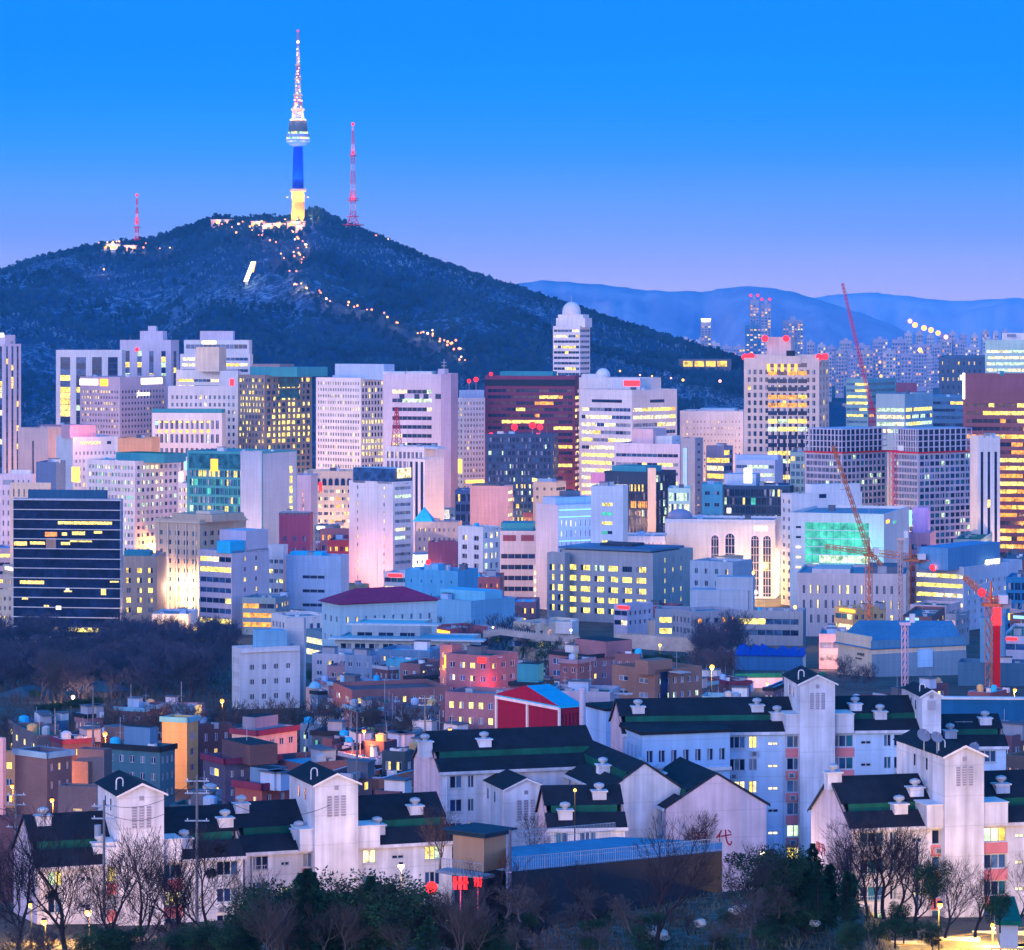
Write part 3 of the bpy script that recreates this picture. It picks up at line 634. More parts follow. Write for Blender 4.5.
for px,py in [(222,228),(232,231),(250,230),(286,228),(262,240),(270,243),(276,247),(70,272),(104,273),(170,251),(160,252),(284,262),(281,258),(376,240),(388,243),(340,395),(255,385)]+[(250+rr.uniform(-14,50),231+rr.uniform(-5,9)) for _ in range(22)]+[(110+rr.uniform(-14,40),246+rr.uniform(-3,5)) for _ in range(9)]:
    r_=onhill(px,py)
    if r_: PL.append((px,*r_))
for px,D,z in PL: glow_lamp(px,D,z,'small glowing lamp among the trees of the tower hill','lamps along the hill paths',c=rr.choice([BP,BP,BULB,BULB,BULW]),r=rr.uniform(.7,1.35),e=4500,col=(1,.36,.12),h=6)
# cable-car ramp: bright slanted strip
r_=onhill(250,283)
if r_:
    D,z=r_; t=thing('cable_station','bright slanted white and orange lit ramp on the left slope of the hill','station',(X(248,D),D,z)); m=MB(); z1=Z(265,D)-z
    m.poly([(-5,0,2),(0,0,2),(8,6,z1+4),(3,6,z1+4)],SIGW); m.poly([(4,3,z1-8),(6,3,z1-8),(8.5,6.2,z1+4),(6.5,6.2,z1+4)],SIGO); m.box(-5,0.5,-2,0,4,2,CON); m.build('lit_ramp',t); point(t,(0,-8,8),14000,(1,.6,.3),1)
# ================= towers at the foot of the hill =================
k=B('domed_tower','round-shouldered white tower with a dome, alone at the hill foot',553,580,590,326,2480,24,WHT,S(n=1,k='S',fh=4.2,h=.45,lit=.12,lc='wy',dk='bn'),S(k='S',fh=4.2,h=.45,lit=.1,dk='bn'),zb=35)
rbox(k,556,585,318,WHT,.15,.85); rbox(k,558,583,314.5,WHT,.2,.8,H0=k.last[4]); 
m=MB(); m.lathe(-k.wl*.5,k.wr*.5,[(k.last[4],7.2),(k.last[4]+3,7.2)]+[(k.last[4]+3+7*math.sin(a*PI/12),7*math.cos(a*PI/12)+.01) for a in range(7)],WHT,20); m.tube((-k.wl*.5,k.wr*.5,k.last[4]+9),(-k.wl*.5,k.wr*.5,k.last[4]+15),.3,.2,MET); put(k,m,'dome')
for px in (571,): beacon(k,px,309,1.0)
k=B('office_tower','narrow pale tower with dark stripes cut by the photo edge, topped by a lit sign',-14,4,21,344,2100,40,LAV,S(k='V',n=3,w=.5,dk='bn',lit=.15,lc='yw'),S(k='V',n=3,w=.4,dk='nb',lit=.12,lc='y',fh=4))
sign(k,0,4,333,337,SIGW,'L'); rbox(k,-8,5,335,LAV,.2,.8)
B('office_tower','white framed glass slab tower with tall dark bays and round lit sign',56,122,125,350,2250,8,WHT,S(k='V',n=4,w=.62,dk='nnb',lit=.06,lc='y',fh=4.2,top=5,mu=.02,z=[(60,375,80,381,.9,'v'),(60,393,80,397,.9,'v'),(60,404,82,414,.6,'vg')]))
k=bpy.data.objects
k=B('office_tower','lavender tower with slim dark glass slots and a boxy cap, behind the glass slab tower',120,171,179,340,2320,20,LAV,S(k='V',n=4,w=.36,dk='nb',lit=.35,lc='yg',fh=4.0,top=8),S(k='V',n=1,w=.4,dk='n',fh=4,top=8)); rbox(k,140,163,331,LAV,.2,.7); rbox(k,148,156,326,LAV,.3,.5); beacon(k,137,349.5,1.5,y=0)
k=B('office_tower','broad mauve block with small windows, two white lit rooftop signs and script lettering',80,120,166,377,2150,32,wall((.52,.44,.50)),S(n=14,w=.5,h=.45,fh=3.9,lit=.1,dk='nk',top=8,z=[(80,386,110,392,.7,'vy'),(80,396,100,412,.5,'v'),(100,402,120,412,.5,'v')]),S(n=14,w=.5,h=.45,fh=3.9,lit=.02,dk='nk',top=8))
sign(k,80,98,379,385,SIGW); sign(k,100,108,379,386,SIGO); sign(k,141,162,378,384,SIGW,'R'); sign(k,133,153,390,397,None,'R','ytosem',SIGW)
k=B('office_tower','stepped white tower with terraces, curved balcony and red vertical lettering',176,220,238,370,2180,18,WHT,S(k='S',fh=4.2,h=.45,lit=.15,lc='wy',dk='nb',top=5),None,blocks=[dict(xl=220,xc=238,xr=241,yt=371,D=2165,L=None),dict(xl=180,xc=250,xr=253,yt=354,D=2230,th=8,L=S(k='S',fh=4,h=.5,lit=.2,lc='yw',dk='bp')),dict(xl=184,xc=249,xr=252,yt=340,D=2250,th=8,L=S(k='S',fh=6,h=.5,lit=.1,dk='bn',rows=1)),dict(xl=168,xc=238,xr=240,yt=386,D=2150,th=6,L=S(n=14,w=.45,h=.5,fh=5,lit=.12,lc='yw',dk='nb',top=5))])
sign(k.more[0],230,234,379,394,SIGR,name='red_sign'); kk=k.more[2]; rbox(kk,200,233,331,LAV,.2,.8); sign(kk,202,216,341,344,SIGW); rbox(k,196,219,347,CRM,-.3,.1,'curved_balcony')
k=B('office_building','white mid-rise with a strip of orange lights under tall windows, below the stepped tower',152,222,226,413,2080,6,WHT,S(n=13,w=.55,h=.62,fh=9,lit=.06,lc='g',dk='bn',top=3,z=[(150,418,226,424,.8,'yo'),(150,428,226,434,.7,'o')])); rbox(k,152,222,409,TEA,.1,.9); 
for i in range(8): sign(k,158+i*7,161+i*7,430,432.4,SIGO,name='orange_light',out_=.6)
for i in range(8): sign(k,158+i*7,161+i*7,421,422.6,SIGY,name='orange_light',out_=.6)
sign(k,155,158,421,425,SIGB,name='blue_sign')
k=B('office_tower','dark grey tower with teal glass centre and many yellow lit windows',238,265,312,375,2100,38,wall((.24,.21,.20)),S(n=8,w=.62,h=.55,fh=4.0,lit=.25,lc='vy',dk='nb',z=[(238,398,262,412,.85,'v'),(238,420,262,436,.45,'v')]),S(n=9,w=.68,h=.6,fh=4.0,lit=.2,lc='vy',dk='nt',z=[(278,383,300,440,.85,'v'),(270,398,310,417,.55,'v'),(262,422,312,436,.8,'v')]))
rbox(k,250,297,367,TEA,.1,.75,top=TEA); sign(k,279,299,377,387,G['t'],'R',name='glass_panel'); sign(k,279,299,389,398,G['t'],'R',name='glass_panel'); rbox(k,252,280,364,wall((.35,.25,.25)),.2,.5,H0=k.last[4])
k=B('office_tower','tall white grid-front office tower with glass penthouse, left of the mauve tower',316,361,384,378,2000,42,WHT,S(n=17,w=.5,h=.5,fh=4.0,lit=.12,lc='wv',dk='nnb',z=[(316,405,362,414,.85,'vw'),(316,390,345,396,.3,'v')]),S(n=7,w=.62,h=.6,fh=4.0,lit=.12,lc='v',dk='n',z=[(360,416,384,424,.6,'v'),(360,436,384,460,.7,'v')]))
rbox(k,335,384,364,BLU,.15,.6,'glass_penthouse'); clutter(k,4,3)
k=B('office_tower','mauve tower with blank left slab and long horizontal windows, dark slab at its right',383,441,458,374,1950,16,LAV,S(k='S',fh=5.4,h=.42,lit=.25,lc='gw',dk='nnk',top=8,mu=.16),None,blocks=[dict(xl=441,xc=451,xr=458,yt=374,D=1935,wm=wall((.38,.33,.42)),L=None,Rr=None)])
rbox(k,383,405,374.5-3,WHT,.3,.6); rbox(k,406,432,375.5-4,WHT,.1,.6,'penthouse'); rbox(k,438,445,369,LAV,.2,.4); sign(k,398,445,390,396,None); clutter(k,3,8)
for px in (402,417,426,438,443): sign(k,px-2.5,px+2.5,394,399,G['n'],name='window')
m=MB(); xx=k.lx(444,3); m.tube((xx,3,k.H),(xx,3,k.H+9),.3,.2,MET)
for q in (3,5,7): m.tube((xx-1.6,3,k.H+q),(xx+1.6,3,k.H+q),.25,.25,MET)
put(k,m,'antenna')
k=B('hotel_tower','slim pinkish white tower with a fine dot grid of windows and yellow vertical sign',456,463,485,398,2050,62,WHT,S(n=2,w=.5,h=.5,fh=3.6,lit=.2,lc='y',dk='n'),S(n=7,w=.45,h=.5,fh=3.6,lit=.05,lc='y',dk='nq')); rbox(k,462,484,390,BLU,.2,.6,side='R'); sign(k,457,462,459,473,SIGY,'L'); sign(k,466,484,480,483,SIGY,'R'); beacon(k,469,381,1.3,'R'); beacon(k,476,379.5,1.6,'R')
k=B('office_tower','tall dark maroon stone tower with scattered yellow window rows',485,575,581,376,2060,9,wall((.17,.06,.10)),S(k='S',fh=4.0,h=.52,lit=.12,lc='yvo',dk='kq',top=7.5,z=[(485,397,556,400,.75,'v'),(500,407,540,412,.6,'v'),(500,416,530,422,.4,'v'),(555,424,575,430,.9,'v'),(490,435,530,438,.5,'vg'),(556,447,576,452,.9,'v'),(556,430,576,475,.4,'v')]),S(k='S',fh=4,h=.5,lit=.5,lc='vm',dk='k',top=8))
sign(k,485,575,379.5,386,DRK,name='dark_band'); rbox(k,500,553,371.5,TEA,.15,.8); clutter(k,5,4); beacon(k,491,374,1.2,y=.02)
k=B('office_tower','near-black glass office block with red beacons, in front of the maroon tower',486,553,558,434,1880,8,wall((.05,.07,.13)),S(n=16,w=.7,h=.6,fh=3.9,lit=.03,lc='g',dk='nkb',z=[(515,460,536,466,.9,'v'),(514,484,556,491,.9,'v'),(490,494,556,520,.15,'y')]),S(n=4,w=.6,h=.6,fh=3.9,lit=.1))
for px,py,r_ in ((491,435,1.5),(514.5,427,2.0),(532.5,425,2.1),(540,427,1.8),(538,435.5,1.5)): beacon(k,px,py,r_,lightE=2500)
k=B('office_tower','wide cream office tower with rounded strip windows, white dome and red rooftop sign',580,632,677,390,2000,40,WHT,S(k='S',fh=4.8,h=.45,lit=.3,lc='wyv',dk='npb',top=10,z=[(580,403,640,409,.9,'wvm'),(580,412,640,432,.3,'w'),(580,440,620,500,.75,'vw')]),S(k='S',fh=4.8,h=.45,lit=.3,lc='wyv',dk='npb',top=10,z=[(630,403,680,409,.9,'vo'),(630,415,660,424,.8,'w')]),blocks=[dict(xl=579,xc=640,xr=661,yt=378,D=2035,th=30,L=S(n=26,w=.35,h=.5,fh=5,rows=1,top=5.5,dk='n',lit=0),Rr=S(n=6,w=.35,h=.5,fh=5,rows=1,top=5.5,dk='n',lit=0))])
kk=k.more[0]; m=MB(); xx=kk.lx(603,8); m.lathe(xx,8,[(kk.Hw,4.6),(kk.Hw+2,4.6)]+[(kk.Hw+2+5*math.sin(a*PI/12),4.8*math.cos(a*PI/12)+.01) for a in range(7)],WHT,20); put(kk,m,'dome')
sign(kk,624,640,380.5,386,SIGR,name='red_sign'); rbox(kk,582,596,374,WHT,.2,.5)
sign(k,592,622,399.5,402.5,G['n'],name='window'); sign(k,650,664,399.5,402.5,G['n'],'R',name='window')
k=B('hospital_building','pinkish white hospital-like block with tiny scattered windows right of the cream tower',680,743,748,411,2120,9,WHT,S(n=17,w=.28,h=.3,fh=4.2,lit=.3,lc='yvw',dk='nq',top=5,z=[(722,425,745,429,.9,'vw')])); rbox(k,700,735,408.5,WHT,.2,.7); clutter(k,5,12)
k=B('glass_building','small mauve glass office with yellow lit floors beside the white hospital block',706,724,733,446,1830,35,wall((.30,.27,.34)),S(k='S',fh=4.5,h=.6,lit=.65,lc='wy',dk='bn',top=6),S(k='S',fh=4.5,h=.6,lit=.1,dk='bn'))
k=B('office_tower','tall cream piered tower crowned by a small box with two red beacons',744,819,829,358,1900,13,wall((.62,.54,.50)),S(n=12,w=.5,h=.6,fh=4.6,lit=.0,dk='nk',top=6),S(n=3,w=.4,h=.6,fh=4.6,dk='n',lit=.05),budget=30)
# centre bays of the crown tower
for r in range(24):
    y0=361+r*8.0
    if r==0: m_=[G['q']]*4
    litr={0:'qqo',1:'ooq',2:'nkn',3:'ngk',4:'ooy',5:'yoo',6:'nkn',7:'gvy',8:'gvw',9:'nnk',10:'nkn',11:'vvy',12:'vgv',13:'nnk'}.get(r,'nnv')
    rr2=random.Random(r)
    for q in range(4): sign(k,768+q*10,777+q*10,y0+2,y0+6.2,G[rr2.choice(litr)],name='window',out_=.12)
rbox(k,752,818,354.5,wall((.62,.54,.50)),.1,.8); rbox(k,767,791,337,wall((.62,.50,.48)),.2,.5,H0=k.last[4]); 
sign(k,766,801,356,364,wall((.62,.54,.50)),name='crown_lattice',out_=.8)
for q in range(5): sign(k,767.5+q*6.8,770+q*6.8,363.5,371.5,SIGO,name='orange_light',out_=.6)
for px,py in ((765,338.5),(786,338.5),(745,357),(751,356),(819,357),(825,356.5)): beacon(k,px,py,2.0,y=.05,lightE=700,mast=False)
sign(k,786.5,795,350.5,357,DRK,name='round_sign',out_=.6)
B('office_building','teal grey block with one lit window strip left of the far red crane',846,868,896,379,2300,30,wall((.22,.36,.40)),S(k='S',fh=4.5,h=.4,lit=.4,lc='v',dk='ts'),S(k='S',fh=4.5,h=.4,lit=.1,dk='t'))
B('office_building','maroon roofed low block behind the lit teal office',893,917,918.5,383,2420,7,wall((.2,.1,.15)),None)
k=B('office_building','teal stepped office with four bright greenish window strips right of the red crane',876,905,933,394,2080,28,wall((.30,.42,.50)),S(k='S',fh=4.6,h=.5,lit=.85,lc='gw',dk='t',top=8,rows=4),S(k='S',fh=4.6,h=.5,lit=.7,lc='gv',dk='ts',top=8,rows=4))
B('office_building','long dark blue low office right of the teal stepped office',925,966,968,397,2200,9,wall((.10,.18,.28)),S(k='S',fh=5,h=.4,lit=.05,dk='nb'))
k=B('office_tower','dark blue flat tower with a single bright corner sign behind the maroon strip tower',939,984,986,357,2400,9,wall((.09,.13,.20)),S(n=8,w=.3,h=.4,fh=6,lit=.2,dk='n')); sign(k,960,962.5,375,380,SIGW)
k=B('office_tower','pale mint tower with bright white window rows at the right photo edge',985,1040,None,340,2320,12,wall((.45,.58,.55)),S(k='S',fh=4.5,h=.45,lit=.85,lc='wg',dk='s',top=6)); rbox(k,1002,1030,333,WHT,.2,.7); sign(k,1007,1016,334,337,G['b'],name='window',out_=.3)
k=B('office_tower','wide maroon office tower with continuous yellow window strips at the right edge',963,1060,None,374,1750,11,wall((.20,.105,.12)),S(k='S',fh=4.3,h=.5,lit=.55,lc='vyo',dk='kq',top=15,z=[(963,396,985,430,.05,'y'),(985,403,1024,407,.9,'v'),(990,490,1024,520,.6,'yo'),(960,440,1024,475,.85,'vo')])); sign(k,962.5,965,373,399,SIGW,name='lit_edge'); rbox(k,1000,1004,371,TEA,.0,.1)
for yy_ in (383,):
    sign(k,963,1024,378,392,wall((.20,.105,.13)),name='stone_band',out_=.2)
# ================= middle city =================
k=B('commercial_block','blank beige-pink block with one dark slot on the far left',18,48,70,428,1950,30,wall((.58,.46,.44)),S(k='V',n=1,w=.06,dk='n',fh=5,top=8),None)
B('commercial_block','dark mauve low wing with small neon lights behind the beige-pink block',40,70,74,425,2010,10,wall((.3,.22,.28)),S(n=5,w=.4,h=.4,fh=5,lit=.5,lc='om',dk='n'))
k=B('hotel_building','white hotel with small square windows and glowing yellow letters near its top',56,73,118,437,1850,66,WHT,None,S(n=11,w=.42,h=.42,fh=4.6,lit=.03,dk='nb',top=7)); sign(k,79,101,440,446,None,'R','ARWOOM',SIGY); rbox(k,70,96,425,wall((.62,.42,.45)),.1,.6,side='R'); sign(k,107,111,441,444,G['n'],'R',name='window')
point(k.root,(2,-6,k.H+2),9000,(1,.2,.3),1)
B('commercial_block','blank peach orange wall glowing between hotel and white mid-rise',118,152,None,438,1960,5,wall((.62,.40,.28)))
B('office_building','small dark blue-grey box in front of the hotel',36,56,None,462,1800,5,wall((.16,.20,.30)))
k=B('commercial_block','white low block with bright yellow vertical sign behind the curved grid building',150,178,181,463,1790,10,WHT,S(n=5,w=.3,h=.5,fh=6,lit=.1)); 
k=B('office_building','pale lilac low block left of the curved grid building',0,32,36,474,1560,10,LAV,S(n=6,w=.3,h=.5,fh=5,dk='n',lit=.05),None); rbox(k,10,30,470,WHT,.3,.7)
k=B('office_building','cream low block peeping left over the black glass tower',10,49,51,483,1480,9,CRM,S(n=7,w=.3,h=.6,fh=6,dk='n',lit=.05)); rbox(k,3,12,480,GRY,.3,.6)
k=B('office_building','curved white building with deep square window grid above the black glass tower',87,135,179,461,1660,38,WHT,S(n=14,w=.62,h=.5,fh=3.9,lit=.4,lc='gwc',dk='npp'),S(n=9,w=.62,h=.5,fh=3.9,lit=.25,lc='wg',dk='bnp')); rbox(k,116,164,453,TEA,.2,.7,top=GREEN); sign(k,72,80,467,482,SIGY); clutter(k,4,5)
k=B('office_building','pink-white vertical-sign block squeezed right of the curved grid building',178,188,None,483,1640,5,WHT,S(n=2,w=.5,h=.5,fh=4,lit=.7,lc='wv')); sign(k,184.5,187.5,461,470,SIGB); sign(k,179,183,472,482,SIGW)
k=B('glass_office','teal glass office with checkered windows and blank blue-grey right side',187,262,297,452,1580,28,TEA,S(n=16,w=.8,h=.72,fh=4.4,lit=.10,lc='ygc',dk='tttnb',top=9,z=[(200,472,240,476,.4,'y')]),S(k='V',n=1,w=.05,fh=6,dk='n',top=9))
sign(k,189,256,454,469,G['t'],name='glass_panel',out_=.15); sign(k,211,218,459,471,SIGO,name='orange_panel'); sign(k,255,261,506,513,SIGY,name='yellow_panel'); sign(k,255,261,522,529,SIGY,name='yellow_panel')
for q in range(7): sign(k,289.5,292,466+q*10,473+q*10,G['v'],'R',name='window',out_=.2)
sign(k,263,296.5,452.5,600,wall((.36,.42,.52)),'R',name='side_cladding',out_=.1)
kk=k; m=MB(); m.box(-k.wl*.28,-.3,0,-.1,-.004,k.H+.4,wall((.36,.42,.52))); put(k,m,'blue_grey_pier')
B('office_building','lilac blank block with pink dots right of the teal glass office',295,311,None,475,1700,5,LAV,S(k='V',n=1,w=.12,dk='m',fh=4,lit=.6,lc='m',top=8))
k=B('arcade_building','brightly lit cream building with a row of round arches at its top floor',304,354,None,471,1760,4,CRM,S(n=8,w=.62,h=.42,fh=4.1,lit=.3,lc='wvo',dk='pn',top=9),budget=70)
for q in range(7):
    m=MB(); x=k.lx(312+q*6.2); 
    m.poly([(x-1.1,-.12,k.H-8)]+[(x-1.1*math.cos(a*PI/8),-.12,k.H-5.5+1.4*math.sin(a*PI/8)) for a in range(9)]+[(x+1.1,-.12,k.H-8)],G['n']); m.poly([(x-1.5,-.08,k.H-8)]+[(x-1.5*math.cos(a*PI/8),-.08,k.H-5.5+1.9*math.sin(a*PI/8)) for a in range(9)]+[(x+1.5,-.08,k.H-8)],GRY); put(k,m,'arched_window')
point(k.root,(-10,-16,20),16000,(1,.7,.5),1); point(k.root,(-22,-14,8),16000,(1,.4,.3),1)
sign(k,319,322,482,491,SIGR,name='red_sign')
k=B('striped_office','white block with dark vertical window stripes and smooth bluish right side',385,424,444,447,1680,34,WHT,S(n=9,w=.6,h=.7,fh=5,lit=0,dk='n',rows=2,top=2),S(k='V',n=12,w=.1,dk='p',lit=0,mull=False),blocks=[dict(xl=408,xc=425,xr=444,yt=459,D=1640,L=S(k='V',n=3,w=.5,dk='nk',lit=0,mull=False),wm=WHT)])
rbox(k,417,438,451,BLU,.1,.5)
m=MB()
for q in range(14):
    z=k.H+q*1.9-6; r0=3.4-q*.2; r1=r0-.2; x,y=k.lx(392),4
    for j in range(4):
        a=PI/4+j*PI/2; b_=a+PI/2; m.tube((x+r0*math.cos(a),y+r0*math.sin(a),z),(x+r1*math.cos(a),y+r1*math.sin(a),z+1.9),.22,.22,RED,3); m.tube((x+r0*math.cos(a),y+r0*math.sin(a),z),(x+r1*math.cos(b_),y+r1*math.sin(b_),z+1.9),.14,.14,RED,3)
put(k,m,'lattice_antenna')
k=B('white_tower','plain white tower with two columns of small windows and glass top storey',349,393,413,482,1450,40,WHT,S(n=4,w=.16,h=.42,fh=3.75,lit=.4,lc='vy',dk='n',top=1,mu=.1,bot=5),S(k='S',fh=3.75,h=.38,lit=.25,lc='gw',dk='pp',top=1,bot=18,mu=.1)); rbox(k,353,392,468,G['b'],.0,.9,'glass_storey',top=WHT); sign(k,397,411,468,478,G['w'],'R',name='lit_glass',out_=.1); clutter(k,4,9)
m=MB(); m.box(-k.wl*.62,-.25,0,-k.wl*.35,-.004,k.H,WHT); put(k,m,'wall_pier')
k=B('office_building','small navy block with square windows left of the pink blank block',455,471,None,490,1750,4,wall((.16,.2,.32)),S(n=3,w=.8,h=.7,fh=5.5,lit=.1,dk='n'))
k=B('warehouse_block','plain pink windowless block with faint panel lines in the city centre',470,508,513,486,1700,12,wall((.60,.44,.46)),None,S(k='S',fh=4,h=.4,lit=.4,lc='w',dk='p')); rbox(k,472,500,484,DGR,.1,.9)
k=B('office_building','small beige building with three window columns right of the pink blank block',533,556,566,482,1720,24,CRM,S(n=3,w=.3,h=.35,fh=4.5,lit=.05,dk='n'),S(k='S',fh=4.5,h=.35,lit=.2,dk='n')); rbox(k,536,552,479,BLU,.2,.6); sign(k,533,537,478.5,481,SIGY)
k=B('office_building','white building with blue-lit facade, row of small tall windows and lilac left side',536,558,598,505,1430,58,LAV,None,S(n=8,w=.3,h=.62,fh=4.6,lit=.25,lc='w',dk='n',top=6,z=[(555,520,600,534,.6,'wv')]),parm=BLU); rbox(k,556,592,497,BLU,.1,.7,side='R'); rbox(k,566,580,491,DGR,.3,.6,side='R',H0=k.last[4])
for py in (509,516,540): 
    sign(k,559,597,py,py+1,SIGB,'R',name='blue_light_strip',out_=.3)
l=point(k.root,(22,-6,k.H-3),9000,(.05,.35,1),1); l=point(k.root,(8,-14,k.H-10),9000,(.05,.35,1),1)
k=B('white_tower','blue-white stair tower block with lit balconies stacked on its face',591,623,628,486,1400,12,wall((.62,.66,.72)),S(n=1,w=.42,h=.35,fh=4.1,lit=.7,lc='vgc',dk='t',top=6,mu=.1,rec=1.2)); 
k=B('office_building','black mirrored office with red reflections and a vertical cream strip',604,650,676,472,1600,30,wall((.03,.045,.08)),S(n=12,w=.9,h=.8,fh=4.2,lit=.02,lc='g',dk='kkn',top=6,z=[(606,483,644,489,.95,'y'),(630,497,650,508,.3,'o')]),S(n=6,w=.9,h=.8,fh=4.2,lit=.05,lc='g',dk='kn')); sign(k,648,656,468,532,CRM,name='cream_strip'); rbox(k,612,646,466,TEA,.2,.8); sign(k,591,605,473,483,wall((.5,.3,.45)),name='billboard')
k=B('office_building','long white-lilac office with grey tower slab at its right end',614,680,702,444,1820,24,LAV,S(k='S',fh=5.2,h=.35,lit=.12,lc='yv',dk='npb',top=4,z=[(655,464,680,469,.8,'vw')]),None,blocks=[dict(xl=681,xc=695,xr=703,yt=438,D=1800,wm=GRY,Rr=S(n=1,w=.35,h=.3,fh=4.3,dk='n',lit=0))]); rbox(k,632,653,429,PNK,.2,.8); rbox(k,653,672,436,WHT,.3,.7)
m=MB(); sign(k.more[0],683.5,687.5,448,497,wall((.5,.7,.8)),name='pale_fin',out_=.8)
k=B('office_building','small mint lit glass cube below the grey tower slab',668,690,None,488,1560,5,wall((.45,.62,.62)),S(n=4,w=.8,h=.7,fh=5.5,lit=.9,lc='gw',dk='t'))
k=B('office_building','dark blue glass block with small coloured signs right of the mint cube',722,790,800,486,1680,14,wall((.04,.07,.13)),S(n=12,w=.85,h=.8,fh=4.5,lit=.04,lc='gvc',dk='kn')); rbox(k,724,756,474,BLU,.3,.7); sign(k,744,752,468,483,SIGW); sign(k,727,731,508,513,SIGW)
k=B('office_building','teal-blue small block with two windows beside the black mirrored office',702,722,None,484,1650,5,wall((.15,.35,.5)),S(n=2,w=.5,h=.3,fh=6,dk='n',lit=0))
k=B('office_building','low white building with long windows left of the crown tower foot',735,775,783,460,1800,18,BLU,S(k='S',fh=4.6,h=.4,lit=.35,lc='gw',dk='nb')); rbox(k,735,778,455,BLU,.3,.7)
# striped parking-like block and white neighbour
k=B('office_building','white block with five long dark window bands beside the blue-lit facade',500,536,None,531,1470,4,wall((.6,.55,.58)),S(k='S',fh=5.0,h=.42,lit=.04,lc='v',dk='nnk',top=9)); rbox(k,501,533,523,TEA,.1,.8); sign(k,503,516,535,541,wall((.2,.08,.1)),name='red_panel'); sign(k,521,534,535,541,wall((.2,.08,.1)),name='red_panel')
k=B('apartment_house','small white flats with round balcony openings left of the banded block',458,483,500,527,1390,42,WHT,S(n=2,w=.4,h=.5,fh=4.0,lit=.1,lc='y',dk='nk',top=3),S(n=3,w=.5,h=.55,fh=4.4,lit=.5,lc='gw',dk='nt')); clutter(k,4,6)
k=B('office_building','grey-brown low office left of the maroon theatre wall',416,458,462,522,1560,8,wall((.38,.34,.36)),S(n=8,w=.35,h=.35,fh=4.6,lit=.15,lc='y',dk='n'))
m=MB(); x=k.lx(424,4); m.poly([(x-5,0,k.H),(x+5,0,k.H),(x,5,k.H+7)],CYR); m.poly([(x+5,0,k.H),(x+5,10,k.H),(x,5,k.H+7)],CYR); m.poly([(x+5,10,k.H),(x-5,10,k.H),(x,5,k.H+7)],CYR); m.poly([(x-5,10,k.H),(x-5,0,k.H),(x,5,k.H+7)],CYR); put(k,m,'pyramid_skylight')
k=B('theatre_hall','dark maroon blank hall with blue fly tower behind the small white flats',428,457,462,542,1430,12,wall((.22,.09,.13)),None); 
k=B('brick_office','brick red block with round grey drum top beside the teal glass office',279,310,313,513,1440,6,wall((.30,.10,.14)),S(n=3,w=.3,h=.45,fh=5,lit=0,dk='bt',top=9),par=1); rbox(k,279,309,515,GRY,.0,1.0,'grey_drum'); m=MB(); 
B('shop_building','brown low shops with coloured signs between brick block and white tower',320,350,352,529,1520,8,wall((.24,.14,.17)),S(n=5,w=.6,h=.5,fh=5,lit=.3,lc='myo',dk='n'))
B('shop_building','small brick red roofed shop left of the plain white tower',328,350,None,540,1480,4,wall((.28,.09,.11)),S(n=4,w=.5,h=.4,fh=5,lit=.3,lc='y',dk='n'))
k=B('civic_hall','long low grey-white hall with a row of small windows left of the white tower',286,341,349,556,1370,13,BLU,S(k='S',fh=6,h=.22,lit=.12,lc='v',dk='n',top=6,mu=.3),None); rbox(k,290,322,552,CYR,.2,.8)
k=B('office_building','white side building with stacked balconies right of the lilac strip office',268,284,288,545,1385,14,WHT,S(n=3,w=.7,h=.4,fh=4.2,lit=.25,lc='vg',dk='nk',top=5))
# black glass tower
k=B('glass_tower','black glass office tower with thin white floor lines, nearest tower on the left',13,120.5,123,499,1280,9,wall((.42,.42,.48)),S(k='S',fh=3.92,h=.92,lit=-.1,lc='v',dk='kkn',top=.6,mu=.004,bot=2,rec=.12,mull=False,),None,parm=wall((.05,.10,.17)))
rbox(k,28,106,490,wall((.05,.10,.17)),.2,.85,'roof_screen')
m=MB(); c_=k.t
for r in range(14): z=k.H-.6-r*3.92; m.box(-k.wl-.4,-.45,z-.12,.45,-.002,z+.16,WHT); 
put(k,m,'floor_line')
sign(k,54,118,628,632,G['v'],name='lit_lobby')
VF=lit((1,.74,.2),1.9,'lit_window',sc_=1.6); VO=lit((1,.35,.08),1.5,'lit_window',sc_=1.2)
for a,b_,c1,d1,mt in ((58,112,521.5,524.5,VF),(45,57,532,536.5,VO),(62,67,532.5,535.5,VF),(72,85,531.5,535,VF),(94,102,531,533.5,VF),(14,27,541.5,545.5,VF),(30,45,541.5,544.5,VF),(61,70,542,545,VF),(70,92,540.5,542,VF),(20,44,580.5,584,VF),(110,119,581,582.5,VF),(66,69,588.5,590.5,SIGW),(64,72,590.5,592,VF),(101,106,589,595,VF),(22,28,597,599.5,VF),(44,49,605,607.5,VF),(56,61,606,609.5,SIGW),(46,56,538,549,wall((.35,.24,.2)))): sign(k,a,b_,c1,d1,mt,name='lit_window',out_=.06)
k=B('hotel_building','tan beige apartment hotel with bay columns and stepped cornice',155,200,246,520,1400,34,wall((.56,.45,.36)),S(n=5,w=.5,h=.5,fh=4.1,lit=.06,lc='oy',dk='nnt',top=4),S(n=6,w=.5,h=.5,fh=4.1,lit=.05,lc='y',dk='nk',top=4)); rbox(k,172,212,514,wall((.56,.45,.36)),.1,.8); rbox(k,196,210,511,CRM,.2,.5,H0=k.last[4]); 
m=MB(); m.box(-k.wl-.7,-.7,k.H-1.6,.7,-.003,k.H-1,CRM); m.box(.003,-.7,k.H-1.6,.7,k.wr+.7,k.H-1,CRM); put(k,m,'cornice')
for q in range(5):
    m=MB(); u=-k.wl*(.1+q*.2); m.box(u-.35,-.5,0,u+.35,-.003,k.H-2,CRM); put(k,m,'bay_pier')
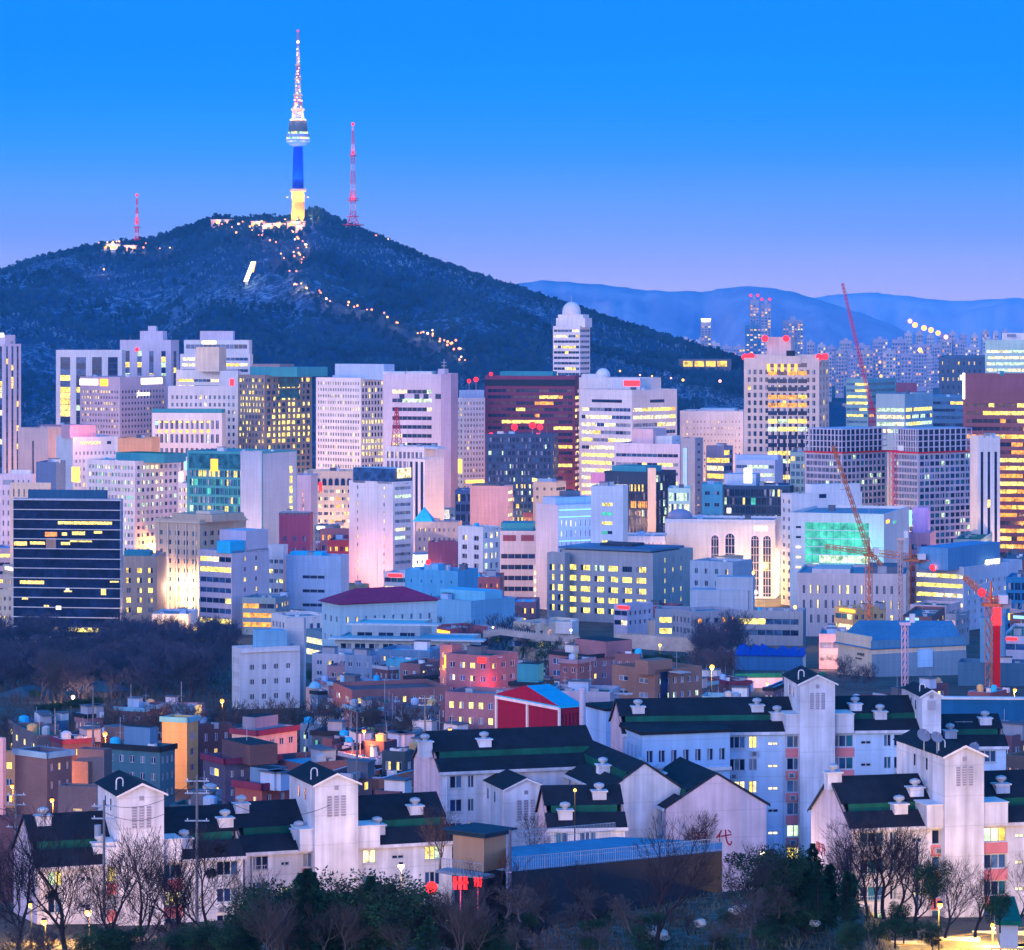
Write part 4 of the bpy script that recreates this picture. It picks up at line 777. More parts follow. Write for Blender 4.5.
k=B('office_building','small tan block with two columns of yellow windows right of the black glass tower',122,157,None,556,1360,3,wall((.48,.38,.32)),S(n=3,w=.4,h=.5,fh=4.2,lit=.55,lc='vy',dk='p',top=4)); rbox(k,124,150,551,TEA,.2,.6)
k=B('office_building','lilac office with yellow-lit strip windows beside a blank windowed side wall',199,232,269,551,1330,36,LAV,S(k='S',fh=4.3,h=.48,lit=.3,lc='vw',dk='nb',top=1.5,z=[(214,560,232,575,.8,'v'),(199,591,232,600,.7,'v')]),S(n=2,w=.2,h=.4,fh=4.3,lit=.25,lc='v',dk='nk',mu=.2)); rbox(k,230,245,541,CYR,.0,.4,side='R'); rbox(k,246,268,530,LAV,.0,.8,side='R',name='stair_block')
k=B('cafe_building','small white two storey corner building lit at the foot of the tan hotel',152,188,None,614,1290,4,WHT,S(n=4,w=.6,h=.6,fh=4,lit=.5,lc='vw',dk='p'))
B('office_building','pale low building peeping behind black glass tower at the left edge',-8,13,15,590,1330,9,CRM,S(n=4,w=.4,h=.4,fh=4,lit=.15,lc='v',dk='n'))
B('office_building','pink-grey low building with blue roof at the left photo edge',-10,12,None,548,1500,4,PNK,S(k='S',fh=4,h=.4,lit=.4,lc='vo',dk='n'),roofm=CYR)
# KT like lit office
k=B('office_building','wide grey office with five rows of bright yellow windows and blank right side',560,653,693,553,1360,30,wall((.34,.35,.38)),S(n=6,w=.68,h=.5,fh=4.6,lit=.95,lc='v',dk='n',top=5,mu=.05,p=4,fm=DGR,z=[(560,564,655,572,.97,'gv')]),S(n=3,w=.14,h=.45,fh=4.4,lit=.5,lc='v',dk='p',mu=.2),blocks=[dict(xl=547,xc=565,xr=570,yt=553,D=1372,L=S(n=2,w=.6,h=.6,fh=4.3,lit=.95,lc='v',top=4,fm=DGR))])
m=MB(); m.box(-k.wl*1.0,-1.5,k.H+.5,-.5,k.wr*.8,k.H+1.4,wall((.10,.16,.24))); m.box(-k.wl*.95,1,k.H-.8,-k.wl*.02,k.wr*.7,k.H+.5,DRK); put(k,m,'canopy_roof'); rbox(k,600,632,546,NAVY,.3,.6,H0=k.H+1.4); clutter(k,3,7)
m=MB(); m.box(-k.wl,-.3,0,-k.wl+.8,-.003,k.H,DGR); put(k,m,'corner_pier')
k=B('office_building','low annex with white glowing gable sign below the yellow lit office',640,680,694,622,1290,28,CRM,S(n=3,w=.4,h=.35,fh=4.2,lit=.3,lc='g',dk='t',top=3)); sign(k,660,678,619,625,GREEN,name='green_sign')
k=B('wedding_hall','large white-pink hall with tall round arched windows',665,775,781,520,1500,10,WHT,None,None)
for cx,hw,yt_ in ((715,3.6,536),(730,4.6,534),(755,3.8,536),(767,3.8,536)):
    a,b_=k.lx(cx-hw),k.lx(cx+hw); r_=(b_-a)/2; zt=Z(yt_,k.D)-k.z0-r_; xm=(a+b_)/2; m=MB()
    for ex,yy_,mt in ((.9,-.12,wall((.8,.72,.8))),(0,-.2,G['n'])): m.poly([(xm-r_-ex,yy_,3)]+[(xm-(r_+ex)*math.cos(q*PI/10),yy_,zt+(r_+ex)*math.sin(q*PI/10)) for q in range(11)]+[(xm+r_+ex,yy_,3)],mt)
    for q in (-.33,.33): m.box(xm+q*r_-.12,-.3,3,xm+q*r_+.12,-.201,zt+r_*.8,LAV)
    for q in range(9): m.box(a,-.28,zt-q*3.6-.12,b_,-.202,zt-q*3.6+.12,LAV)
    put(k,m,'arched_window')
sign(k,750,772,526.5,531,None,'L','웨딩홀',SIGW,size=1.4); m=MB(); m.lathe(k.lx(680,12),12,[(k.H,6),(k.H+.5,6)]+[(k.H+.5+3.6*math.sin(q*PI/12),6*math.cos(q*PI/12)+.01) for q in range(7)],wall((.30,.30,.38)),24); put(k,m,'round_roof'); point(k.root,(-12,-9,4),7000,(1,.75,.6),1)
m=MB(); m.box(-k.wl-.4,-.5,k.H-2,.3,-.003,k.H-1.3,WHT); put(k,m,'cornice')
k=B('white_hall','low white hall with glowing pink ribbed band between stair tower and wedding hall',597,665,None,536,1480,5,WHT,S(k='V',n=16,w=.3,dk='m',lit=.4,lc='m',fh=4,top=3,mull=False)); 
k=B('office_building','tall narrow white block with dark side slots rising behind the glass theatre',781,792,862,494,1460,62,WHT,S(n=2,w=.4,h=.45,fh=4,lit=.15,dk='n'),None); rbox(k,812,860,484,WHT,.1,.7,side='R'); sign(k,819,826,494,498,G['n'],'R',name='window')
k=B('glass_theatre','white framed box with a huge glowing turquoise glass wall',790,884,909,514,1400,17,WHT,S(k='S',fh=3.6,h=.9,lit=.9,lc='c',dk='ct',top=4,mu=.16,bot=4,rows=7,z=[(815,523,880,527,.2,'c'),(815,556,880,575,.7,'gc')],fm=TEA),None,par=1.2); 
for q in range(5): sign(k,796,801,526+q*10,528+q*10,G['n' if q<2 else 'w'],name='window')
sign(k,886,889,520,523,SIGO,'R'); sign(k,893,896,521,523,G['c'],'R'); point(k.root,(-12,-10,30),7000,(.1,1,.8),1)
k=B('civic_building','pale classical low building with pilasters and small windows below the glass theatre',797,906,910,574,1300,9,wall((.6,.52,.52)),S(n=14,w=.3,h=.55,fh=6,lit=.2,lc='v',dk='nk',top=3.5,z=[(868,578,906,585,.8,'v'),(800,578,850,585,.0,'v'),(820,590,870,600,.7,'vo')])); rbox(k,812,850,569,wall((.6,.52,.52)),.2,.7); rbox(k,868,900,567,DGR,.2,.7)
k=B('shop_tower','pink block with white and blue billboard on its roof',908,930,936,533,1480,16,wall((.62,.36,.42)),S(n=2,w=.6,h=.5,fh=5,lit=.1,dk='n',top=4)); rbox(k,913,928,508,wall((.75,.5,.75)),.2,.6,'billboard'); sign(k,905,912,510,526,SIGB,name='lit_billboard')
k=B('office_building','blue-white office with rows of bright white windows and sloped blue roof block',915,964,1022,567,1330,36,wall((.58,.60,.68)),S(k='S',fh=4.0,h=.42,lit=.9,lc='wv',dk='n',top=2),S(n=9,w=.35,h=.42,fh=4.0,lit=.25,lc='wg',dk='p',top=5,mu=.04)); rbox(k,948,1000,545,wall((.16,.28,.42)),.1,.7,side='R'); sign(k,971,1012,559,565,None,'R','세울대학병원',SIGW); rbox(k,934,950,560,wall((.35,.5,.6)),.1,.7); sign(k,926,933,550,562,SIGW)
B('office_building','blue glass corner block at the right edge beside the blue-white office',1006,1050,None,578,1260,14,wall((.08,.2,.35)),S(n=6,w=.8,h=.7,fh=4,lit=.1,dk='nb'))
k=B('office_building','long two storey grey office with yellow windows below the wedding hall',655,803,806,611,1210,10,wall((.28,.32,.38)),S(k='S',fh=4.2,h=.5,lit=.35,lc='v',dk='bns',top=2)); rbox(k,690,748,590,wall((.36,.42,.50)),.3,.9); rbox(k,716,753,577,wall((.36,.42,.50)),.4,.9); clutter(k,8,4)
k=B('office_building','blank grey-blue block with four lit windows left under the wedding hall',690,733,752,562,1300,30,wall((.36,.42,.50)),S(n=4,w=.3,h=.4,fh=5,lit=.2,dk='nt'),S(n=3,w=.5,h=.4,fh=5,lit=.9,lc='v',rows=2,top=9))
# right: museum, construction towers
def flats(label,xl,xc,xr,yt,D,th):
    W2=wall((.42,.42,.50)); k=B('apartment_tower',label,xl,xc,xr,yt+24,D,th,W2,S(n=9,w=.84,h=.66,fh=3.35,lit=.02,lc='g',dk='nnkb',p=3,top=.6,fm=W2),S(n=10,w=.84,h=.66,fh=3.35,lit=.02,lc='g',dk='nkbt',p=3,top=.6,fm=W2))
    m=MB(); Hh=Z(yt,D)-Z(yt+24,D); n=10; W3=wall((.5,.5,.6))
    for r in range(4):
        z=k.H+Hh*r/4+.01; m.box(-k.wl,0,z+Hh/4-.5,0,k.wr,z+Hh/4-.02,W3)
        for q in range(n+1):
            m.box(-k.wl+k.wl*q/n-(.3 if q else 0),.0,z,-k.wl+k.wl*q/n+(.3 if q<n else 0),.5,z+Hh/4-.5,W3); m.box(-.5,k.wr*q/n-(.3 if q else 0),z,-.003,k.wr*q/n+(.3 if q<n else 0),z+Hh/4-.5,W3)
        m.box(-k.wl+2,2,z,-2,k.wr-2,z+Hh/4-.5,G['n'])
    put(k,m,'open_floor_frame'); m=MB(); m.box(-k.wl-.5,-.5,k.H-.3,.5,-.004,k.H+.5,RED); m.box(.004,-.5,k.H-.3,.5,k.wr+.5,k.H+.5,RED); put(k,m,'safety_rail'); return k
flats('unfinished dark gridded apartment tower, left of the pair, with open top floors',805,842,887,429,1660,44)
flats('unfinished dark gridded apartment tower, right of the pair, beside the striped white slab',893,918,972,429,1640,52)
k=B('office_tower','white slab with three dark vertical stripes right of the unfinished towers',970,978,1000,436,1600,70,WHT,None,S(k='V',n=3,w=.42,dk='nk',lit=.04,lc='v',fh=4,top=8,mull=False))
B('office_building','mint glass stair block attached at the far left of the unfinished towers',790,806,None,452,1690,6,wall((.3,.42,.46)),S(n=3,w=.7,h=.6,fh=4,lit=.1,dk='bt'))
k=B('museum_hall','big hall with beige sign wall, blue-grey side and pale blue gable roof',838,871,966,650,960,66,CRM,None,None,par=0,roofm=wall((.10,.20,.30)))
k2=k
m=MB(); Hh=Z(627,960)-Z(650,960); m.poly([(-k.wl-1,-1,k.H+.3),(.6,-1,k.H+.3),(0.6,k.wr*.98,k.H+.3),(-k.wl*.4,k.wr,k.H+Hh),(-k.wl-1,8,k.H+Hh)],wall((.10,.20,.30))); m.box(-k.wl-.6,-.5,k.H,-.0,.4,k.H+4,CRM); m.box(-.4,0,k.H,.2,k.wr,k.H+2.8,wall((.14,.24,.33))); put(k,m,'sloped_roof')
sign(k,872,966,652,696,wall((.22,.29,.35)),'R',name='side_cladding',out_=.2); sign(k,917,932,649,667,wall((.45,.62,.85)),'R',name='banner',out_=.5)
sign(k,918,931,651,656,None,'R','기획전시',SIGB); sign(k,918,931,660,665,None,'R','연중무휴',SIGB)
sign(k,855,868,653,656,None,'L','XI 미술관',DRK,size=1.5); sign(k,851,868,657.5,659.5,None,'L','ART GALLERY',DRK)
for q in range(4): sign(k,935+q*5.5,939+q*5.5,676,682,G['n'],'R',name='window',out_=.3)
k=B('pink_building','low glowing pink and white block left of the museum hall',819,845,None,634,1010,7,wall((.7,.5,.5)),S(k='S',fh=4,h=.45,lit=.5,lc='mo',dk='p')); point(k.root,(-6,-6,6),4500,(1,.45,.3),1)
k=B('site_hoarding','long glowing white hoarding wall topped with green netting at the building site',735,826,None,677,900,-6,wall((.7,.6,.6)),None,cat='hoarding',parm=GREEN,dmax=(0,2)); point(k.root,(-18,-10,8),5000,(1,.5,.35),1)
m=MB(); m.box(-k.wl,-.1,k.H,0,1.5,k.H+1.2,GREEN); put(k,m,'green_netting')
k=B('tarp_shelter','site shed covered by bright blue tarpaulin beneath the two storey grey office',735,803,806,657,1000,10,wall((.10,.2,.35)),None,par=0,roofm=wall((.03,.08,.3)),cat='shed')
m=MB(); rr=random.Random(3)
for q in range(9): x=-k.wl*q/9; m.poly([(x,0,k.H+.4),(x-k.wl/9,0,k.H+.4),(x-k.wl/9,k.wr,k.H+rr.uniform(1,3)),(x,k.wr,k.H+rr.uniform(1,3))],wall((.03,.09,.32)))
put(k,m,'tarpaulin')
k=B('brick_building','red brick building with small lit windows at the right edge behind the crane',946,1040,None,712,850,12,wall((.28,.08,.09)),S(n=9,w=.3,h=.5,fh=4,lit=.5,lc='mvw',dk='p')); 
k=B('office_building','blue-grey low office with roof plant right of the museum hall',958,1050,None,664,905,12,wall((.10,.18,.26)),S(k='S',fh=4.5,h=.35,lit=.15,lc='v',dk='nb')); rbox(k,980,1005,618,wall((.2,.34,.46)),.3,.7); clutter(k,6,44)
k=B('site_barrier','blue corrugated site barrier with pale rail behind the right flats',938,1050,None,700,500,4,wall((.05,.13,.24)),None,cat='barrier',par=0,dmax=(0,1),roofm=WHT)
# ================= cranes =================
def crane(label,px,D,yb,yt,jib,cj,mt,w_=1.6,glow=None,cab=True,lm=()):
    """tower crane: lattice mast, slewing cab, jib to (px,py) and counter-jib to (px,py)"""
    z0=Z(yb,D); t=thing('tower_crane',label,'crane',(X(px,D),D,z0)); K=D/F; H=Z(yt,D)-z0
    def lat(m,p,q,r0,r1,n,th=.13):
        p,q=Vector(p),Vector(q); d=q-p; a=d.orthogonal().normalized(); b=d.normalized().cross(a)
        for i in range(n):
            for j in range(4):
                an=PI/4+j*PI/2; an2=an+PI/2
                f0,f1=i/n,(i+1)/n; ra,rb=r0+(r1-r0)*f0,r0+(r1-r0)*f1
                P0=p+d*f0+a*ra*math.cos(an)+b*ra*math.sin(an); P1=p+d*f1+a*rb*math.cos(an)+b*rb*math.sin(an); P2=p+d*f1+a*rb*math.cos(an2)+b*rb*math.sin(an2)
                m.tube(P0,P1,th*1.25,th*1.25,mt,3); m.tube(P0,P2,th,th,mt,3)
    m=MB(); lat(m,(0,0,0),(0,0,H),w_*.75,w_*.75,max(4,int(H/(w_*1.6)))); m.build('mast',t)
    if cab:
        m=MB(); m.box(-w_*1.2,-w_*1.2,H,w_*1.2,w_*1.2,H+.8,mt); m.box(w_,-w_*1.4,H+.8,w_*2.2,w_*.2,H+3.2,WHT); m.build('cab',t)
    if jib:
        q=((jib[0]-px)*K,4,Z(jib[1],D)-z0); m=MB(); L=Vector(q).length; lat(m,(0,0,H+1.5),q,w_*.6,w_*.35,max(6,int((Vector(q)-Vector((0,0,H))).length/2.6)),.12); m.build('jib',t)
        m=MB(); m.lathe(0,0,[(H+.8,.5),(H+7,.2)],mt,4); m.tube((0,0,H+7),((q[0])*.6,q[1]*.6,H+1.5+(q[2]-H-1.5)*.6),.07,.07,MET,3); 
        if cj: m.tube((0,0,H+7),((cj[0]-px)*K,0,Z(cj[1],D)-z0),.07,.07,MET,3)
        m.build('stay_cable',t)
    if cj:
        q=((cj[0]-px)*K,0,Z(cj[1],D)-z0); m=MB(); lat(m,(0,0,H+1.5),q,w_*.5,w_*.5,5); m.build('counter_jib',t); m=MB(); m.box(q[0]-1.6,-1.2,q[2]-2.6,q[0]+1.6,1.2,q[2],GRY); m.build('counterweight',t)
    for a,b_,r_ in lm: m=MB(); x=(a-px)*K; m.ball(x,-1.5,Z(b_,D)-z0,r_,BEAC,8); m.build('warning_light',t); point(t,(x,-3.5,Z(b_,D)-z0),200*r_*r_,(1,.12,.05),.5)
    return t
CO=wall((.50,.20,.12)); CR=wall((.50,.07,.10)); CP=wall((.62,.45,.42))
crane('red luffing crane with long raised jib standing against the far mountains',872,2250,445,410,(843,283),(880,418),CR,2.6)
crane('orange tower crane in front of the classical building, jib pointing left',869,1180,625,556,(834,446),(882,566),CO,1.6,lm=())
crane('brown tower crane whose arm reaches left across the pink billboard block',911,1330,606,561,(826,547),(938,562),CO,2.6,lm=((933,567,1.6),))
crane('tall red crane mast rising before the unfinished apartment towers',893,1550,520,452,None,None,CR,2.2,cab=True)
crane('slim pink and white crane mast beside the orange crane',900.5,1100,640,540,None,None,CP,1.1)
crane('white and red site hoist mast in front of the museum hall',905,900,692,625,None,None,wall((.75,.55,.6)),1.2,lm=())
crane('tall orange crane at the right edge with jib angled up to the left',991,900,704,606,(966,578),(1005,599),CO,2.0,lm=((981,592,1.1),(993.5,618,.9)))
crane('pale crane arm tip entering from the right photo edge',1026,1100,690,618,(1012,611),None,CP,1.4)
k=thing('site_hoist','tall glowing red hoist cabin column strapped to the right orange crane','hoist',(X(997,895),895,Z(704,895))); m=MB(); m.box(-.9,0,0,.9,1.6,26,wall((.6,.05,.05))); m.build('hoist_column',k); m=MB(); m.box(-1.1,-.3,22,1.1,-.05,27,SIGR); m.build('hoist_light',k)
# ================= institutional mid-ground =================
k=B('school_building','pale four storey building with paired windows and tall stair tower',232,240,300,648,800,66,wall((.55,.56,.60)),S(n=3,w=.5,h=.42,fh=3.6,lit=.05,dk='p',mu=.1),S(n=4,w=.36,h=.34,fh=3.7,lit=.12,lc='y',dk='nn',top=3,mu=.1,p=3),roofm=wall((.2,.42,.48)))
rbox(k,257,285,630,wall((.25,.42,.55)),.3,.8,side='R'); rbox(k,268,287,631,wall((.25,.42,.55)),.1,.4,side='R')
m=MB(); m.box(.003,k.wr*.02,k.H-1.2,.5,k.wr*.98,k.H-.9,WHT); put(k,m,'cornice')
k=B('stair_tower','plain pale tower slab rising behind the right end of the four storey building',286,304,306,618,812,12,wall((.5,.52,.56)),S(k='S',fh=4,h=.3,lit=0,dk='n',top=12,mu=.6)); 
def hip(label,xl,xc,xr,ye,yr,D,th,wm,rm,L,Rr,name='hall',over=1.2,cat='building',hipf=.25):
    k=B(name,label,xl,xc,xr,ye,D,th,wm,L,Rr,par=0,roofm=rm,cat=cat); h=(ye-yr)*D/F; m=MB(); a=over; W,Dp=k.wl,k.wr; z=k.H+.36
    if W>=Dp: r0,r1=(-W+W*hipf,Dp/2,z+h),(-W*hipf,Dp/2,z+h)
    else: r0,r1=(-W/2,Dp*hipf,z+h),(-W/2,Dp*(1-hipf),z+h)
    A,B_,C,E=(-W-a,-a,z),(a,-a,z),(a,Dp+a,z),(-W-a,Dp+a,z)
    if W>=Dp: m.poly([A,B_,r1,r0],rm); m.poly([B_,C,r1],rm); m.poly([C,E,r0,r1],rm); m.poly([E,A,r0],rm)
    else: m.poly([A,B_,r0],rm); m.poly([B_,C,r1,r0],rm); m.poly([C,E,r1],rm); m.poly([E,A,r0,r1],rm)
    put(k,m,'pitched_roof'); return k
hip('long pale blue hall with maroon hipped roof above the modern villa',322,340,437,605,592,1000,62,wall((.42,.55,.62)),wall((.22,.05,.10)),S(n=3,w=.3,h=.3,fh=6,lit=0,dk='n'),S(n=10,w=.25,h=.3,fh=6,lit=0,dk='nb'))
k=B('modern_villa','wide flat-roofed modern villa with terraces and dark glass',335,470,481,640,930,9,wall((.40,.44,.46)),S(n=9,w=.75,h=.6,fh=3.4,lit=.0,dk='kn',top=.8),par=.4,blocks=[dict(xl=352,xc=420,xr=432,yt=625,D=945,L=S(n=3,w=.7,h=.6,fh=4,dk='kn',lit=0),par=.4,roofm=wall((.3,.5,.5)))],roofm=wall((.25,.42,.48)),cat='house')
for y_,a0,a1 in ((641,330,485),(626,348,440),(652,325,490)): 
    m=MB(); x0,x1=k.lx(a0),k.lx(a1); z=Z(y_,930)-k.z0; m.box(x0,-2.5,z,x1,2.5,z+.5,wall((.5,.56,.6))); put(k,m,'roof_slab')
k=B('factory_building','bright blue windowless building with rooftop huts behind the villa',405,458,478,571,1180,26,wall((.18,.38,.55)),S(n=5,w=.12,h=.2,fh=5,lit=.1,dk='n'),None); rbox(k,424,438,564,wall((.2,.45,.6)),.2,.5); rbox(k,410,420,568,wall((.2,.45,.6)),.2,.5); beacon(k,428,562,1.0,y=.1,lightE=1200,name='orange_lamp')
k=B('workshop_building','blue-grey building with a row of narrow dark windows left of the banded white block',420,471,515,601,1120,40,wall((.25,.42,.55)),None,S(n=9,w=.3,h=.35,fh=5,lit=.05,dk='k',top=5,rows=1)); rbox(k,440,485,590,wall((.25,.5,.62)),.4,.8)
for a in range(10): pass
k=B('brick_house','small pinkish brick houses row with rooftop tanks right of the blue building',472,500,None,577,1330,4,wall((.35,.14,.15)),S(n=5,w=.4,h=.4,fh=4,lit=.2,lc='o',dk='n')); clutter(k,4,5)
k=B('shop_row','low glowing shop row with pink and blue signs at the park corner',505,536,540,622,1210,10,wall((.5,.3,.3)),S(k='S',fh=4,h=.6,lit=.8,lc='mwo',dk='b'),roofm=CYR)
B('townhouse','dark small house with cyan roof above the glowing shop row',512,536,None,602,1290,4,wall((.2,.12,.15)),S(n=3,w=.5,h=.5,fh=4,lit=.2,dk='n'),roofm=CYR)
k=B('guard_house','small white house with lamp on the fortress-wall slope',553,572,578,622,1080,16,WHT,S(n=2,w=.4,h=.4,fh=3,lit=.3,lc='y',dk='n'),cat='house',zb=Z(634,1080))
# fortress wall of pale stone climbing the slope
def stonewall(label,pts,D,hpx,mt):
    t=thing('stone_wall',label,'wall',(X(pts[0][0],D),D,Z(pts[0][1],D)-3)); m=MB(); bx,bz=t.location[0],t.location[2]
    for (a,b_),(c,d) in zip(pts,pts[1:]):
        n=max(1,int(abs(c-a)/2.2))
        for i in range(n):
            f0,f1=i/n,(i+1)/n; x0,x1=X(a+(c-a)*f0,D)-bx,X(a+(c-a)*f1,D)-bx; z=Z(b_+(d-b_)*(f0+f1)/2,D)-bz; m.box(x0,0,z-hpx*D/F,x1,1.2,z,mt); m.box(x0+.1,0.1,z+.001,x0+(x1-x0)*.6,1.0,z+.45,mt)
    m.build('masonry',t); return t
STN=brick((.55,.50,.48),'stone',.35)
stonewall('pale stone fortress wall curving down the slope right of the yellow lit office',[(615,634),(640,635),(665,637),(686,638),(693,645),(703,655)],940,14,STN)
stonewall('low stone terrace wall left of the small white guard house',[(483,632),(500,629),(530,633),(560,636),(580,637)],960,6,STN)
# ================= village houses =================
def H(label,xl,xc,xr,yt,D,th,wm,L=None,Rr=None,roof=None,cl=2,hut=None,band=None,par=.9,name='house',tank=True,**kw):
    roof=roof or random.Random(int((xl or 9)*3+yt)).choice([ROOFG,GREEN,GREEN,wall((.22,.30,.36)),wall((.14,.30,.36))])
    k=B(name,label,xl,xc,xr,yt,D,th,wm,L,Rr,roofm=roof,par=par,cat='house',detail=2,parm=band or None,**kw)
    if band:
        m=MB(); z=k.H; m.box(-k.wl-.35,-.35,z-.9,.35,-.003,z+.06,band); m.box(.003,-.35,z-.9,.35,k.wr+.35,z+.06,band); put(k,m,'roof_band')
    if hut: rbox(k,hut[0],hut[1],hut[2],hut[3] if len(hut)>3 else wm,.3,.8,'stair_hut',side='L' if k.wl>=k.wr*.7 else 'R',top=DRK)
    if cl: clutter(k,cl,int((xl or 5)+yt),tank)
    return k
W=lambda n=3,lit=.2,h=.42,w=.45,lc='y',top=.9,**k_: S(n=n,fh=2.9,w=w,h=h,lit=lit,lc=lc,dk='nnpb',top=top,bot=.6,rec=.15,fm=k_.pop('fm',WHT),**k_)
BR2=brick((.30,.15,.17)); BR3=brick((.22,.11,.14)); PK=brick((.46,.23,.27)); GB=brick((.20,.16,.20)); BL=wall((.16,.24,.34)); OR=brick((.38,.21,.17)); LG=wall((.46,.46,.52)); MR=wall((.16,.05,.08))
# back rows
H('white wall house with red roof lamp behind the pair of arched windows',312,362,378,655,880,18,LG,W(4,.05),None,cl=2)
H('low row house with red tiled strip roof among shrubs',327,385,393,667,860,14,wall((.35,.25,.28)),W(5,.1),None,roof=MR,cl=3)
k=H('beige house with two rounded dormer arches beside the four storey building',306,350,355,688,790,12,wall((.55,.42,.40)),W(2,.35,.5,.6,'v'),W(1)); 
for px in (315,337):
    m=MB(); x=k.lx(px); m.lathe(x,.0,[(k.H-.2,1.6),(k.H+.4,1.5),(k.H+1.2,.9),(k.H+1.5,.1)],wall((.3,.5,.6)),10); put(k,m,'dormer')
H('long low glazed greenhouse-roofed house right of the rounded dormer house',352,412,420,683,810,14,wall((.25,.32,.40)),W(6,.1),W(2),roof=CYR,cl=5)
H('grey flat house with rooftop hut right of the school stair tower',345,372,382,656,840,26,wall((.3,.36,.45)),W(3,.1),W(1),hut=(352,370,650,BL),cl=3)
H('blue metal clad house with terrace below the modern villa',378,430,446,651,860,18,BL,W(6,.05),W(2,.5),roof=wall((.25,.5,.6)),cl=3)
H('brick house with pale roof edge left of the arched pink house',400,420,446,664,800,30,BR2,W(2,.3),W(3,.5),cl=3)
H('cyan roofed low shed house in the middle of the alley rows',386,412,420,660,830,26,wall((.15,.35,.45)),W(2,.1),None,roof=CYR,cl=1)
H('maroon brick house with dark canopy left of the pink glowing house',405,424,462,677,760,34,BR3,W(2,.5),W(3,.2),roof=GREEN,band=DRK,cl=2)
k=H('tall pink rendered house glowing red at its corner under a neon sign',446,489,518,656,720,34,PK,W(4,.5,.45,.5,'wvm'),W(3,.1),roof=GREEN,cl=3); sign(k,478,486,657.5,663,SIGR,name='red_curtain'); sign(k,482,506,672,690,None)
m=MB(); m.box(-3,-1.2,k.H-8.5,-1,-.8,k.H-7.5,SIGR); put(k,m,'neon_sign'); point(k.root,(1.5,-2.2,k.H-7),2500,(1,.02,.03),.3); point(k.root,(-2,-3,k.H-7.5),1200,(1,.05,.03),.3)
k=H('pink house with round arched doorway glowing orange',440,452,462,645,735,38,PK,W(2,.2),W(1),roof=TEA,cl=0); point(k.root,(-1,-2,k.H-4.5),1500,(1,.4,.03),.3); sign(k,445,452,655,668,SIGO,name='glowing_doorway')
H('dark brick house with black mansard roof right of the pink glowing house',510,541,552,683,690,22,BR3,W(2,.05),W(2),band=DRK,hut=(517,538,664,TEA),cl=2)
k=H('large pink villa with stacked terraces at the foot of the fortress wall',549,588,640,655,780,50,PK,W(3,.3,.5,.6),W(5,.1),roof=GREEN,band=DRK,hut=(575,606,640,PK),cl=4)
H('brick porch wing with cyan roof in front of the large pink villa',560,578,594,660,740,30,BR2,W(2),W(2,.2),roof=CYR,cl=4,band=wall((.3,.25,.3)))
H('small brick house behind the long brick flats, beside the lamp slope',615,640,643,654,760,12,BR2,W(3,.1),None,roof=CYR,cl=2)
k=H('long brown brick flats with grey central stair bay and two lit windows',612,655,702,670,640,52,OR,W(2,.1,.35),W(6,.2,.4,.45,'g'),roof=wall((.15,.3,.36)),cl=4); rbox(k,648,672,660,OR,.0,.3,side='R',name='stair_bay'); m=MB(); y=k.ly(663); m.box(.01,y-.7,0,.4,y+.9,k.H-.5,G['n']); put(k,m,'stair_glazing')
H('white balustrade terrace house crowded with tanks left of the brown flats',548,610,620,692,590,12,wall((.5,.45,.5)),W(5,.05),None,cl=9,roof=GREEN)
H('grey and pink flats with several lit windows left of the red gable shed',445,497,517,694,610,22,PK,W(5,.55,.45,.5,'v'),W(2,.1),roof=wall((.2,.3,.36)),cl=3)
H('long brick school annex with lit windows above the bare hedge',333,352,448,690,700,72,BR2,W(2,.2),W(10,.3,.45,.4,'v'),roof=BR3,cl=0)
H('dark shed with cyan roof between the school annex and pink flats',405,443,448,706,640,12,wall((.10,.14,.20)),W(4,.1),None,roof=CYR,cl=4)
H('brown brick flats with three yellow windows left of the street lamp',440,452,473,702,620,40,BR3,W(2,.1),W(3,.4,.4),cl=1)
# red gable shed
k=H('red fronted gable shed with bright cyan roof',497,560,580,708,560,58,wall((.20,.025,.055)),None,S(n=5,w=.5,h=.62,fh=3.6,lit=0,dk='k',rows=1,top=.4,bot=.2),par=0,roof=wall((.10,.50,.78)),cl=0)
zz_=k.H+.36; hh=2.6; m=MB(); a=-k.wl/2; m.poly([(-k.wl-.4,-.4,zz_),(.4,-.4,zz_),(a,-.4,zz_+hh)],wall((.22,.03,.06))); RF=wall((.10,.36,.50)); m.poly([(.4,-.4,zz_),(.4,k.wr+.4,zz_),(a,k.wr+.4,zz_+hh),(a,-.4,zz_+hh)],RF); m.poly([(-k.wl-.4,k.wr+.4,zz_),(-k.wl-.4,-.4,zz_),(a,-.4,zz_+hh),(a,k.wr+.4,zz_+hh)],RF); m.poly([(.4,k.wr+.4,zz_),(-k.wl-.4,k.wr+.4,zz_),(a,k.wr+.4,zz_+hh)],RF); put(k,m,'gable_roof')
m=MB()
for f in (0,.5,1): m.box(-k.wl*f-.25,-.3,0,-k.wl*f+.25,-.003,k.H,WHT)
m.box(-k.wl-.3,-.32,k.H-.4,.3,-.301,k.H+.1,WHT); put(k,m,'white_frame')
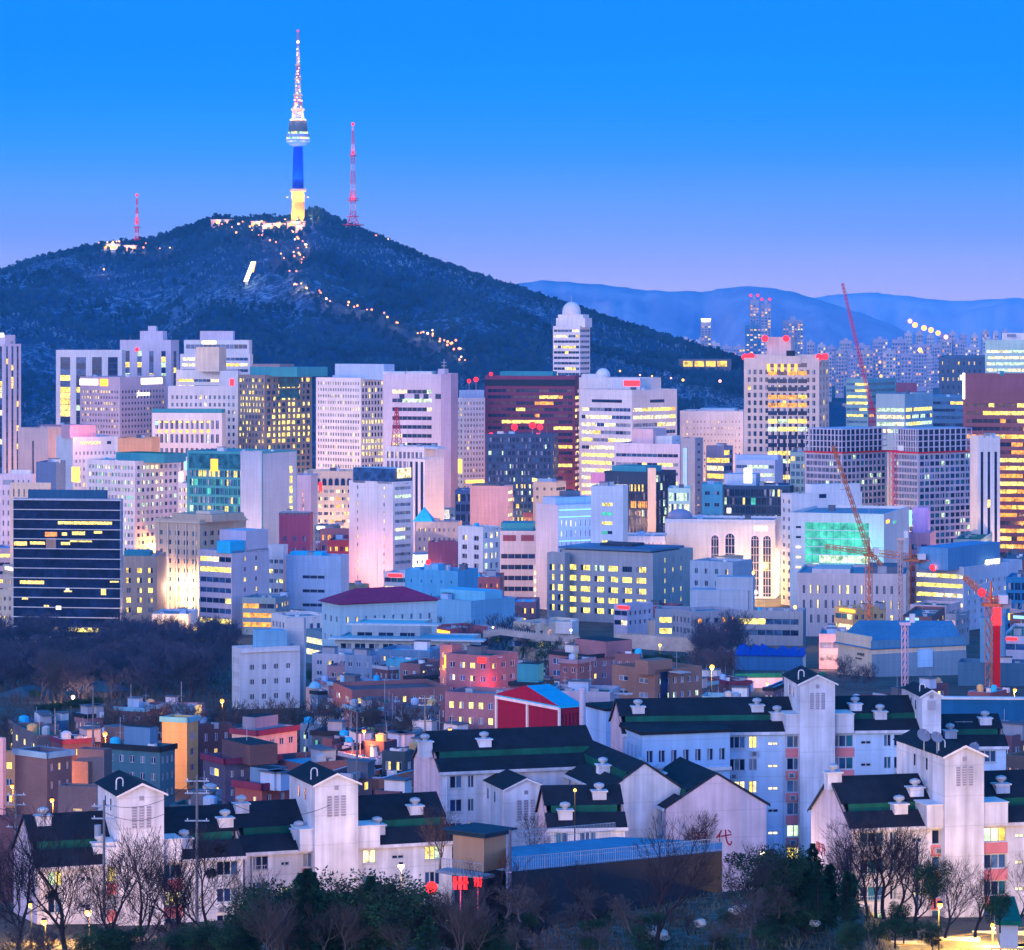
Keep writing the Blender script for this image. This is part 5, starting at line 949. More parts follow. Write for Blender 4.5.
# left village
H('tall grey-brown brick block with pale roof rim at the left edge',15,47,72,753,520,40,BRG,None,W(3,.1,.4,.3),roof=CYR,band=wall((.3,.45,.55)),cl=0)
H('blank patterned brown brick block next to the grey-brown one',77,104,112,750,500,22,BRG,None,None,roof=CYR,cl=0,band=None)
k=H('low pink brick wall house with a small lit slot behind the white gable tower',58,97,104,787,430,14,BRG,W(1,.9,.12,.25,'y',top=1.6),None,roof=GREEN,cl=0)
H('pink plastered sliver house cut by the left photo edge',-12,3,6,738,520,30,PNK,None,None,cl=0)
H('warm lit small house in the gap behind the left edge lamp',2,16,20,752,560,12,wall((.5,.3,.2)),W(1,.4),None,roof=wall((.1,.3,.6)),cl=0)
H('dark teal mansion with black roof band and balcony rails left of the yellow stair tower',104,160,175,747,560,26,wall((.10,.18,.22)),W(5,.05),W(3,.05),roof=wall((.10,.28,.30)),band=DRK,hut=(124,150,727,BL),cl=4)
k=H('tall narrow yellow rendered stair tower house',162,187,198,718,590,24,wall((.50,.38,.22)),None,W(1,.0,.45,.35,top=2),roof=wall((.12,.38,.50)),band=wall((.2,.42,.5)),cl=0)
H('maroon brick house with green roof and white rim right of the yellow tower',195,200,232,725,600,60,BRD,None,W(3,.1,.5,.35),roof=GREEN,cl=1,band=None)
H('orange-lit brick side wing among the left alleys',72,88,100,762,500,30,OR,None,W(1,.3),cl=0)
k=H('cream walled house with thick maroon roof band and rooftop cabin',232,257,297,731,560,38,wall((.55,.45,.42)),W(2,.1),W(4,.1),roof=CYR,band=MR,hut=(255,278,716,wall((.2,.22,.28))),cl=2)
H('dark slate house with green roofed cabin in front of the cream walled house',203,225,280,759,500,58,wall((.10,.09,.13)),W(1,.5),W(5,.15,.35,.3),roof=CYR,band=MR,hut=(222,250,742,BRD),cl=3)
H('small grey-blue cabin house with lit door left of the red brick house',196,212,222,792,480,24,BL,W(1,.3),None,cl=2)
H('red brick house with one yellow window below the slate house',235,262,290,784,430,44,brick((.42,.13,.12)),W(2,.5,.4,.3),W(2,.0,.6,.3),roof=CYR,band=MR,hut=(250,268,768,BL),cl=3)
H('long brick terrace with pale rim running behind the second gable tower',262,300,355,764,500,56,BR3,W(2,.1),W(4,.1),roof=wall((.25,.4,.5)),cl=5)
H('brick house with white rim left of the dark framed house',325,352,372,774,470,22,BR2,W(2,.1),W(2,.3),roof=CYR,band=LG,cl=2)
H('low dark house with a row of four glowing blue-green windows',312,352,364,732,600,18,wall((.08,.11,.15)),S(n=5,fh=3,w=.7,h=.5,lit=.9,lc='gc',dk='b',top=1,bot=.5,rows=1,fm=MET),None,roof=DRK,band=DRK,cl=4)
H('black framed house with glowing orange windows right of the blue-green windows',382,405,414,752,530,24,wall((.05,.07,.09)),W(2,.9,.5,.5,'y'),W(1),roof=BR2,cl=3)
H('dark narrow house with thick roof slab in the alley shadow',365,384,397,742,560,30,wall((.07,.06,.08)),W(1,0),W(1),cl=2)
H('small cream lit shed below the bare hedge lamp',300,322,328,724,640,12,wall((.4,.42,.46)),W(2,.6,.5,.5,'g'),None,roof=DRK,cl=3)
H('blue canopied low house left of the main pink gable block',375,400,412,792,440,24,BR3,W(2,.2),W(1),roof=CYR,cl=2)
H('cyan rimmed pale house with tank frame at the end of the alley',352,378,384,735,620,20,wall((.3,.4,.5)),W(3,.1),None,roof=CYR,cl=4)
H('low dark shed with cyan beams right of the utility pole',170,210,222,806,440,14,wall((.06,.12,.14)),None,None,roof=GREEN,cl=4)
H('red roofed shack lit red at the left photo edge',-8,22,28,818,380,18,wall((.14,.08,.09)),None,None,roof=wall((.4,.05,.05)),cl=1,zb=76)
H('flat roofed pale house with green roof in front of the woods',132,200,205,705,720,8,wall((.22,.2,.26)),W(4,.0),None,roof=GREEN,cl=3)
H('blue box house beside the green roofed house at the wood edge',172,195,202,706,700,18,BL,None,None,roof=CYR,cl=1)
# traditional roofs in the woods
for i,(a,b_,c_,ye,yr,lb) in enumerate([(0,30,55,700,690,'dark tiled traditional hall in the woods at the left edge'),(84,112,122,693,684,'dark tiled traditional pavilion in the middle of the woods'),(58,68,76,699,692,'small shrine with red light inside the dark woods'),(178,192,200,674,668,'pale stone monument hut among the trees left of the four storey building')]):
    hip(lb,a,b_,c_,ye,yr,850 if ye>680 else 930,30,wall((.12,.14,.18)),wall((.05,.09,.12)),W(3,.05),W(2),name='pavilion',over=1.8)
# right village
H('small white gable annex in front of the brown brick flats',675,698,706,733,470,20,LG,W(2,.1),None,roof=DRK,band=DRK,cl=0)
H('low row of brick shops behind the right flats with tanks',706,745,752,712,560,18,BR3,W(5,.15),None,roof=wall((.1,.16,.22)),cl=5)
H('dark small brick house behind the low brick shops',716,736,742,700,640,18,BR3,None,None,roof=BR3,cl=1)
H('maroon hipped low house in front of the museum hall',845,885,896,702,620,18,MR,W(3,.2),None,roof=wall((.2,.06,.1)),cl=1)
H('brick house with lit windows at the right edge below the blue barrier',985,1012,1040,736,470,40,BR3,W(3,.3),W(3,.4,.5,.5,'v'),roof=CYR,cl=3)
H('lit orange and yellow windowed house at the far right edge',1004,1030,1050,757,430,40,OR,W(3,.7,.5,.5,'vo'),W(3),cl=1)
H('cyan roofed shed left of the main gable towers beyond the hoarding',700,732,738,697,720,14,wall((.2,.35,.45)),None,None,roof=CYR,cl=2)
H('blue container office on the building site left of the hoarding',708,742,748,686,800,12,wall((.3,.4,.5)),W(3,.2),None,roof=wall((.4,.5,.55)),cl=1)
# ================= near apartment blocks =================
ROOF=wall((.012,.014,.022),var=.3,sc1=.3); GS=wall((.008,.075,.055),var=.25,sc1=.4); PINK=wall((.56,.25,.27),var=.1); APW=wall((.66,.65,.70),var=.24,sc1=.25,sc2=1.2); APP=wall((.66,.55,.60),var=.2,sc1=.25,sc2=1.2)
APB=wall((.50,.60,.74),var=.14,sc1=.25,sc2=1.2); FRM=wall((.45,.47,.5))  # APB: white flats wall with blue sky light put into its colour
def vent(m,x,y,z,s=1):
    m.box(x-.75*s,y-.6*s,z-1.2,x+.75*s,y+.6*s,z+.55*s,APW); m.box(x-.9*s,y-.75*s,z+.552*s,x+.9*s,y+.75*s,z+.7*s,APW); m.lathe(x,y,[(z+.7*s,.3*s),(z+.95*s,.3*s),(z+1.0*s,.5*s),(z+1.2*s,.6*s),(z+1.4*s,.5*s),(z+1.52*s,.12*s)],MET,12)
AW=[0]
def apart(label,px,D,al,L,ye,cols,towers=(),vents=(),nst=6,Wd=11,ridge=3.4,fh=2.75,gable=True,zb=None,st=0,mt=None):
    """near flats: front runs from the left corner (px at depth D) to the right; al = yaw"""
    mt=mt or APW
    z0=gz(D)-3 if zb is None else zb; H_=Z(ye,D)-z0; root=thing('apartment_block',label,'building',(X(px,D),D,z0),R(al)); AW[0]+=1; rnd=random.Random(AW[0]*17)
    ca,sa=math.cos(R(al)),math.sin(R(al)); x0w=X(px,D)
    def lx(p,y=0): k=(p-512)/F; return (k*(D+y*ca)-x0w+y*sa)/(ca-k*sa)
    if L<0: L=lx(-L)
    ops=[]; wins=[]
    for (a,b_,kind) in cols:
        u0,u1=lx(a),lx(b_)
        for s in range(nst):
            top=H_-.75-s*fh
            if top-1.4<.3: break
            if kind in 'wpl': za,zb_=top-1.45,top
            else: za,zb_=top-1.15,top-.75
            ops.append((u0,u1,za,zb_)); wins.append((u0,u1,za,zb_,kind,s))
    m=MB(); facade(m,(0,0),(1,0),L,H_,ops,.18,mt)
    m.poly([(L,0,0),(L,Wd,0),(L,Wd,H_),(L,Wd/2,H_+ridge),(L,0,H_)],mt); m.poly([(0,Wd,0),(0,0,0),(0,0,H_),(0,Wd/2,H_+ridge),(0,Wd,H_)],APP); m.poly([(L,Wd,0),(0,Wd,0),(0,Wd,H_),(L,Wd,H_)],mt)
    m.build('wall',root)
    # roof with parapet gutter strip
    m=MB(); e=.45; sl=ridge/(Wd/2); t_=.22
    def rp(y): return H_+min(y,Wd-y)*sl+.02
    g0,g1=1.75,2.35
    m.poly([(-.25,-e,rp(-e)),(L+.25,-e,rp(-e)),(L+.25,g0,rp(g0)),(-.25,g0,rp(g0))],ROOF)
    zg=rp(g0)-.3
    m.poly([(-.25,g0,rp(g0)),(L+.25,g0,rp(g0)),(L+.25,g0,zg),(-.25,g0,zg)],ROOF)
    m.poly([(-.25,g1+.2,rp(g1)+.25),(L+.25,g1+.2,rp(g1)+.25),(L+.25,Wd/2,rp(Wd/2)),(-.25,Wd/2,rp(Wd/2))],ROOF)
    m.poly([(-.25,Wd/2,rp(Wd/2)),(L+.25,Wd/2,rp(Wd/2)),(L+.25,Wd+e,rp(-e)),(-.25,Wd+e,rp(-e))],ROOF)
    m.box(-.3,-e,rp(-e)-.3,L+.3,-e+.15,rp(-e)+.05,APW)
    for xx in (-.28,L+.1): m.poly([(xx,-e,rp(-e)-.3),(xx,-e,rp(-e)+.06),(xx,Wd/2,rp(Wd/2)+.06),(xx,Wd/2,rp(Wd/2)-.25)],NAVY); m.poly([(xx,Wd+e,rp(-e)-.3),(xx,Wd+e,rp(-e)+.06),(xx,Wd/2,rp(Wd/2)+.06),(xx,Wd/2,rp(Wd/2)-.25)],NAVY)
    ro=m.build('roof',root)
    m=MB(); m.poly([(.5,g0,zg+.005),(L-.5,g0,zg+.005),(L-.5,g1,zg+.005),(.5,g1,zg+.005)],GS); m.poly([(.5,g1,zg+.005),(L-.5,g1,zg+.005),(L-.5,g1+.2,rp(g1)+.24),(.5,g1+.2,rp(g1)+.24)],GS); m.build('green_gutter',ro)
    for (a,yq) in vents:
        m=MB(); y=Wd*yq; vent(m,lx(a,y),y,rp(y)); m.build('roof_vent',root)
    cache={}
    for u0,u1,za,zb_,kind,s in wins:
        w_,h_=u1-u0,zb_-za; li=rnd.random()<(.17 if kind!='s' else .45)
        key=(round(w_,2),kind,li,rnd.randrange(3))
        if key not in cache:
            n=3 if w_>1.6 else 2
            if kind=='s': mats=[G['w' if li else 'n']]*2
            elif li: mats=[G[rnd.choice('yvgw')] for _ in range(n)]
            else: mats=[G[rnd.choice('tsnbkpn')] for _ in range(n)]
            cache[key]=winmesh(w_,h_,mats,FRM,2).mesh('window')
        link(cache[key],'window',root,(u0,.18,za))
        if kind=='p':
            m=MB(); m.box(u0-.12,-.12,za-fh+1.55,u1+.12,-.003,za-.08,PINK); m.build('pink_panel',root)
        elif kind in 'wl' and w_>1.2: m=MB(); m.box(u0-.1,-.1,za-.14,u1+.1,-.003,za-.02,FRM); m.build('sill',root)
    for u0,u1,za,zb_,kind,s in wins:
        if kind!='s' and rnd.random()<.3:
            m=MB(); a=u0+rnd.uniform(0,.3); z_=za-.95; m.box(a,-.42,z_,a+.85,-.15,z_+.6,MET); m.lathe(a+.42,-.43,[(z_+.3,.01)],DGR,8) if 0 else m.box(a+.12,-.44,z_+.08,a+.6,-.421,z_+.52,DGR); m.build('air_conditioner',root)
        if kind=='w' and rnd.random()<.35:
            m=MB(); m.box(u0,-.34,za+.02,u1,-.31,za+.08,MET); m.box(u0,-.34,za+.5,u1,-.31,za+.55,MET)
            for q in range(int((u1-u0)/.25)): m.box(u0+q*.25,-.34,za+.08,u0+q*.25+.03,-.31,za+.5,MET)
            m.box(u0,-.31,za+.02,u0+.04,-.003,za+.08,MET); m.box(u1-.04,-.31,za+.02,u1,-.003,za+.08,MET); m.build('window_rail',root)
    # drain pipes
    for a in (L*.02,L*.5):
        m=MB(); m.tube((a+.3,-.12,0),(a+.3,-.12,H_-.4),.07,.07,APW,6); m.build('drain_pipe',root)
    for tw in towers:
        a,b_,yt_,pk=tw[:4]; dep=tw[4] if len(tw)>4 else 7.5; pf=tw[5] if len(tw)>5 else 1.3; x0,x1=lx(a,-pf),lx(b_,-pf); zt=Z(yt_,D)-z0
        m=MB(); xm=(x0+x1)/2; hg=.32*(x1-x0)*.5+.3
        m.poly([(x0,-pf,0),(x1,-pf,0),(x1,-pf,zt),(xm,-pf,zt+hg),(x0,-pf,zt)],APW)
        m.poly([(x0,dep,0),(x0,-pf,0),(x0,-pf,zt),(x0,dep,zt)],APW); m.poly([(x1,-pf,0),(x1,dep,0),(x1,dep,zt),(x1,-pf,zt)],APW); m.poly([(x1,dep,0),(x0,dep,0),(x0,dep,zt),(xm,dep,zt+hg),(x1,dep,zt)],APW)
        tp=m.build('stair_tower',root)
        m=MB(); o_=.35
        m.poly([(x0-o_,-pf-o_,zt-.12),(xm,-pf-o_,zt+hg+.05),(xm,dep+o_,zt+hg+.05),(x0-o_,dep+o_,zt-.12)],ROOF); m.poly([(xm,-pf-o_,zt+hg+.05),(x1+o_,-pf-o_,zt-.12),(x1+o_,dep+o_,zt-.12),(xm,dep+o_,zt+hg+.05)],ROOF)
        m.poly([(x0-o_,-pf-o_,zt-.32),(xm,-pf-o_,zt+hg-.18),(xm,-pf-o_,zt+hg+.06),(x0-o_,-pf-o_,zt-.11)],WHT); m.poly([(xm,-pf-o_,zt+hg-.18),(x1+o_,-pf-o_,zt-.32),(x1+o_,-pf-o_,zt-.11),(xm,-pf-o_,zt+hg+.06)],WHT)
        m.build('tower_roof',tp)
        ww=(x1-x0)
        for q in (-1,0,1):
            m=MB(); xx=xm+q*ww*.16; m.box(xx-ww*.05,-pf-.06,zt-ww*.75,xx+ww*.05,-pf-.003,zt-ww*.28,wall((.30,.29,.33)))
            for j in range(8): z_=zt-ww*.75+ww*.47*j/8; m.box(xx-ww*.05,-pf-.1,z_,xx+ww*.05,-pf-.061,z_+.06,LAV)
            m.build('louvre',tp)
        m=MB(); m.box(xm-.22,-pf-.06,zt-ww*.15,xm+.22,-pf-.003,zt-ww*.15+.45,wall((.30,.29,.33))); m.build('louvre',tp)
        for q in (.35,.6): m=MB(); yw=-pf+(dep+pf)*q; m.box(x0-.05,yw,zt-2.1,x0-.003,yw+.35,zt-.9,G['n']); m.build('window',tp)
        m=MB()
        for q in range(8): a0=PI*q/8; a1=PI*(q+1)/8; m.tube((x0+.3+.35-.35*math.cos(a0),1.2,zt+hg*.5+.5+.35*math.sin(a0)),(x0+.3+.35-.35*math.cos(a1),1.2,zt+hg*.5+.5+.35*math.sin(a1)),.07,.07,WHT,5)
        m.tube((x0+.3,1.2,zt-.2),(x0+.3,1.2,zt+hg*.5+.5),.07,.07,WHT,5); m.tube((x0+1,1.2,zt-.2),(x0+1,1.2,zt+hg*.5+.5),.07,.07,WHT,5); m.build('ladder_hoop',tp)
        if pk:
            for (c0,c1) in pk:
                m=MB(); p0,p1=lx(c0,-.8),lx(c1,-.8); m.box(p0,-.8,H_-1.0 if 0 else H_-.4,p1,4.2,H_+1.9,APW); m.box(p0-.1,-.9,H_+1.902,p1+.1,4.3,H_+2.0,WHT); m.build('parapet_box',root)
    root['_lx']=0
    return root,lx,H_
# far main block (right centre)
R1,lx1,H1=apart('long white and pink block with two gable stair towers, rearmost of the right flats',624,392,6,-938,732,[(729,745,'w'),(749,757,'l'),(768,778,'s'),(787,807,'p'),(832,853,'p'),(861,871,'s'),(884,891,'l'),(894,917,'w')],towers=[(800,835,684,[(786,802),(829,854)],9),(922,941,698,None,8)],vents=[(757,.3),(777,.18),(855,.3),(880,.18),(638,.3)],nst=7,Wd=12,mt=APB)
k=B('white_block','white block with long thin dark roof and two small windows left of rear flats',622,642,730,735,386,74,wall((.42,.56,.74)),S(n=3,w=.3,h=.75,fh=4,lit=0,dk='n',rows=1,top=1.0,mu=.2,fm=FRM),S(n=7,w=.5,h=.5,fh=2.8,lit=0,dk='n',rows=1,top=1.2,mu=.02,fm=FRM),par=0,roofm=ROOF)  # white wall; its blue tint is sky light put into the colour
m=MB(); m.box(-.2,-.3,k.H-4.6,.35,k.wr+.1,k.H-4.2,WHT); put(k,m,'ledge')
R3,lx3,H3=apart('right front white and pink block whose stair tower carries satellite dishes',852,326,14,-1060,826,[(860,884,'w'),(890,897,'l'),(912,922,'s'),(932,955,'p'),(984,1006,'p'),(1015,1024,'s')],towers=[(945,984,757,[(927,948),(982,1008)],12.5)],vents=[(899,.14),(915,.3),(1001,.3),(833,.48)],nst=6,Wd=12.5,ridge=4.2)
R4,lx4,H4=apart('middle pink-gabled block with a long dark roof and central stair tower',441,372,17,-600,770,[(450,462,'w'),(468,474,'l')],towers=[(505,547,781,None,3,8)],vents=[(484,.3),(425,.3)],nst=5,Wd=12,ridge=3.8)
R5,lx5,H5=apart('short wing with receding window row joining the middle block to the gabled end',546,385,-74,24,762,[(548,556,'p'),(566,571,'l'),(578,585,'w'),(590,597,'w')],vents=[(567,.2),(603,.2),(583,.42)],nst=3,Wd=9,ridge=3.0)
R6,lx6,H6=apart('gabled end block bearing red painted characters on its pinkish wall',632,374,-75,13,790,[(636,643,'w'),(648,652,'l'),(655,662,'w')],vents=[(640,.22),(659,.22)],nst=4,Wd=12,ridge=3.6,mt=APP)
R7,lx7,H7=apart('leftmost front block with gable stair tower, dark roof and green gutter, behind the bare trees',37,322,20,-243,865,[(48,62,'w'),(70,72,'s'),(81,91,'s'),(108,121,'p'),(165,181,'p'),(197,203,'s'),(217,238,'w')],towers=[(119,164,797,[(107,131),(155,182)],8.5)],vents=[(43,.42),(100,.12),(225,.3),(184,.12)],nst=4,Wd=12,ridge=4.2)
R8,lx8,H8=apart('second front block from the left with gable stair tower above the dark conifers',245,338,20,-452,850,[(250,268,'w'),(281,289,'s'),(303,318,'p'),(363,376,'w'),(392,404,'s'),(425,440,'w')],towers=[(315,358,786,[(300,327),(350,380)],8.5)],vents=[(241,.42),(299,.12),(415,.3),(377,.12)],nst=4,Wd=12,ridge=4.2)
R10,lx10,H10=apart('small flats with dark roof and two aerials behind the dish tower at right',943,400,4,-1006,745,[(958,966,'l'),(979,996,'w')],vents=[(985,.35),(950,.15)],nst=5,Wd=11,ridge=3.2,mt=APB)
R9,lx9,H9=apart('low roof section just above the blue roofed deck, right of the middle stair tower',549,345,6,-625,826,[(556,568,'w'),(580,596,'w')],vents=[(599,.35),(565,.12)],nst=2,Wd=11,ridge=3.6)
k=B('white_block','plain white rooftop block with dark sloping roof behind the middle flats',585,606,650,711,412,66,wall((.42,.56,.76)),None,W(1,.0,.2,.08,top=1.6),par=0,roofm=ROOF,cat='building')  # blue sky light painted into this white wall too
k=B('chimney','tall round pale chimney beside the red gable shed',580,584,586,688,410,45,LAV,par=0,roofm=WHT,cat='chimney') if False else thing('chimney','tall round pale chimney beside the red gable shed','chimney',(X(582.5,412),412,gz(412)))
m=MB(); m.lathe(0,0,[(0,.42),(Z(690,412)-gz(412),.4),(Z(690,412)-gz(412)+.05,.5),(Z(688,412)-gz(412),.5)],LAV,14); m.build('flue',k)
# painted characters on the gable wall
def paint(root,x,z,txt,size,mt,nrm='x',y=0,yoff=0):
    cu=bpy.data.curves.new('lettering','FONT'); cu.body=txt; cu.size=size; cu.extrude=.02; cu.materials.append(mt); o=bpy.data.objects.new('lettering',cu); sc.collection.objects.link(o)
    dep=bpy.context.evaluated_depsgraph_get(); me=bpy.data.meshes.new_from_object(o.evaluated_get(dep)); bpy.data.objects.remove(o); me.transform(Matrix.Rotation(PI/2,4,'X')); oo=link(me,'painted_sign',root,(x,y,z)); oo.rotation_euler=(0,0,PI/2 if nrm=='x' else 0); return oo
DR=wall((.32,.04,.07),var=.2)
zc=Z(846,362)-R6.location[2]
paint(R6,13.05,zc,'現',1.9,DR,y=3.0); paint(R6,13.05,zc,'代',2.0,DR,y=5.9); paint(R6,13.05,zc-2.6,'103',1.1,wall((.55,.28,.34)),y=5.2)
paint(R3,-.05,Z(862,330)-R3.location[2],'代現',1.4,DR,y=8)
# satellite dishes and antennas on the right tower
for px,yy,s_,lb in ((924,735,.75,'largest satellite dish, tipped up at the left rear of the dish tower roof'),(937,737,.65,'middle satellite dish leaning on the rear of the dish tower roof'),(974,747,.55,'grey satellite dish at the right corner of the dish tower roof')):
    D=329; t=thing('satellite_dish',lb,'dish',(X(px,D),D,Z(yy,D)-.9)); m=MB(); m.tube((0,0,-1.3),(0,0,.8),.05,.05,MET,5); m.build('mount',t); m=MB(); m.lathe(0,0,[(-.35*s_+.35*s_*(q/5)**2*1.0,max(.01,s_*q/5)) for q in range(6)],wall((.2,.22,.28)),16); o=m.build('dish',t,(0,0,.9)); o.rotation_euler=(R(50),R(25 if px<950 else -30),0); m=MB(); m.tube((0,0,.9),(.3*s_,-.7*s_,1.5),.03,.03,MET,4); m.build('feed_arm',t)
# ================= kiosk, deck and railing =================
t=thing('retaining_deck','long dark stone retaining wall carrying a blue paved roof deck','deck',(X(508,262),262,80)); D0,D1=262,278
xa,xb=X(508,262),X(722,286); za=Z(872,262)-80; zb_=Z(851,286)-80; ox,oy=t.location[0],262
def P(x,y,z): return (x-ox,y-oy,z)
SW=brick((.026,.030,.045),'dark_stone',.35); m=MB()
m.poly([P(xa,262,-6),P(xb,286,-6),P(xb,286,zb_),P(xa,262,za)],SW); m.poly([P(xb,286,-6),P(X(722,291),291.5,-6),P(X(722,291),291.5,zb_),P(xb,286,zb_)],SW); m.poly([P(xa,262,-6),P(xa,262,za),P(xa,274.5,za),P(xa,274.5,-6)],SW); m.build('stone_face',t)
DK=wall((.12,.24,.33),var=.12,sc1=.4); m=MB(); m.poly([P(xa,262,za),P(xb,286,zb_),P(X(722,291),291,zb_),P(X(615,294),294,zb_),P(xa,274.5,za)],DK); m.build('blue_deck',t)
m=MB(); n=100
for i in range(n+1):
    f=i/n; x=xa+(xb-xa)*f; y=262+24*f; z=za+(zb_-za)*f; h=1.15
    m.tube(P(x,y+.05,z),P(x,y+.05,z+h),.025 if i%8 else .05,.025 if i%8 else .05,MET,4)
m.tube(P(xa,262.05,za+1.15),P(xb,286.05,zb_+1.15),.04,.04,MET,4); m.tube(P(xa,262.05,za+.15),P(xb,286.05,zb_+.15),.03,.03,MET,4); m.tube(P(xa,262.05,za+.8),P(xb,286.05,zb_+.8),.03,.03,MET,4); m.box(*P(xa-.2,261.7,za-.02),*P(xa+.3,262,za+.05),LAV); m.build('railing',t)
m=MB(); 
for i in range(71):
    f=i/70; x=xa+(X(615,294)-xa)*f; y=274.6+19.4*f; z=za+(zb_-za)*f; m.tube(P(x,y,z),P(x,y,z+1.3),.03,.03,MET,4)
m.tube(P(xa,274.6,za+1.3),P(X(615,294),294,zb_+1.3),.04,.04,MET,4); m.tube(P(xa,274.6,za+.6),P(X(615,294),294,zb_+.6),.03,.03,MET,4); m.build('rear_railing',t)
k=B('kiosk','small tan booth with overhanging dark roof at the left end of the blue deck',453,484,506,838,272,40,wall((.46,.30,.22)),S(n=1,w=.8,h=.3,fh=2.2,lit=0,dk='q',bot=.2),S(n=2,w=.4,h=.7,fh=2.4,lit=0,dk='ps',bot=.1),par=0,roofm=wall((.03,.05,.07)),cat='booth',zb=Z(872,272))
m=MB(); m.box(-k.wl-.7,-.7,k.H+.36,.7,k.wr+.7,k.H+.5,wall((.03,.05,.07))); put(k,m,'roof_overhang'); m=MB(); m.box(-k.wl-.6,-1.6,-.3,1.2,0,-.05,CON); m.box(-k.wl,0.2,-4,0,k.wr,-.31,DRK)
for q in range(18): x=-k.wl-.6+(k.wl+1.8)*q/17; m.tube((x,-1.55,-.05),(x,-1.55,1.0),.025,.025,MET,4)
m.tube((-k.wl-.6,-1.55,1),(1.2,-1.55,1),.03,.03,MET,4); put(k,m,'balcony')

# ================= infill houses of the dense village =================
rr=random.Random(77); WALLS=[BR2,BR3,BR3,GB,BRG,OR,BL,wall((.16,.14,.18)),wall((.30,.26,.28)),wall((.10,.12,.16)),PK]
PROT=[(150,202,595),(195,300,570),(490,590,570),(98,165,565),(440,520,720),(545,705,650),(225,310,810),(10,80,530)]
def infill(x0,x1,D0,D1,n,dens=3.0,lab='small dark-roofed house packed among the lanes of the hillside village'):
    for i in range(n*4):
        if n<=0: break
        D=rr.uniform(D0,D1); px=rr.uniform(x0,x1); 
        if inside(X(px,D),D,dens) or inside(X(px+12,D),D,dens) or any(p0-14<px<p1 and D<pd for p0,p1,pd in PROT): continue
        w_=rr.uniform(4.5,9)*F/D; st=rr.choice([2,2,3]); yt=HY+(CZ-gz(D)-2.9*st-.4)*F/D; th=rr.choice([20,28,35,50,60,68]); sp=rr.uniform(.35,.75); xc=px+w_*(sp if th<45 else 1-sp)*1.0
        wm_=rr.choice(WALLS); k=B('house',lab,px,xc,px+w_*1.25,yt,D,th,wm_,W(rr.choice([2,3]),rr.choice([.05,.2,.5]),.42,.4,rr.choice(['y','v','w','o'])),W(rr.choice([2,3]),rr.choice([.05,.2,.45]),.42,.4,rr.choice(['y','v','g'])),cat='house',group='houses packed in the village lanes',detail=2,par=.8,roofm=rr.choice([ROOFG,GREEN,GREEN,DGR,DRK,CYR,BR3]),parm=rr.choice([None,LG,CYR,DRK,None]))
        if rr.random()<.6: bm=rr.choice([MR,DRK,wall((.25,.4,.48)),LG]); m=MB(); z=k.H; m.box(-k.wl-.3,-.3,z-.8,.3,-.003,z+.05,bm); m.box(.003,-.3,z-.8,.3,k.wr+.3,z+.05,bm); put(k,m,'roof_band')
        clutter(k,rr.randint(3,6),i+int(px)); n-=1
infill(195,445,430,640,60,1.5); infill(296,420,430,560,24,1.5); infill(0,190,570,680,16,1.5); infill(300,620,650,860,44); infill(560,720,520,780,16); infill(700,1000,560,760,16,lab='low brick building in the hazy lane rows behind the right flats')

CW=[WHT,LAV,CRM,PNK,GRY,BLU,BRK,wall((.2,.28,.34)),wall((.3,.12,.14)),TAN]
n_=0
for i in range(900):
    if n_>=70: break
    D=rr.choice([rr.uniform(1020,1380),rr.uniform(1380,1560),rr.uniform(1600,2300)]); px=rr.uniform(240,1020) if D<1380 else rr.uniform(0,1020)
    if inside(X(px,D),D,4) or inside(X(px+16,D),D,4) or inside(X(px-8,D),D,3): continue
    w_=rr.uniform(12,24)*F/D; hh=rr.uniform(9,16) if D<1380 else rr.uniform(12,26); yt=HY+(CZ-gz(D)-hh)*F/D; th=rr.choice([14,25,40,60]); xc=px+w_*(.7 if th<35 else .35)
    lc=rr.choice(['v','w','y','o','m','g']); n_+=1
    k=B('low_building','low commercial building wedged between the downtown blocks',px,xc,px+w_,yt,D,th,rr.choice(CW),S(k=rr.choice('GS'),n=6,w=.55,h=.5,fh=3.8,lit=rr.choice([.1,.4,.8]),lc=lc,dk='nbt'),S(k='G',n=5,w=.5,h=.45,fh=3.8,lit=rr.choice([.1,.5]),lc=lc+'v',dk='nb'),group='low buildings between the downtown blocks',budget=16,roofm=rr.choice([ROOFG,GREEN,CYR,DGR,ROOFG]))
    if rr.random()<.4: a,b_=px+w_*.1,px+w_*.4; sign(k,a,b_,yt+1,yt+4,rr.choice([SIGO,SIGW,SIGR,SIGB,SIGY]))
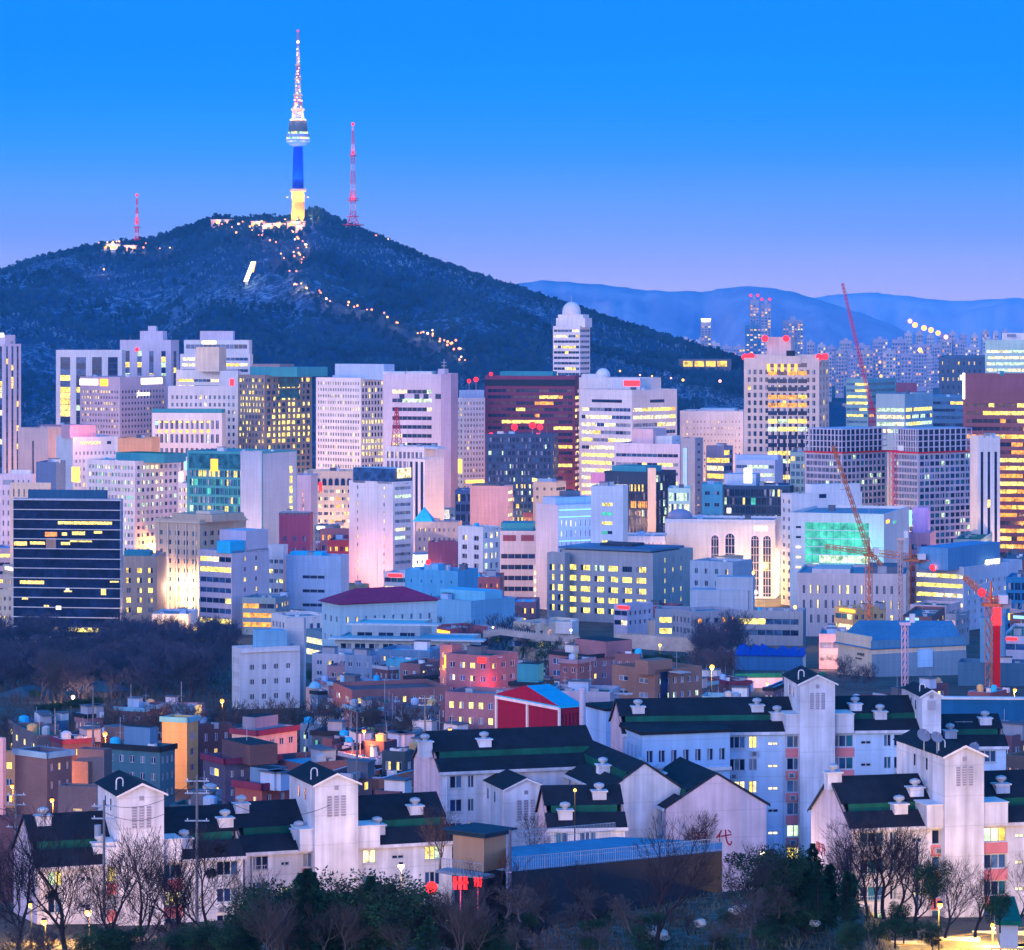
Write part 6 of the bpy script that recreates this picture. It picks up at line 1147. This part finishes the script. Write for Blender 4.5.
# ================= plants =================
BARK=wall((.035,.028,.035),name='bark'); BARKL=wall((.075,.062,.062),name='bark'); BARKW=wall((.25,.20,.20),name='bark')
def bare_mesh(seed,h=10,lean=.1,spread=.55,depth=6,bark=BARK,thin=.012,up=.25,first=.25):
    """trunk and limbs dividing down to twigs, level by level"""
    rnd=random.Random(seed); tr=MB(); cr=MB(); front=[(Vector((0,0,-.4)),Vector((rnd.gauss(0,lean),rnd.gauss(0,lean),1)).normalized(),h*.30,h*.024,0)]
    while front and len(cr.f)<5200:
        nxt=[]
        for p,d,L,r,lv in front:
            mb=tr if lv==0 else cr; n=3 if lv<3 else 2; q=p
            for i in range(n):
                d2=(d+Vector((rnd.gauss(0,.15),rnd.gauss(0,.15),rnd.gauss(0,.08)+.06))).normalized(); e=q+d2*(L/n); r0=max(thin,r*(1-.3*i/n)); r1=max(thin,r*(1-.3*(i+1)/n)); mb.tube(q,e,r0,r1,bark,6 if lv<2 else 3)
                if lv<depth and (i<n-1 or lv>3) and (i>0 or lv>0) and rnd.random()<.85:
                    t=Matrix.Rotation(rnd.uniform(0,6.28),3,d2)@d2.orthogonal().normalized(); nd=(d2*(1-spread*.9)+t*spread+Vector((0,0,up*rnd.random()))).normalized(); nxt.append((e,nd,L*rnd.uniform(.55,.85),r1*.55,lv+1))
                q,d=e,d2
            if lv<depth:
                for k_ in (0,1):
                    t=Matrix.Rotation(rnd.uniform(0,6.28),3,d)@d.orthogonal().normalized(); s_=spread*(.35 if k_==0 else .7); nd=(d*(1-s_)+t*s_+Vector((0,0,up*.6))).normalized(); nxt.append((q,nd,L*rnd.uniform(.7,.88),max(thin,r*(.66 if k_==0 else .5)),lv+1))
        front=nxt
    zt=max(v[2] for v in cr.v); s_=h/zt
    for mb in (tr,cr): mb.v=[(x*s_,y*s_,z*s_) for x,y,z in mb.v]
    return tr.mesh('trunk'),cr.mesh('crown')
TT={}
def tree_tpl(kind,seed):
    k=(kind,seed)
    if k in TT: return TT[k]
    if kind=='bare': a,b=bare_mesh(seed,10,.08,.55,6)
    elif kind=='pale': a,b=bare_mesh(seed,10,.08,.5,6,BARKL)
    elif kind=='fuzz': a,b=bare_mesh(seed,10,.08,.6,6,wall((.06,.058,.085),name='bark'),.026)
    elif kind=='brush': a,b=bare_mesh(seed,6,.2,.6,5,BARKL,.02)
    elif kind in('conifer','cypress'):
        rnd=random.Random(seed); m=MB(); m.tube((0,0,-.4),(0,0,8.5),.16,.04,BARK,6); a=m.mesh('trunk'); m=MB(); lm=leafmat('conifer_foliage',(.006,.028,.020),(.018,.075,.045),.6); k0=m.mi(lm)
        for i in range(9000):
            f=rnd.random()**.75; z=.5+9.3*f; rmax=(2.5 if kind=='conifer' else 1.15)*((1-f)**.75 if kind=='conifer' else (math.sin(PI*min(1,.12+f*.88))**.6))*(.8+.35*math.sin(z*5.0+seed))+.08
            an=rnd.random()*6.28; rr_=rmax*rnd.random()**.45*(1+.25*math.sin(an*3+z*2)); c=Vector((rr_*math.cos(an),rr_*math.sin(an),z-rr_*.25)); s_=rnd.uniform(.06,.16); o=Vector((math.cos(an),math.sin(an),rnd.uniform(-.3,.9))).normalized(); t=o.orthogonal().normalized()
            t=Matrix.Rotation(rnd.random()*6.28,3,o)@t; v=len(m.v); m.v.extend([tuple(c-t*s_*.45),tuple(c+t*s_*.45),tuple(c+o*s_*1.9)]); m.f.append((v,v+1,v+2)); m.m.append(k0)
        b=m.mesh('crown')
    elif kind in('bush','round'):
        rnd=random.Random(seed); m=MB(); m.tube((0,0,-.4),(.1,0,2.6),.14,.06,BARK,6)
        for q in range(5): an=q*1.3; m.tube((.05,0,1.2),(1.2*math.cos(an),1.2*math.sin(an),3),.07,.03,BARK,4)
        a=m.mesh('trunk'); m=MB(); lm=leafmat('evergreen_foliage',(.008,.028,.018),(.03,.075,.035),.5); k0=m.mi(lm); cl=[(rnd.gauss(0,1.0),rnd.gauss(0,1.0),rnd.uniform(1.2,4.4),rnd.uniform(.6,1.15)) for _ in range(16)]
        for i in range(7000):
            c0=rnd.choice(cl); d=Vector((rnd.gauss(0,1),rnd.gauss(0,1),rnd.gauss(0,1))).normalized(); c=Vector(c0[:3])+d*c0[3]*rnd.uniform(.55,1.08); s_=rnd.uniform(.05,.13); t=d.orthogonal().normalized(); t=Matrix.Rotation(rnd.random()*6.28,3,d)@t; o=(d+t*.7).normalized(); u_=o.cross(t).normalized(); v=len(m.v)
            m.v.extend([tuple(c-u_*s_*.5),tuple(c+u_*s_*.5),tuple(c+o*s_*1.5)]); m.f.append((v,v+1,v+2)); m.m.append(k0)
        b=m.mesh('crown')
    TT[k]=(a,b); return TT[k]
def tree(kind,seed,px,D,hpx,label,group=None,yb=None,name=None,sxy=1.0,z=None):
    a,b=tree_tpl(kind,seed); zb=(gz(D) if yb is None else Z(yb,D)) if z is None else z; h=hpx*D/F; base={'bare':10,'pale':10,'fuzz':10,'brush':6,'conifer':9.8,'cypress':9.8,'bush':5.4,'round':5.4}[kind]; s_=h/base
    t=thing(name or {'bare':'bare_tree','pale':'bare_tree','fuzz':'bare_tree','brush':'bare_shrub','conifer':'conifer_tree','cypress':'conifer_tree','bush':'evergreen_shrub','round':'evergreen_tree'}[kind],label,{'brush':'shrub','bush':'shrub'}.get(kind,'tree'),(X(px,D),D,zb),random.Random(px*7+seed).random()*6.28,group); t.scale=(s_*sxy,s_*sxy,s_); link(a,'trunk',t); link(b,'crown',t); return t
rr=random.Random(21)
# left woods
for i in range(135):
    D=rr.uniform(830,1240); px=rr.uniform(-12,236)
    if D<900 and px>215: continue
    hp=rr.uniform(34,52)*900/D
    if px>150 and D>1150: hp*=.8
    tree('fuzz',rr.randrange(5),px,D,hp,'dark bare tree in the dense woods left of the four storey pale building','bare trees massed in the left woods',sxy=1.25)
for i in range(26):
    D=rr.uniform(830,1230); tree('round',rr.randrange(2),rr.uniform(-5,235),D,rr.uniform(10,17),'dark evergreen clump under the bare trees of the left woods','evergreens in the left woods',sxy=1.3)
tree('pale',3,60,815,62,'tall pale branching bare tree standing out before the dark left woods')
for px,D,h,k_,s_ in [(418,905,44,'round',1),(400,900,34,'round',0),(432,940,36,'round',1),(470,1060,44,'fuzz',1),(505,1080,48,'fuzz',2),(520,1075,40,'fuzz',3),(488,1065,36,'fuzz',0),(392,1100,40,'fuzz',1),(430,1090,44,'fuzz',2),(452,1085,34,'round',0),(545,1050,26,'round',1),(560,1050,20,'fuzz',3)]:
    tree(k_,s_,px,D,h,'dark tree in the clump between the modern villa and the row of blue buildings','trees behind the villa',sxy=1.2)
for i in range(9): tree('round',i%2,312+i*8.5+rr.uniform(-2,2),905,rr.uniform(14,20),'round clipped dark shrub in the villa garden row','garden shrubs before the villa',sxy=1.2)
for i in range(16): px=rr.uniform(688,742); D=rr.uniform(900,1120); tree('fuzz',rr.randrange(5),px,D,rr.uniform(38,62)*900/D,'slender bare tree between the fortress wall and the construction hoarding','bare trees beside the fortress wall')
for i in range(26): px=rr.uniform(488,600); tree('brush' if i%2 else 'bush',rr.randrange(2),px,rr.uniform(860,950),rr.uniform(7,13),'small shrub on the brownish park slope below the terrace wall','shrubs on the park slope',yb=rr.uniform(645,664))
for i,(px,yb_) in enumerate([(655,668),(662,664),(668,668),(676,670),(648,664)]): tree('bush',i%2,px,800,rr.uniform(14,22),'yellow-lit evergreen bush at the foot of the fortress wall','lit bushes below the fortress wall',yb=yb_+6,sxy=1.3)
# brown bare hedge running behind the village
for i in range(40):
    px=118+i*8.2+rr.uniform(-3,3); tree('brush',rr.randrange(4),px,rr.uniform(610,650),rr.uniform(26,40),'brown bare twiggy tree in the lamp-lit row behind the village roofs','bare row behind the village',yb=rr.uniform(732,742),sxy=1.3,name='bare_tree')
for i in range(12): tree('pale',i%4,rr.uniform(335,440),rr.uniform(600,640),rr.uniform(44,60),'fine-branched bare tree before the brick school annex','bare trees before the school annex')
for i in range(16): tree('brush',i%4,rr.uniform(0,110),rr.uniform(640,700),rr.uniform(30,44),'dusky twiggy tree on the left bank above the brick blocks','twiggy trees on the left bank',sxy=1.4,name='bare_tree')
for px,D,h in [(843,900,34),(856,890,26),(868,880,30),(820,870,22),(1012,470,40)]: tree('fuzz',int(px)%5,px,D,h,'dark bare tree at the foot of the museum hall','trees at the museum hall')
# evergreen bank left: teal hedge
for i in range(10): tree('bush',i%2,44+i*6.2,700,rr.uniform(10,14),'teal-lit clipped hedge shrub on the left bank','teal hedge shrubs',yb=716-i*1.0,sxy=1.5)
# foreground bare trees (front of the left flats)
FG=[(18,255,135,0,'bare'),(68,262,150,1,'bare'),(110,250,120,2,'bare'),(142,268,130,3,'bare'),(176,262,125,4,'bare'),(222,258,128,5,'bare'),(248,246,96,6,'pale'),(-8,240,150,7,'bare')]
for i,(px,D,h,s_,k_) in enumerate(FG):
    tree(k_,s_,px,D,h*1.13,['broad bare tree at the left edge before the pinkish gable','large spreading bare tree over the brightest left lamp','low forked bare tree right of the brightest left lamp','slim bare tree before the first gable stair tower','upright bare tree before the second half of the left flats','bare tree beside the utility pole carrying a nest','pale twiggy tree among the conifers','bare tree mostly outside the left edge'][i],yb=965)
for i,(px,D,h,lb) in enumerate([(655,245,150,'tallest dark bare tree in front of the blue roofed deck'),(498,248,110,'leaning bare tree in front of the left part of the stone wall'),(590,246,95,'small bare tree before the middle of the stone wall'),(540,244,80,'thin bare shrub-like tree on the grassy slope under the stone wall'),(755,240,110,'bare tree rising beside the red painted numerals'),(440,330,70,'bare tree behind the small tan booth'),(530,300,62,'twiggy tree at the rear railing of the blue deck'),(690,290,62,'bare tree in front of the pinkish gable wall'),(700,295,50,'second low bare tree in front of the pinkish gable wall')]):
    tree('bare',(i*3+1)%8,px,D,h,lb,yb={0:955,1:958,2:955,3:950,4:950}.get(i,870))
for i,(px,D,h) in enumerate([(852,275,105),(868,280,100),(884,278,108),(896,282,92),(876,276,96)]): tree('bare',i,px,D,h,'bare tree in the dark clump before the right front flats','bare clump before the right flats',yb=915)
for i,(px,D,h,lb) in enumerate([(916,262,95,'tall thin bare tree next to the bare utility pole on the right'),(945,268,85,'yellow-lit bare tree over the corner road'),(975,272,80,'second yellow-lit bare tree near the corner lamp'),(1012,268,85,'bare tree at the right edge beside the corner lamp'),(822,262,95,'lopped bare trunk left of the right clump')]): tree('pale' if i in(1,2,3) else 'bare',i+2,px,D,h,lb,yb=935)
# conifers
for i in range(26):
    px=rr.uniform(244,432); kd=rr.choice(['conifer','round','round','cypress','bush']); tree(kd,i%3 if kd in('conifer','cypress') else i%4,px,rr.uniform(236,262),interp([(240,62),(290,88),(350,104),(390,92),(432,60)],px)*rr.uniform(.6,1.05),'dark evergreen in the left foreground thicket under the second gable tower','evergreens in the left thicket',yb=962,sxy=1.35)
for i in range(26): tree('pale',i%4,rr.uniform(236,500),rr.uniform(232,240),rr.uniform(45,85),'pale leafless sapling standing in the left foreground thicket','pale saplings in the left thicket',yb=962,sxy=1.2)
for i in range(9): tree('round' if i%2 else 'conifer',i%3,rr.uniform(425,520),rr.uniform(232,246),rr.uniform(30,52),'low spreading dark evergreen at the foot of the tan booth','low evergreens under the booth',yb=960,sxy=1.5)
for i in range(20): px=rr.uniform(762,855); kd=rr.choice(['round','conifer','round']) if px<820 else 'cypress'; tree(kd,i%3,px,rr.uniform(246,262),rr.uniform(38,62),'dark green evergreen on the right foreground bank between lamp and bare clump','conifers on the right bank',yb=rr.uniform(905,945),sxy=1.35)
for px,yb_,h in [(895,945,46),(935,905,46),(770,925,40),(1000,930,40)]: tree('round',int(px)%2,px,258,h,{895:'round dark shrub at the foot of the right pole',935:'yellow-lit evergreen above the corner road',770:'round dark shrub left of the right conifers',1000:'leafy evergreen glowing beside the corner lamp'}[px],yb=yb_)
for i in range(30): px=rr.uniform(500,780); D=rr.uniform(226,250); tree('brush',i%4,px,D,rr.uniform(18,34),'low bare brush on the rocky slope under the stone wall','brush on the rocky slope',yb=None,sxy=1.5,z=gz(D)-12+rr.uniform(0,2)) if False else tree('brush',i%4,px,D,rr.uniform(18,34),'low bare brush on the rocky slope under the stone wall','brush on the rocky slope',yb=rr.uniform(915,960),sxy=1.6)
for i in range(34): px=rr.uniform(0,255); tree('brush' if i%3 else 'bush',i%2 if not i%3 else i%4,px,rr.uniform(232,262),rr.uniform(20,46),'low brush at the bottom edge under the left bare trees','brush under the left trees',yb=965,sxy=1.5)
for i in range(26): px=rr.uniform(500,1000); D=236; tree('bush',i%2,px,rr.uniform(236,250),rr.uniform(14,26),'dark ground shrub on the foreground slope','ground shrubs on the foreground slope',yb=rr.uniform(925,962),sxy=1.5)
# foreground slope (rises toward the camera so trunks stand on it)
m=MB(); nx=90; SL=noisemat('slope_soil',(.020,.022,.016),(.13,.12,.10),.6,.42,.64)
def slope_y(px): return interp([(-60,952),(240,950),(420,930),(500,905),(560,898),(720,893),(790,888),(870,908),(895,945),(930,972),(1100,985)],px)
for j in range(16):
    for i in range(nx+1):
        px=-80+1180*i/nx; D=222+j*4.2; z=Z(slope_y(px)+ (1-j/15)*95,222+j*4.2)+.35*mnoise.noise((px*.09,j*.7,0))+.15*mnoise.noise((px*.4,j*2,5))
        m.v.append((X(px,D),D,z))
for j in range(15):
    for i in range(nx): a=j*(nx+1)+i; m.f.append((a,a+1,a+nx+2,a+nx+1)); m.m.append(0)
for i in range(nx):
    a=15*(nx+1)+i; x0,y0,z0=m.v[a]; x1,y1,z1=m.v[a+1]; m.poly([(x0,y0,z0),(x1,y1,z1),(x1,y1+8,z1-14),(x0,y0+8,z0-14)],SL)
m.mats=[SL]; tag(m.build('hillside_slope'),kind='structure')
# grass tufts on the slope
def slope_z(px,D): return Z(slope_y(px)+(1-(D-222)/63)*95,D)
m=MB(); GRT=leafmat('dry_grass',(.03,.05,.02),(.20,.17,.11),.5); kk=m.mi(GRT)
for i in range(15000):
    px=rr.uniform(-20,1040); D=rr.uniform(226,284); z=slope_z(px,D)-.15; x=X(px,D)+0; a=rr.uniform(-.5,.5); h=rr.uniform(.25,.9); v=len(m.v); m.v.extend([(x-.05,D,z),(x+.06,D,z),(x+a*h,D+rr.uniform(-.3,.3),z+h)]); m.f.append((v,v+1,v+2)); m.m.append(kk)
tag(m.build('dry_grass'),kind='stuff')
# village undergrowth, one mass of twigs between houses
m=MB(); kk=m.mi(wall((.06,.05,.05),name='twigs'))
for i in range(9000):
    q=rr.random()
    if q<.55: px=rr.uniform(-10,236); D=rr.uniform(800,1240)
    elif q<.8: px=rr.uniform(0,450); D=rr.uniform(600,720)
    else: px=rr.uniform(480,745); D=rr.uniform(830,1100)
    x=X(px,D)+rr.uniform(-1,1); z=gz(D); h=rr.uniform(1,4); v=len(m.v); a=rr.uniform(-1.5,1.5); m.v.extend([(x-.1,D,z),(x+.12,D,z),(x+a,D+rr.uniform(-1,1),z+h)]); m.f.append((v,v+1,v+2)); m.m.append(kk)
tag(m.build('undergrowth'),kind='stuff')
# boulders
for i,(px,yb_,w_,lb) in enumerate([(741,915,24,'large pale boulder on the rocky slope right of the stone wall'),(655,940,30,'broad flat boulder behind the tallest dark tree'),(815,925,12,'small bright boulder under the right conifers'),(700,925,14,'weathered rock just below the stone wall corner')]):
    D=248; t=MB(); r0=w_*D/F/2; mt=brick((.85,.78,.74),'rock',.5); nn_=10
    rb=random.Random(i); seg=[]
    for a in range(6):
        for b_ in range(nn_):
            th=PI*a/5; ph=2*PI*b_/nn_; q=r0*(1+.28*mnoise.noise((math.sin(th)*math.cos(ph)*1.7+i,math.sin(th)*math.sin(ph)*1.7,math.cos(th)*1.7))); t.v.append((q*math.sin(th)*math.cos(ph),q*math.sin(th)*math.sin(ph)*.8,q*.62*math.cos(th)+r0*.3))
    for a in range(5):
        for b_ in range(nn_): t.f.append((a*nn_+b_,a*nn_+(b_+1)%nn_,(a+1)*nn_+(b_+1)%nn_,(a+1)*nn_+b_)); t.m.append(0)
    t.mats=[mt]; o=t.build('boulder',None,(X(px,D),D,Z(yb_,D))); tag(o,lb,'boulder')
# corner road
m=MB(); ASP=noisemat('asphalt',(.04,.04,.045),(.07,.07,.07),1.5)

L_=[];R_=[]
for px,D in [(880,300),(930,303),(980,308),(1080,318)]: x=X(px,D); z=gz(D)+.12; L_.append((x,D+5,z)); R_.append((x,D-3,z))
for a,b_,c,d in zip(L_,L_[1:],R_,R_[1:]): m.poly([c,d,b_,a],ASP)
tag(m.build('road'),kind='structure')
m=MB(); YL=wall((.7,.45,.05))
for c,d in zip(L_,L_[1:]): m.box(c[0],c[1],c[2]-.3,d[0],c[1]+.3,c[2]+.14,CON)
for c,d in zip(R_,R_[1:]): m.box(c[0],c[1]-.3,c[2]-.3,d[0],c[1],c[2]+.14,CON)
for c,d in zip(L_,L_[1:]):
    for s0 in (.6,2.2): m.poly([(c[0],c[1]-s0-.15,c[2]+.006),(d[0],d[1]-s0-.15,d[2]+.006),(d[0],d[1]-s0,d[2]+.006),(c[0],c[1]-s0,c[2]+.006)],YL)
tag(m.build('road_kerb'),kind='structure')
t_=thing('guard_rail','yellow and dark striped guard rail along the lit corner road','guard rail',(R_[0][0],R_[0][1]-.6,R_[0][2])); m=MB()
for q in range(18): x=q*1.1; z=0; m.box(x,-.05,0,x+.08,.05,.9,MET); m.box(x+.081,-.06,.45,x+1.09,-.02,.75,YL if q%2 else DRK)
m.build('rail',t_)
# ================= lamps with their light =================
def lampt(px,yl,D,label,e,col,r=.22,hpx=None,c=None,group=None,hgt=6):
    z=Z(yl,D); zb=z-hgt; t=thing('street_lamp',label,'street lamp',(X(px,D),D,zb),0,group); m=MB(); m.tube((0,.9,0),(0,.9,hgt),.08,.05,DRK,6); m.tube((0,.9,hgt),(0,.05,hgt+.25),.04,.04,DRK,5); m.box(-.22,-.35,hgt+.2,.22,.35,hgt+.34,DRK); m.build('post',t); m=MB(); m.ball(0,0,hgt-.02,r,lit(c or col,5,'lamp_glow',False),10); m.build('lamp_head',t); point(t,(0,-.1,hgt-.05-r-.15),e,col,.25); return t
O_=(1,.32,.04); Y_=(1,.52,.07); W_=(1,.58,.32); WW_=(1,.78,.62); PK_=(1,.30,.20)
for a in [(105,734,575,'bright orange street lamp below the white mast, glowing over the village',6500,O_,.42),
 (88,912,306,'brightest white-orange lamp in front of the left flats',4200,(1,.5,.2),.36),(44,922,308,'yellowish lamp low at the left edge of the left flats',2600,Y_,.3),(401,866,326,'orange-white lamp burning between conifers and the tan booth',3000,W_,.34),
 (763,853,340,'white lamp shining on the pinkish gable wall right of the painted characters',1500,WW_,.34),(994,925,306,'yellow lamp over the corner road at the lower right',9000,Y_,.34),(712,667,690,'yellow lamp on the slope at the end of the fortress wall',6500,Y_,.5),
 (222,701,700,'orange lamp in the bare row below the four storey building',5200,O_,.46),(450,730,500,'small warm lamp beside the grey and pink flats',2600,Y_,.3),(364,731,560,'red-orange lamp at the bottom of the bare tree row',2600,(1,.2,.04),.36),
 (660,645,900,'yellow lamp tucked behind the fortress wall bushes',5200,Y_,.42),(571,630,1040,'white lamp next to the small white guard house',2600,WW_,.4),(493,627,1040,'dim lamp standing in the park before the terrace wall',1200,W_,.36),
 (36,643,1235,'yellow lamp under the black glass tower, left one',14000,Y_,.75),(93,641,1235,'yellow lamp under the black glass tower, right one',14000,Y_,.75),(146,636,1270,'yellow-green lit lamp beside the white corner building',15000,Y_,.8),(195,628,1280,'yellow lamp in front of the tan apartment hotel',14000,Y_,.75),(90,671,1000,'orange lamp deep in the left woods',3000,O_,.55),(7,671,1000,'small red-orange lamp at the left edge of the woods',1200,O_,.45),(73,697,830,'bright orange-white lamp beside the small shrine in the woods',3200,W_,.5),
 (12,786,500,'orange lamp lighting the alley wall at the left edge',3500,O_,.3),(52,800,400,'orange lamp shining up the alley between brown blocks',3200,O_,.26),(733,690,820,'warm lamp on the building site left of the hoarding',3000,PK_,.4),(767,683,820,'red-orange lamp over the glowing hoarding',3000,(1,.2,.08),.45),(700,690,700,'pinkish lamp near the low brick shops',1500,W_,.35),
 (795,607,1180,'yellow-green lamp between two storey office and museum hall',9000,Y_,.6),(1015,690,700,'orange work lamp by the brick building at the right edge',4500,O_,.4),(940,905,300,'added yellow fill lamp between the corner trees and the right flats',6500,Y_,.25),(30,905,290,'warm lamp behind the broad bare tree at the left edge',1800,Y_,.2),(575,790,330,'small yellow lamp under the eave of the middle flats',350,Y_,.16),(667,790,640,'',0,Y_,.2)]:  # lamp between corner trees and right flats is added to brighten the corner
    if a[3]: a=list(a); a[4]*=2.0 if a[2]<400 else 4.2 if a[2]<900 else 1.5; lampt(*a)
# downtown street lights between towers
n_=0
while n_<90:
    px=rr.uniform(2,1020); D=rr.uniform(1390,2350)
    if inside(X(px,D),D,2.5): continue
    n_+=1; lampt(px,HY+(CZ-gz(D)-14)*F/D,D,'street lamp glowing between the downtown towers',70000,rr.choice([PK_,O_,W_,W_,Y_]),.7,group='downtown street lamps',hgt=14)
for i in range(150):
    q_=rr.random(); px=rr.uniform(800,862) if q_<.25 else rr.uniform(690,745) if q_<.4 else rr.uniform(640,1020); D=rr.uniform(2450,3600) if px>745 else rr.uniform(2900,3600)
    lampt(px,HY+(CZ-gz(D)-rr.uniform(10,30))*F/D,D,'tiny glowing lamp in the low district beyond the towers',26000,rr.choice([PK_,O_,O_,Y_,W_,(1,.06,.03)]),rr.uniform(.8,2.1),group='lamps of the far low district',hgt=16)
for px,py,r_ in [(778,357,3.2),(924,328,3.6),(915,325,3.6),(931,330,3.6),(938,333,3.4),(910,321,3),(946,337,3),(920,350,3),(881,376,2),(880,362,1.6),(683,380,1.6),(671,378,1.2),(640,375,1.2),(652,376,1.2),(620,371,1.3),(603,376,1.6),(720,381,2.0)]:
    D=5200 if py<360 else 3000; lampt(px,py,D,'cluster light glowing far off at the foot of the mountains',0.1,rr.choice([O_,Y_,(1,.3,.25)]),r_*(D/5200)*1.2,group='far glowing lamps',hgt=14)
D_,z_=onhill(705,371) or (3050,60)
k=thing('long_building','long low building with a bright yellow lit band at the hill foot','building',(X(705,D_),D_,z_-2)); m=MB(); m.box(-25*D_/3050,0,-4,25*D_/3050,12,Z(359,D_)-z_+2,wall((.12,.12,.16)),ROOFG); m.build('wall',k)
for q in range(4): m=MB(); m.box(-23+q*12,-.8,Z(366.5,D_)-z_+2,-13+q*12,-.3,Z(361,D_)-z_+2,lit((1,.62,.05),1.8,'lit_window',sc_=.2)); m.build('window',k)
# ================= masts, poles, signs =================
for i,(px,yt_,yb_,D,lb) in enumerate([(197,775,960,290,'tall pale utility pole with crossarms at the left front'),(104,800,960,285,'grey utility pole with transformer before the first gable tower'),(93,688,745,565,'slim white mast above the orange lamp'),(917,842,915,290,'bare dark pole in front of the right flats'),(357,712,790,470,'thin pole rising from the village centre'),(425,695,760,520,'thin village pole with a cross bar'),(16,790,860,360,'utility pole with tangled brackets at the left alley'),(510,830,920,262,'slim dark pole at the left corner of the blue deck')]):
    z0=Z(yb_,D); h=Z(yt_,D)-z0; t=thing('utility_pole',lb,'pole',(X(px,D),D,z0)); m=MB(); m.tube((0,0,0),(0,0,h),.17 if D<400 else .2,.1,wall((.19,.18,.19)) if i not in(3,7) else DGR,8); m.build('shaft',t)
    if i in (0,1,5,6):
        m=MB()
        for q in (.6,1.7,4.2): m.box(-1.1,-.06,h-q,1.1,.06,h-q+.12,MET); m.box(-.9,-.05,h-q+.12,-.82,.05,h-q+.3,WHT); m.box(.82,-.05,h-q+.12,.9,.05,h-q+.3,WHT)
        m.build('crossarm',t)
    if i==1: m=MB(); m.lathe(-.55,0,[(h-3.2,.3),(h-2.2,.3)],GRY,10); m.build('transformer',t)
# wires
def wire(label,a,b_,sag=1.2):
    A_=Vector((X(a[0],a[2]),a[2],Z(a[1],a[2]))); B2=Vector((X(b_[0],b_[2]),b_[2],Z(b_[1],b_[2]))); m=MB(); pr=None
    for i in range(17):
        f=i/16; p=A_.lerp(B2,f)-A_-Vector((0,0,sag*4*f*(1-f)))
        if pr is not None: m.tube(pr,p,.025,.025,DRK,3)
        pr=p
    tag(m.build('overhead_wire',None,A_),label,'wire')
wire('overhead wire between the two left front utility poles',(104,804,285),(197,778,290)); wire('lower overhead wire between the two left front utility poles',(104,812,285),(197,790,290),1.6); wire('wire running from the tall pale pole toward the conifers',(197,780,290),(330,805,290),2.0)
wire('wire sagging from the grey pole to the left edge',(104,806,285),(-20,800,285))
# red neon signs beside the booth
for i,(a,b_,c,d,lb) in enumerate([(424,880,439,895,'round glowing red sign low beside the booth'),(453,875,468,891,'bright pink-red glowing letters under the booth'),(474,876,482,888,'narrow red glowing sign right under the booth')]):
    D=256; x=X((a+c)/2,D); z=Z(d,D); t=thing('neon_sign',lb,'sign',(x,D,z-3)); w_=(c-a)*D/F/2; h=(d-b_)*D/F; m=MB(); m.tube((0,.15,-1),(0,.15,3),.05,.05,MET,5); m.build('post',t); m=MB()
    if i==0: m.lathe(0,0,[(0,.48),(.12,.48)],SIGR,20)
    else: 
        for q in range(3): m.box(-w_+w_*q*.7,-.1,3+h*.1,-w_+w_*q*.7+w_*.5,.0,3+h*.9,SIGR); m.box(-w_+w_*q*.7,-.1,3+h*.45,-w_+w_*q*.7+w_*.65,.0,3+h*.62,SIGR)
    o=m.build('neon_letters',t)
    if i==0: o.location=(0,0,3+h/2); o.rotation_euler=(PI/2,0,0); point(t,(0,-.9,3.4),260,(1,.02,.04),.2)
    else: point(t,(0,-.9,3.4),420,(1,.03,.10),.2)
k=B('street_kiosk','small green and white topped shop hut glowing by the road corner',1000,1018,None,925,262,6,WHT,None,None,par=0,roofm=GREEN,cat='kiosk',zb=Z(948,262))
# nests
for px,py,D,lb in ((219,849,258,'dark round bird nest high in the tree by the utility pole'),(52,895,262,'dark bird nest in the large spreading left tree'),(211,873,258,'second smaller bird nest below the first')):
    m=MB(); rn=random.Random(px)
    for i in range(160): d=Vector((rn.gauss(0,1),rn.gauss(0,1),rn.gauss(0,.7))).normalized()*.42*rn.uniform(.5,1); e=Vector((rn.gauss(0,1),rn.gauss(0,1),rn.gauss(0,.5))).normalized()*.35; m.tube(d-e,d+e,.02,.02,BARK,3)
    tag(m.build('bird_nest',None,(X(px,D),D,Z(py,D))),lb,'nest')

for px,yt_,lb in ((950,722,'comb-shaped TV aerial left on the small rear right roof'),(964,721,'comb-shaped TV aerial right on the small rear right roof')):
    D=404; z0=Z(742,D); hh=Z(yt_,D)-z0; t_=thing('tv_aerial',lb,'aerial',(X(px,D),D,z0)); m=MB(); m.tube((0,0,0),(0,0,hh),.05,.04,MET,5)
    for q in range(3): m.tube((-1.1,0,hh-.1-q*.7),(1.1,0,hh-.1-q*.7),.04,.04,MET,4); [m.tube((-.9+j*.45,-.35,hh-.1-q*.7),(-.9+j*.45,.35,hh-.1-q*.7),.025,.025,MET,3) for j in range(5)]
    m.build('aerial_frame',t_)
HAZE=5.5e-5
# ---------------- haze ----------------
m=MB(); m.box(-3900,-400,-1,3900,15500,600,DRK); hz=m.build('haze'); tag(hz,kind='stuff')
hm=bpy.data.materials.new('haze_air'); hm.use_nodes=True; t=hm.node_tree; t.nodes.clear(); oo=t.nodes.new('ShaderNodeOutputMaterial'); pv=t.nodes.new('ShaderNodeVolumePrincipled')
pv.inputs['Color'].default_value=(.10,.54,1,1); pv.inputs['Density'].default_value=HAZE; t.links.new(pv.outputs[0],oo.inputs[1]); hz.data.materials.clear(); hz.data.materials.append(hm)
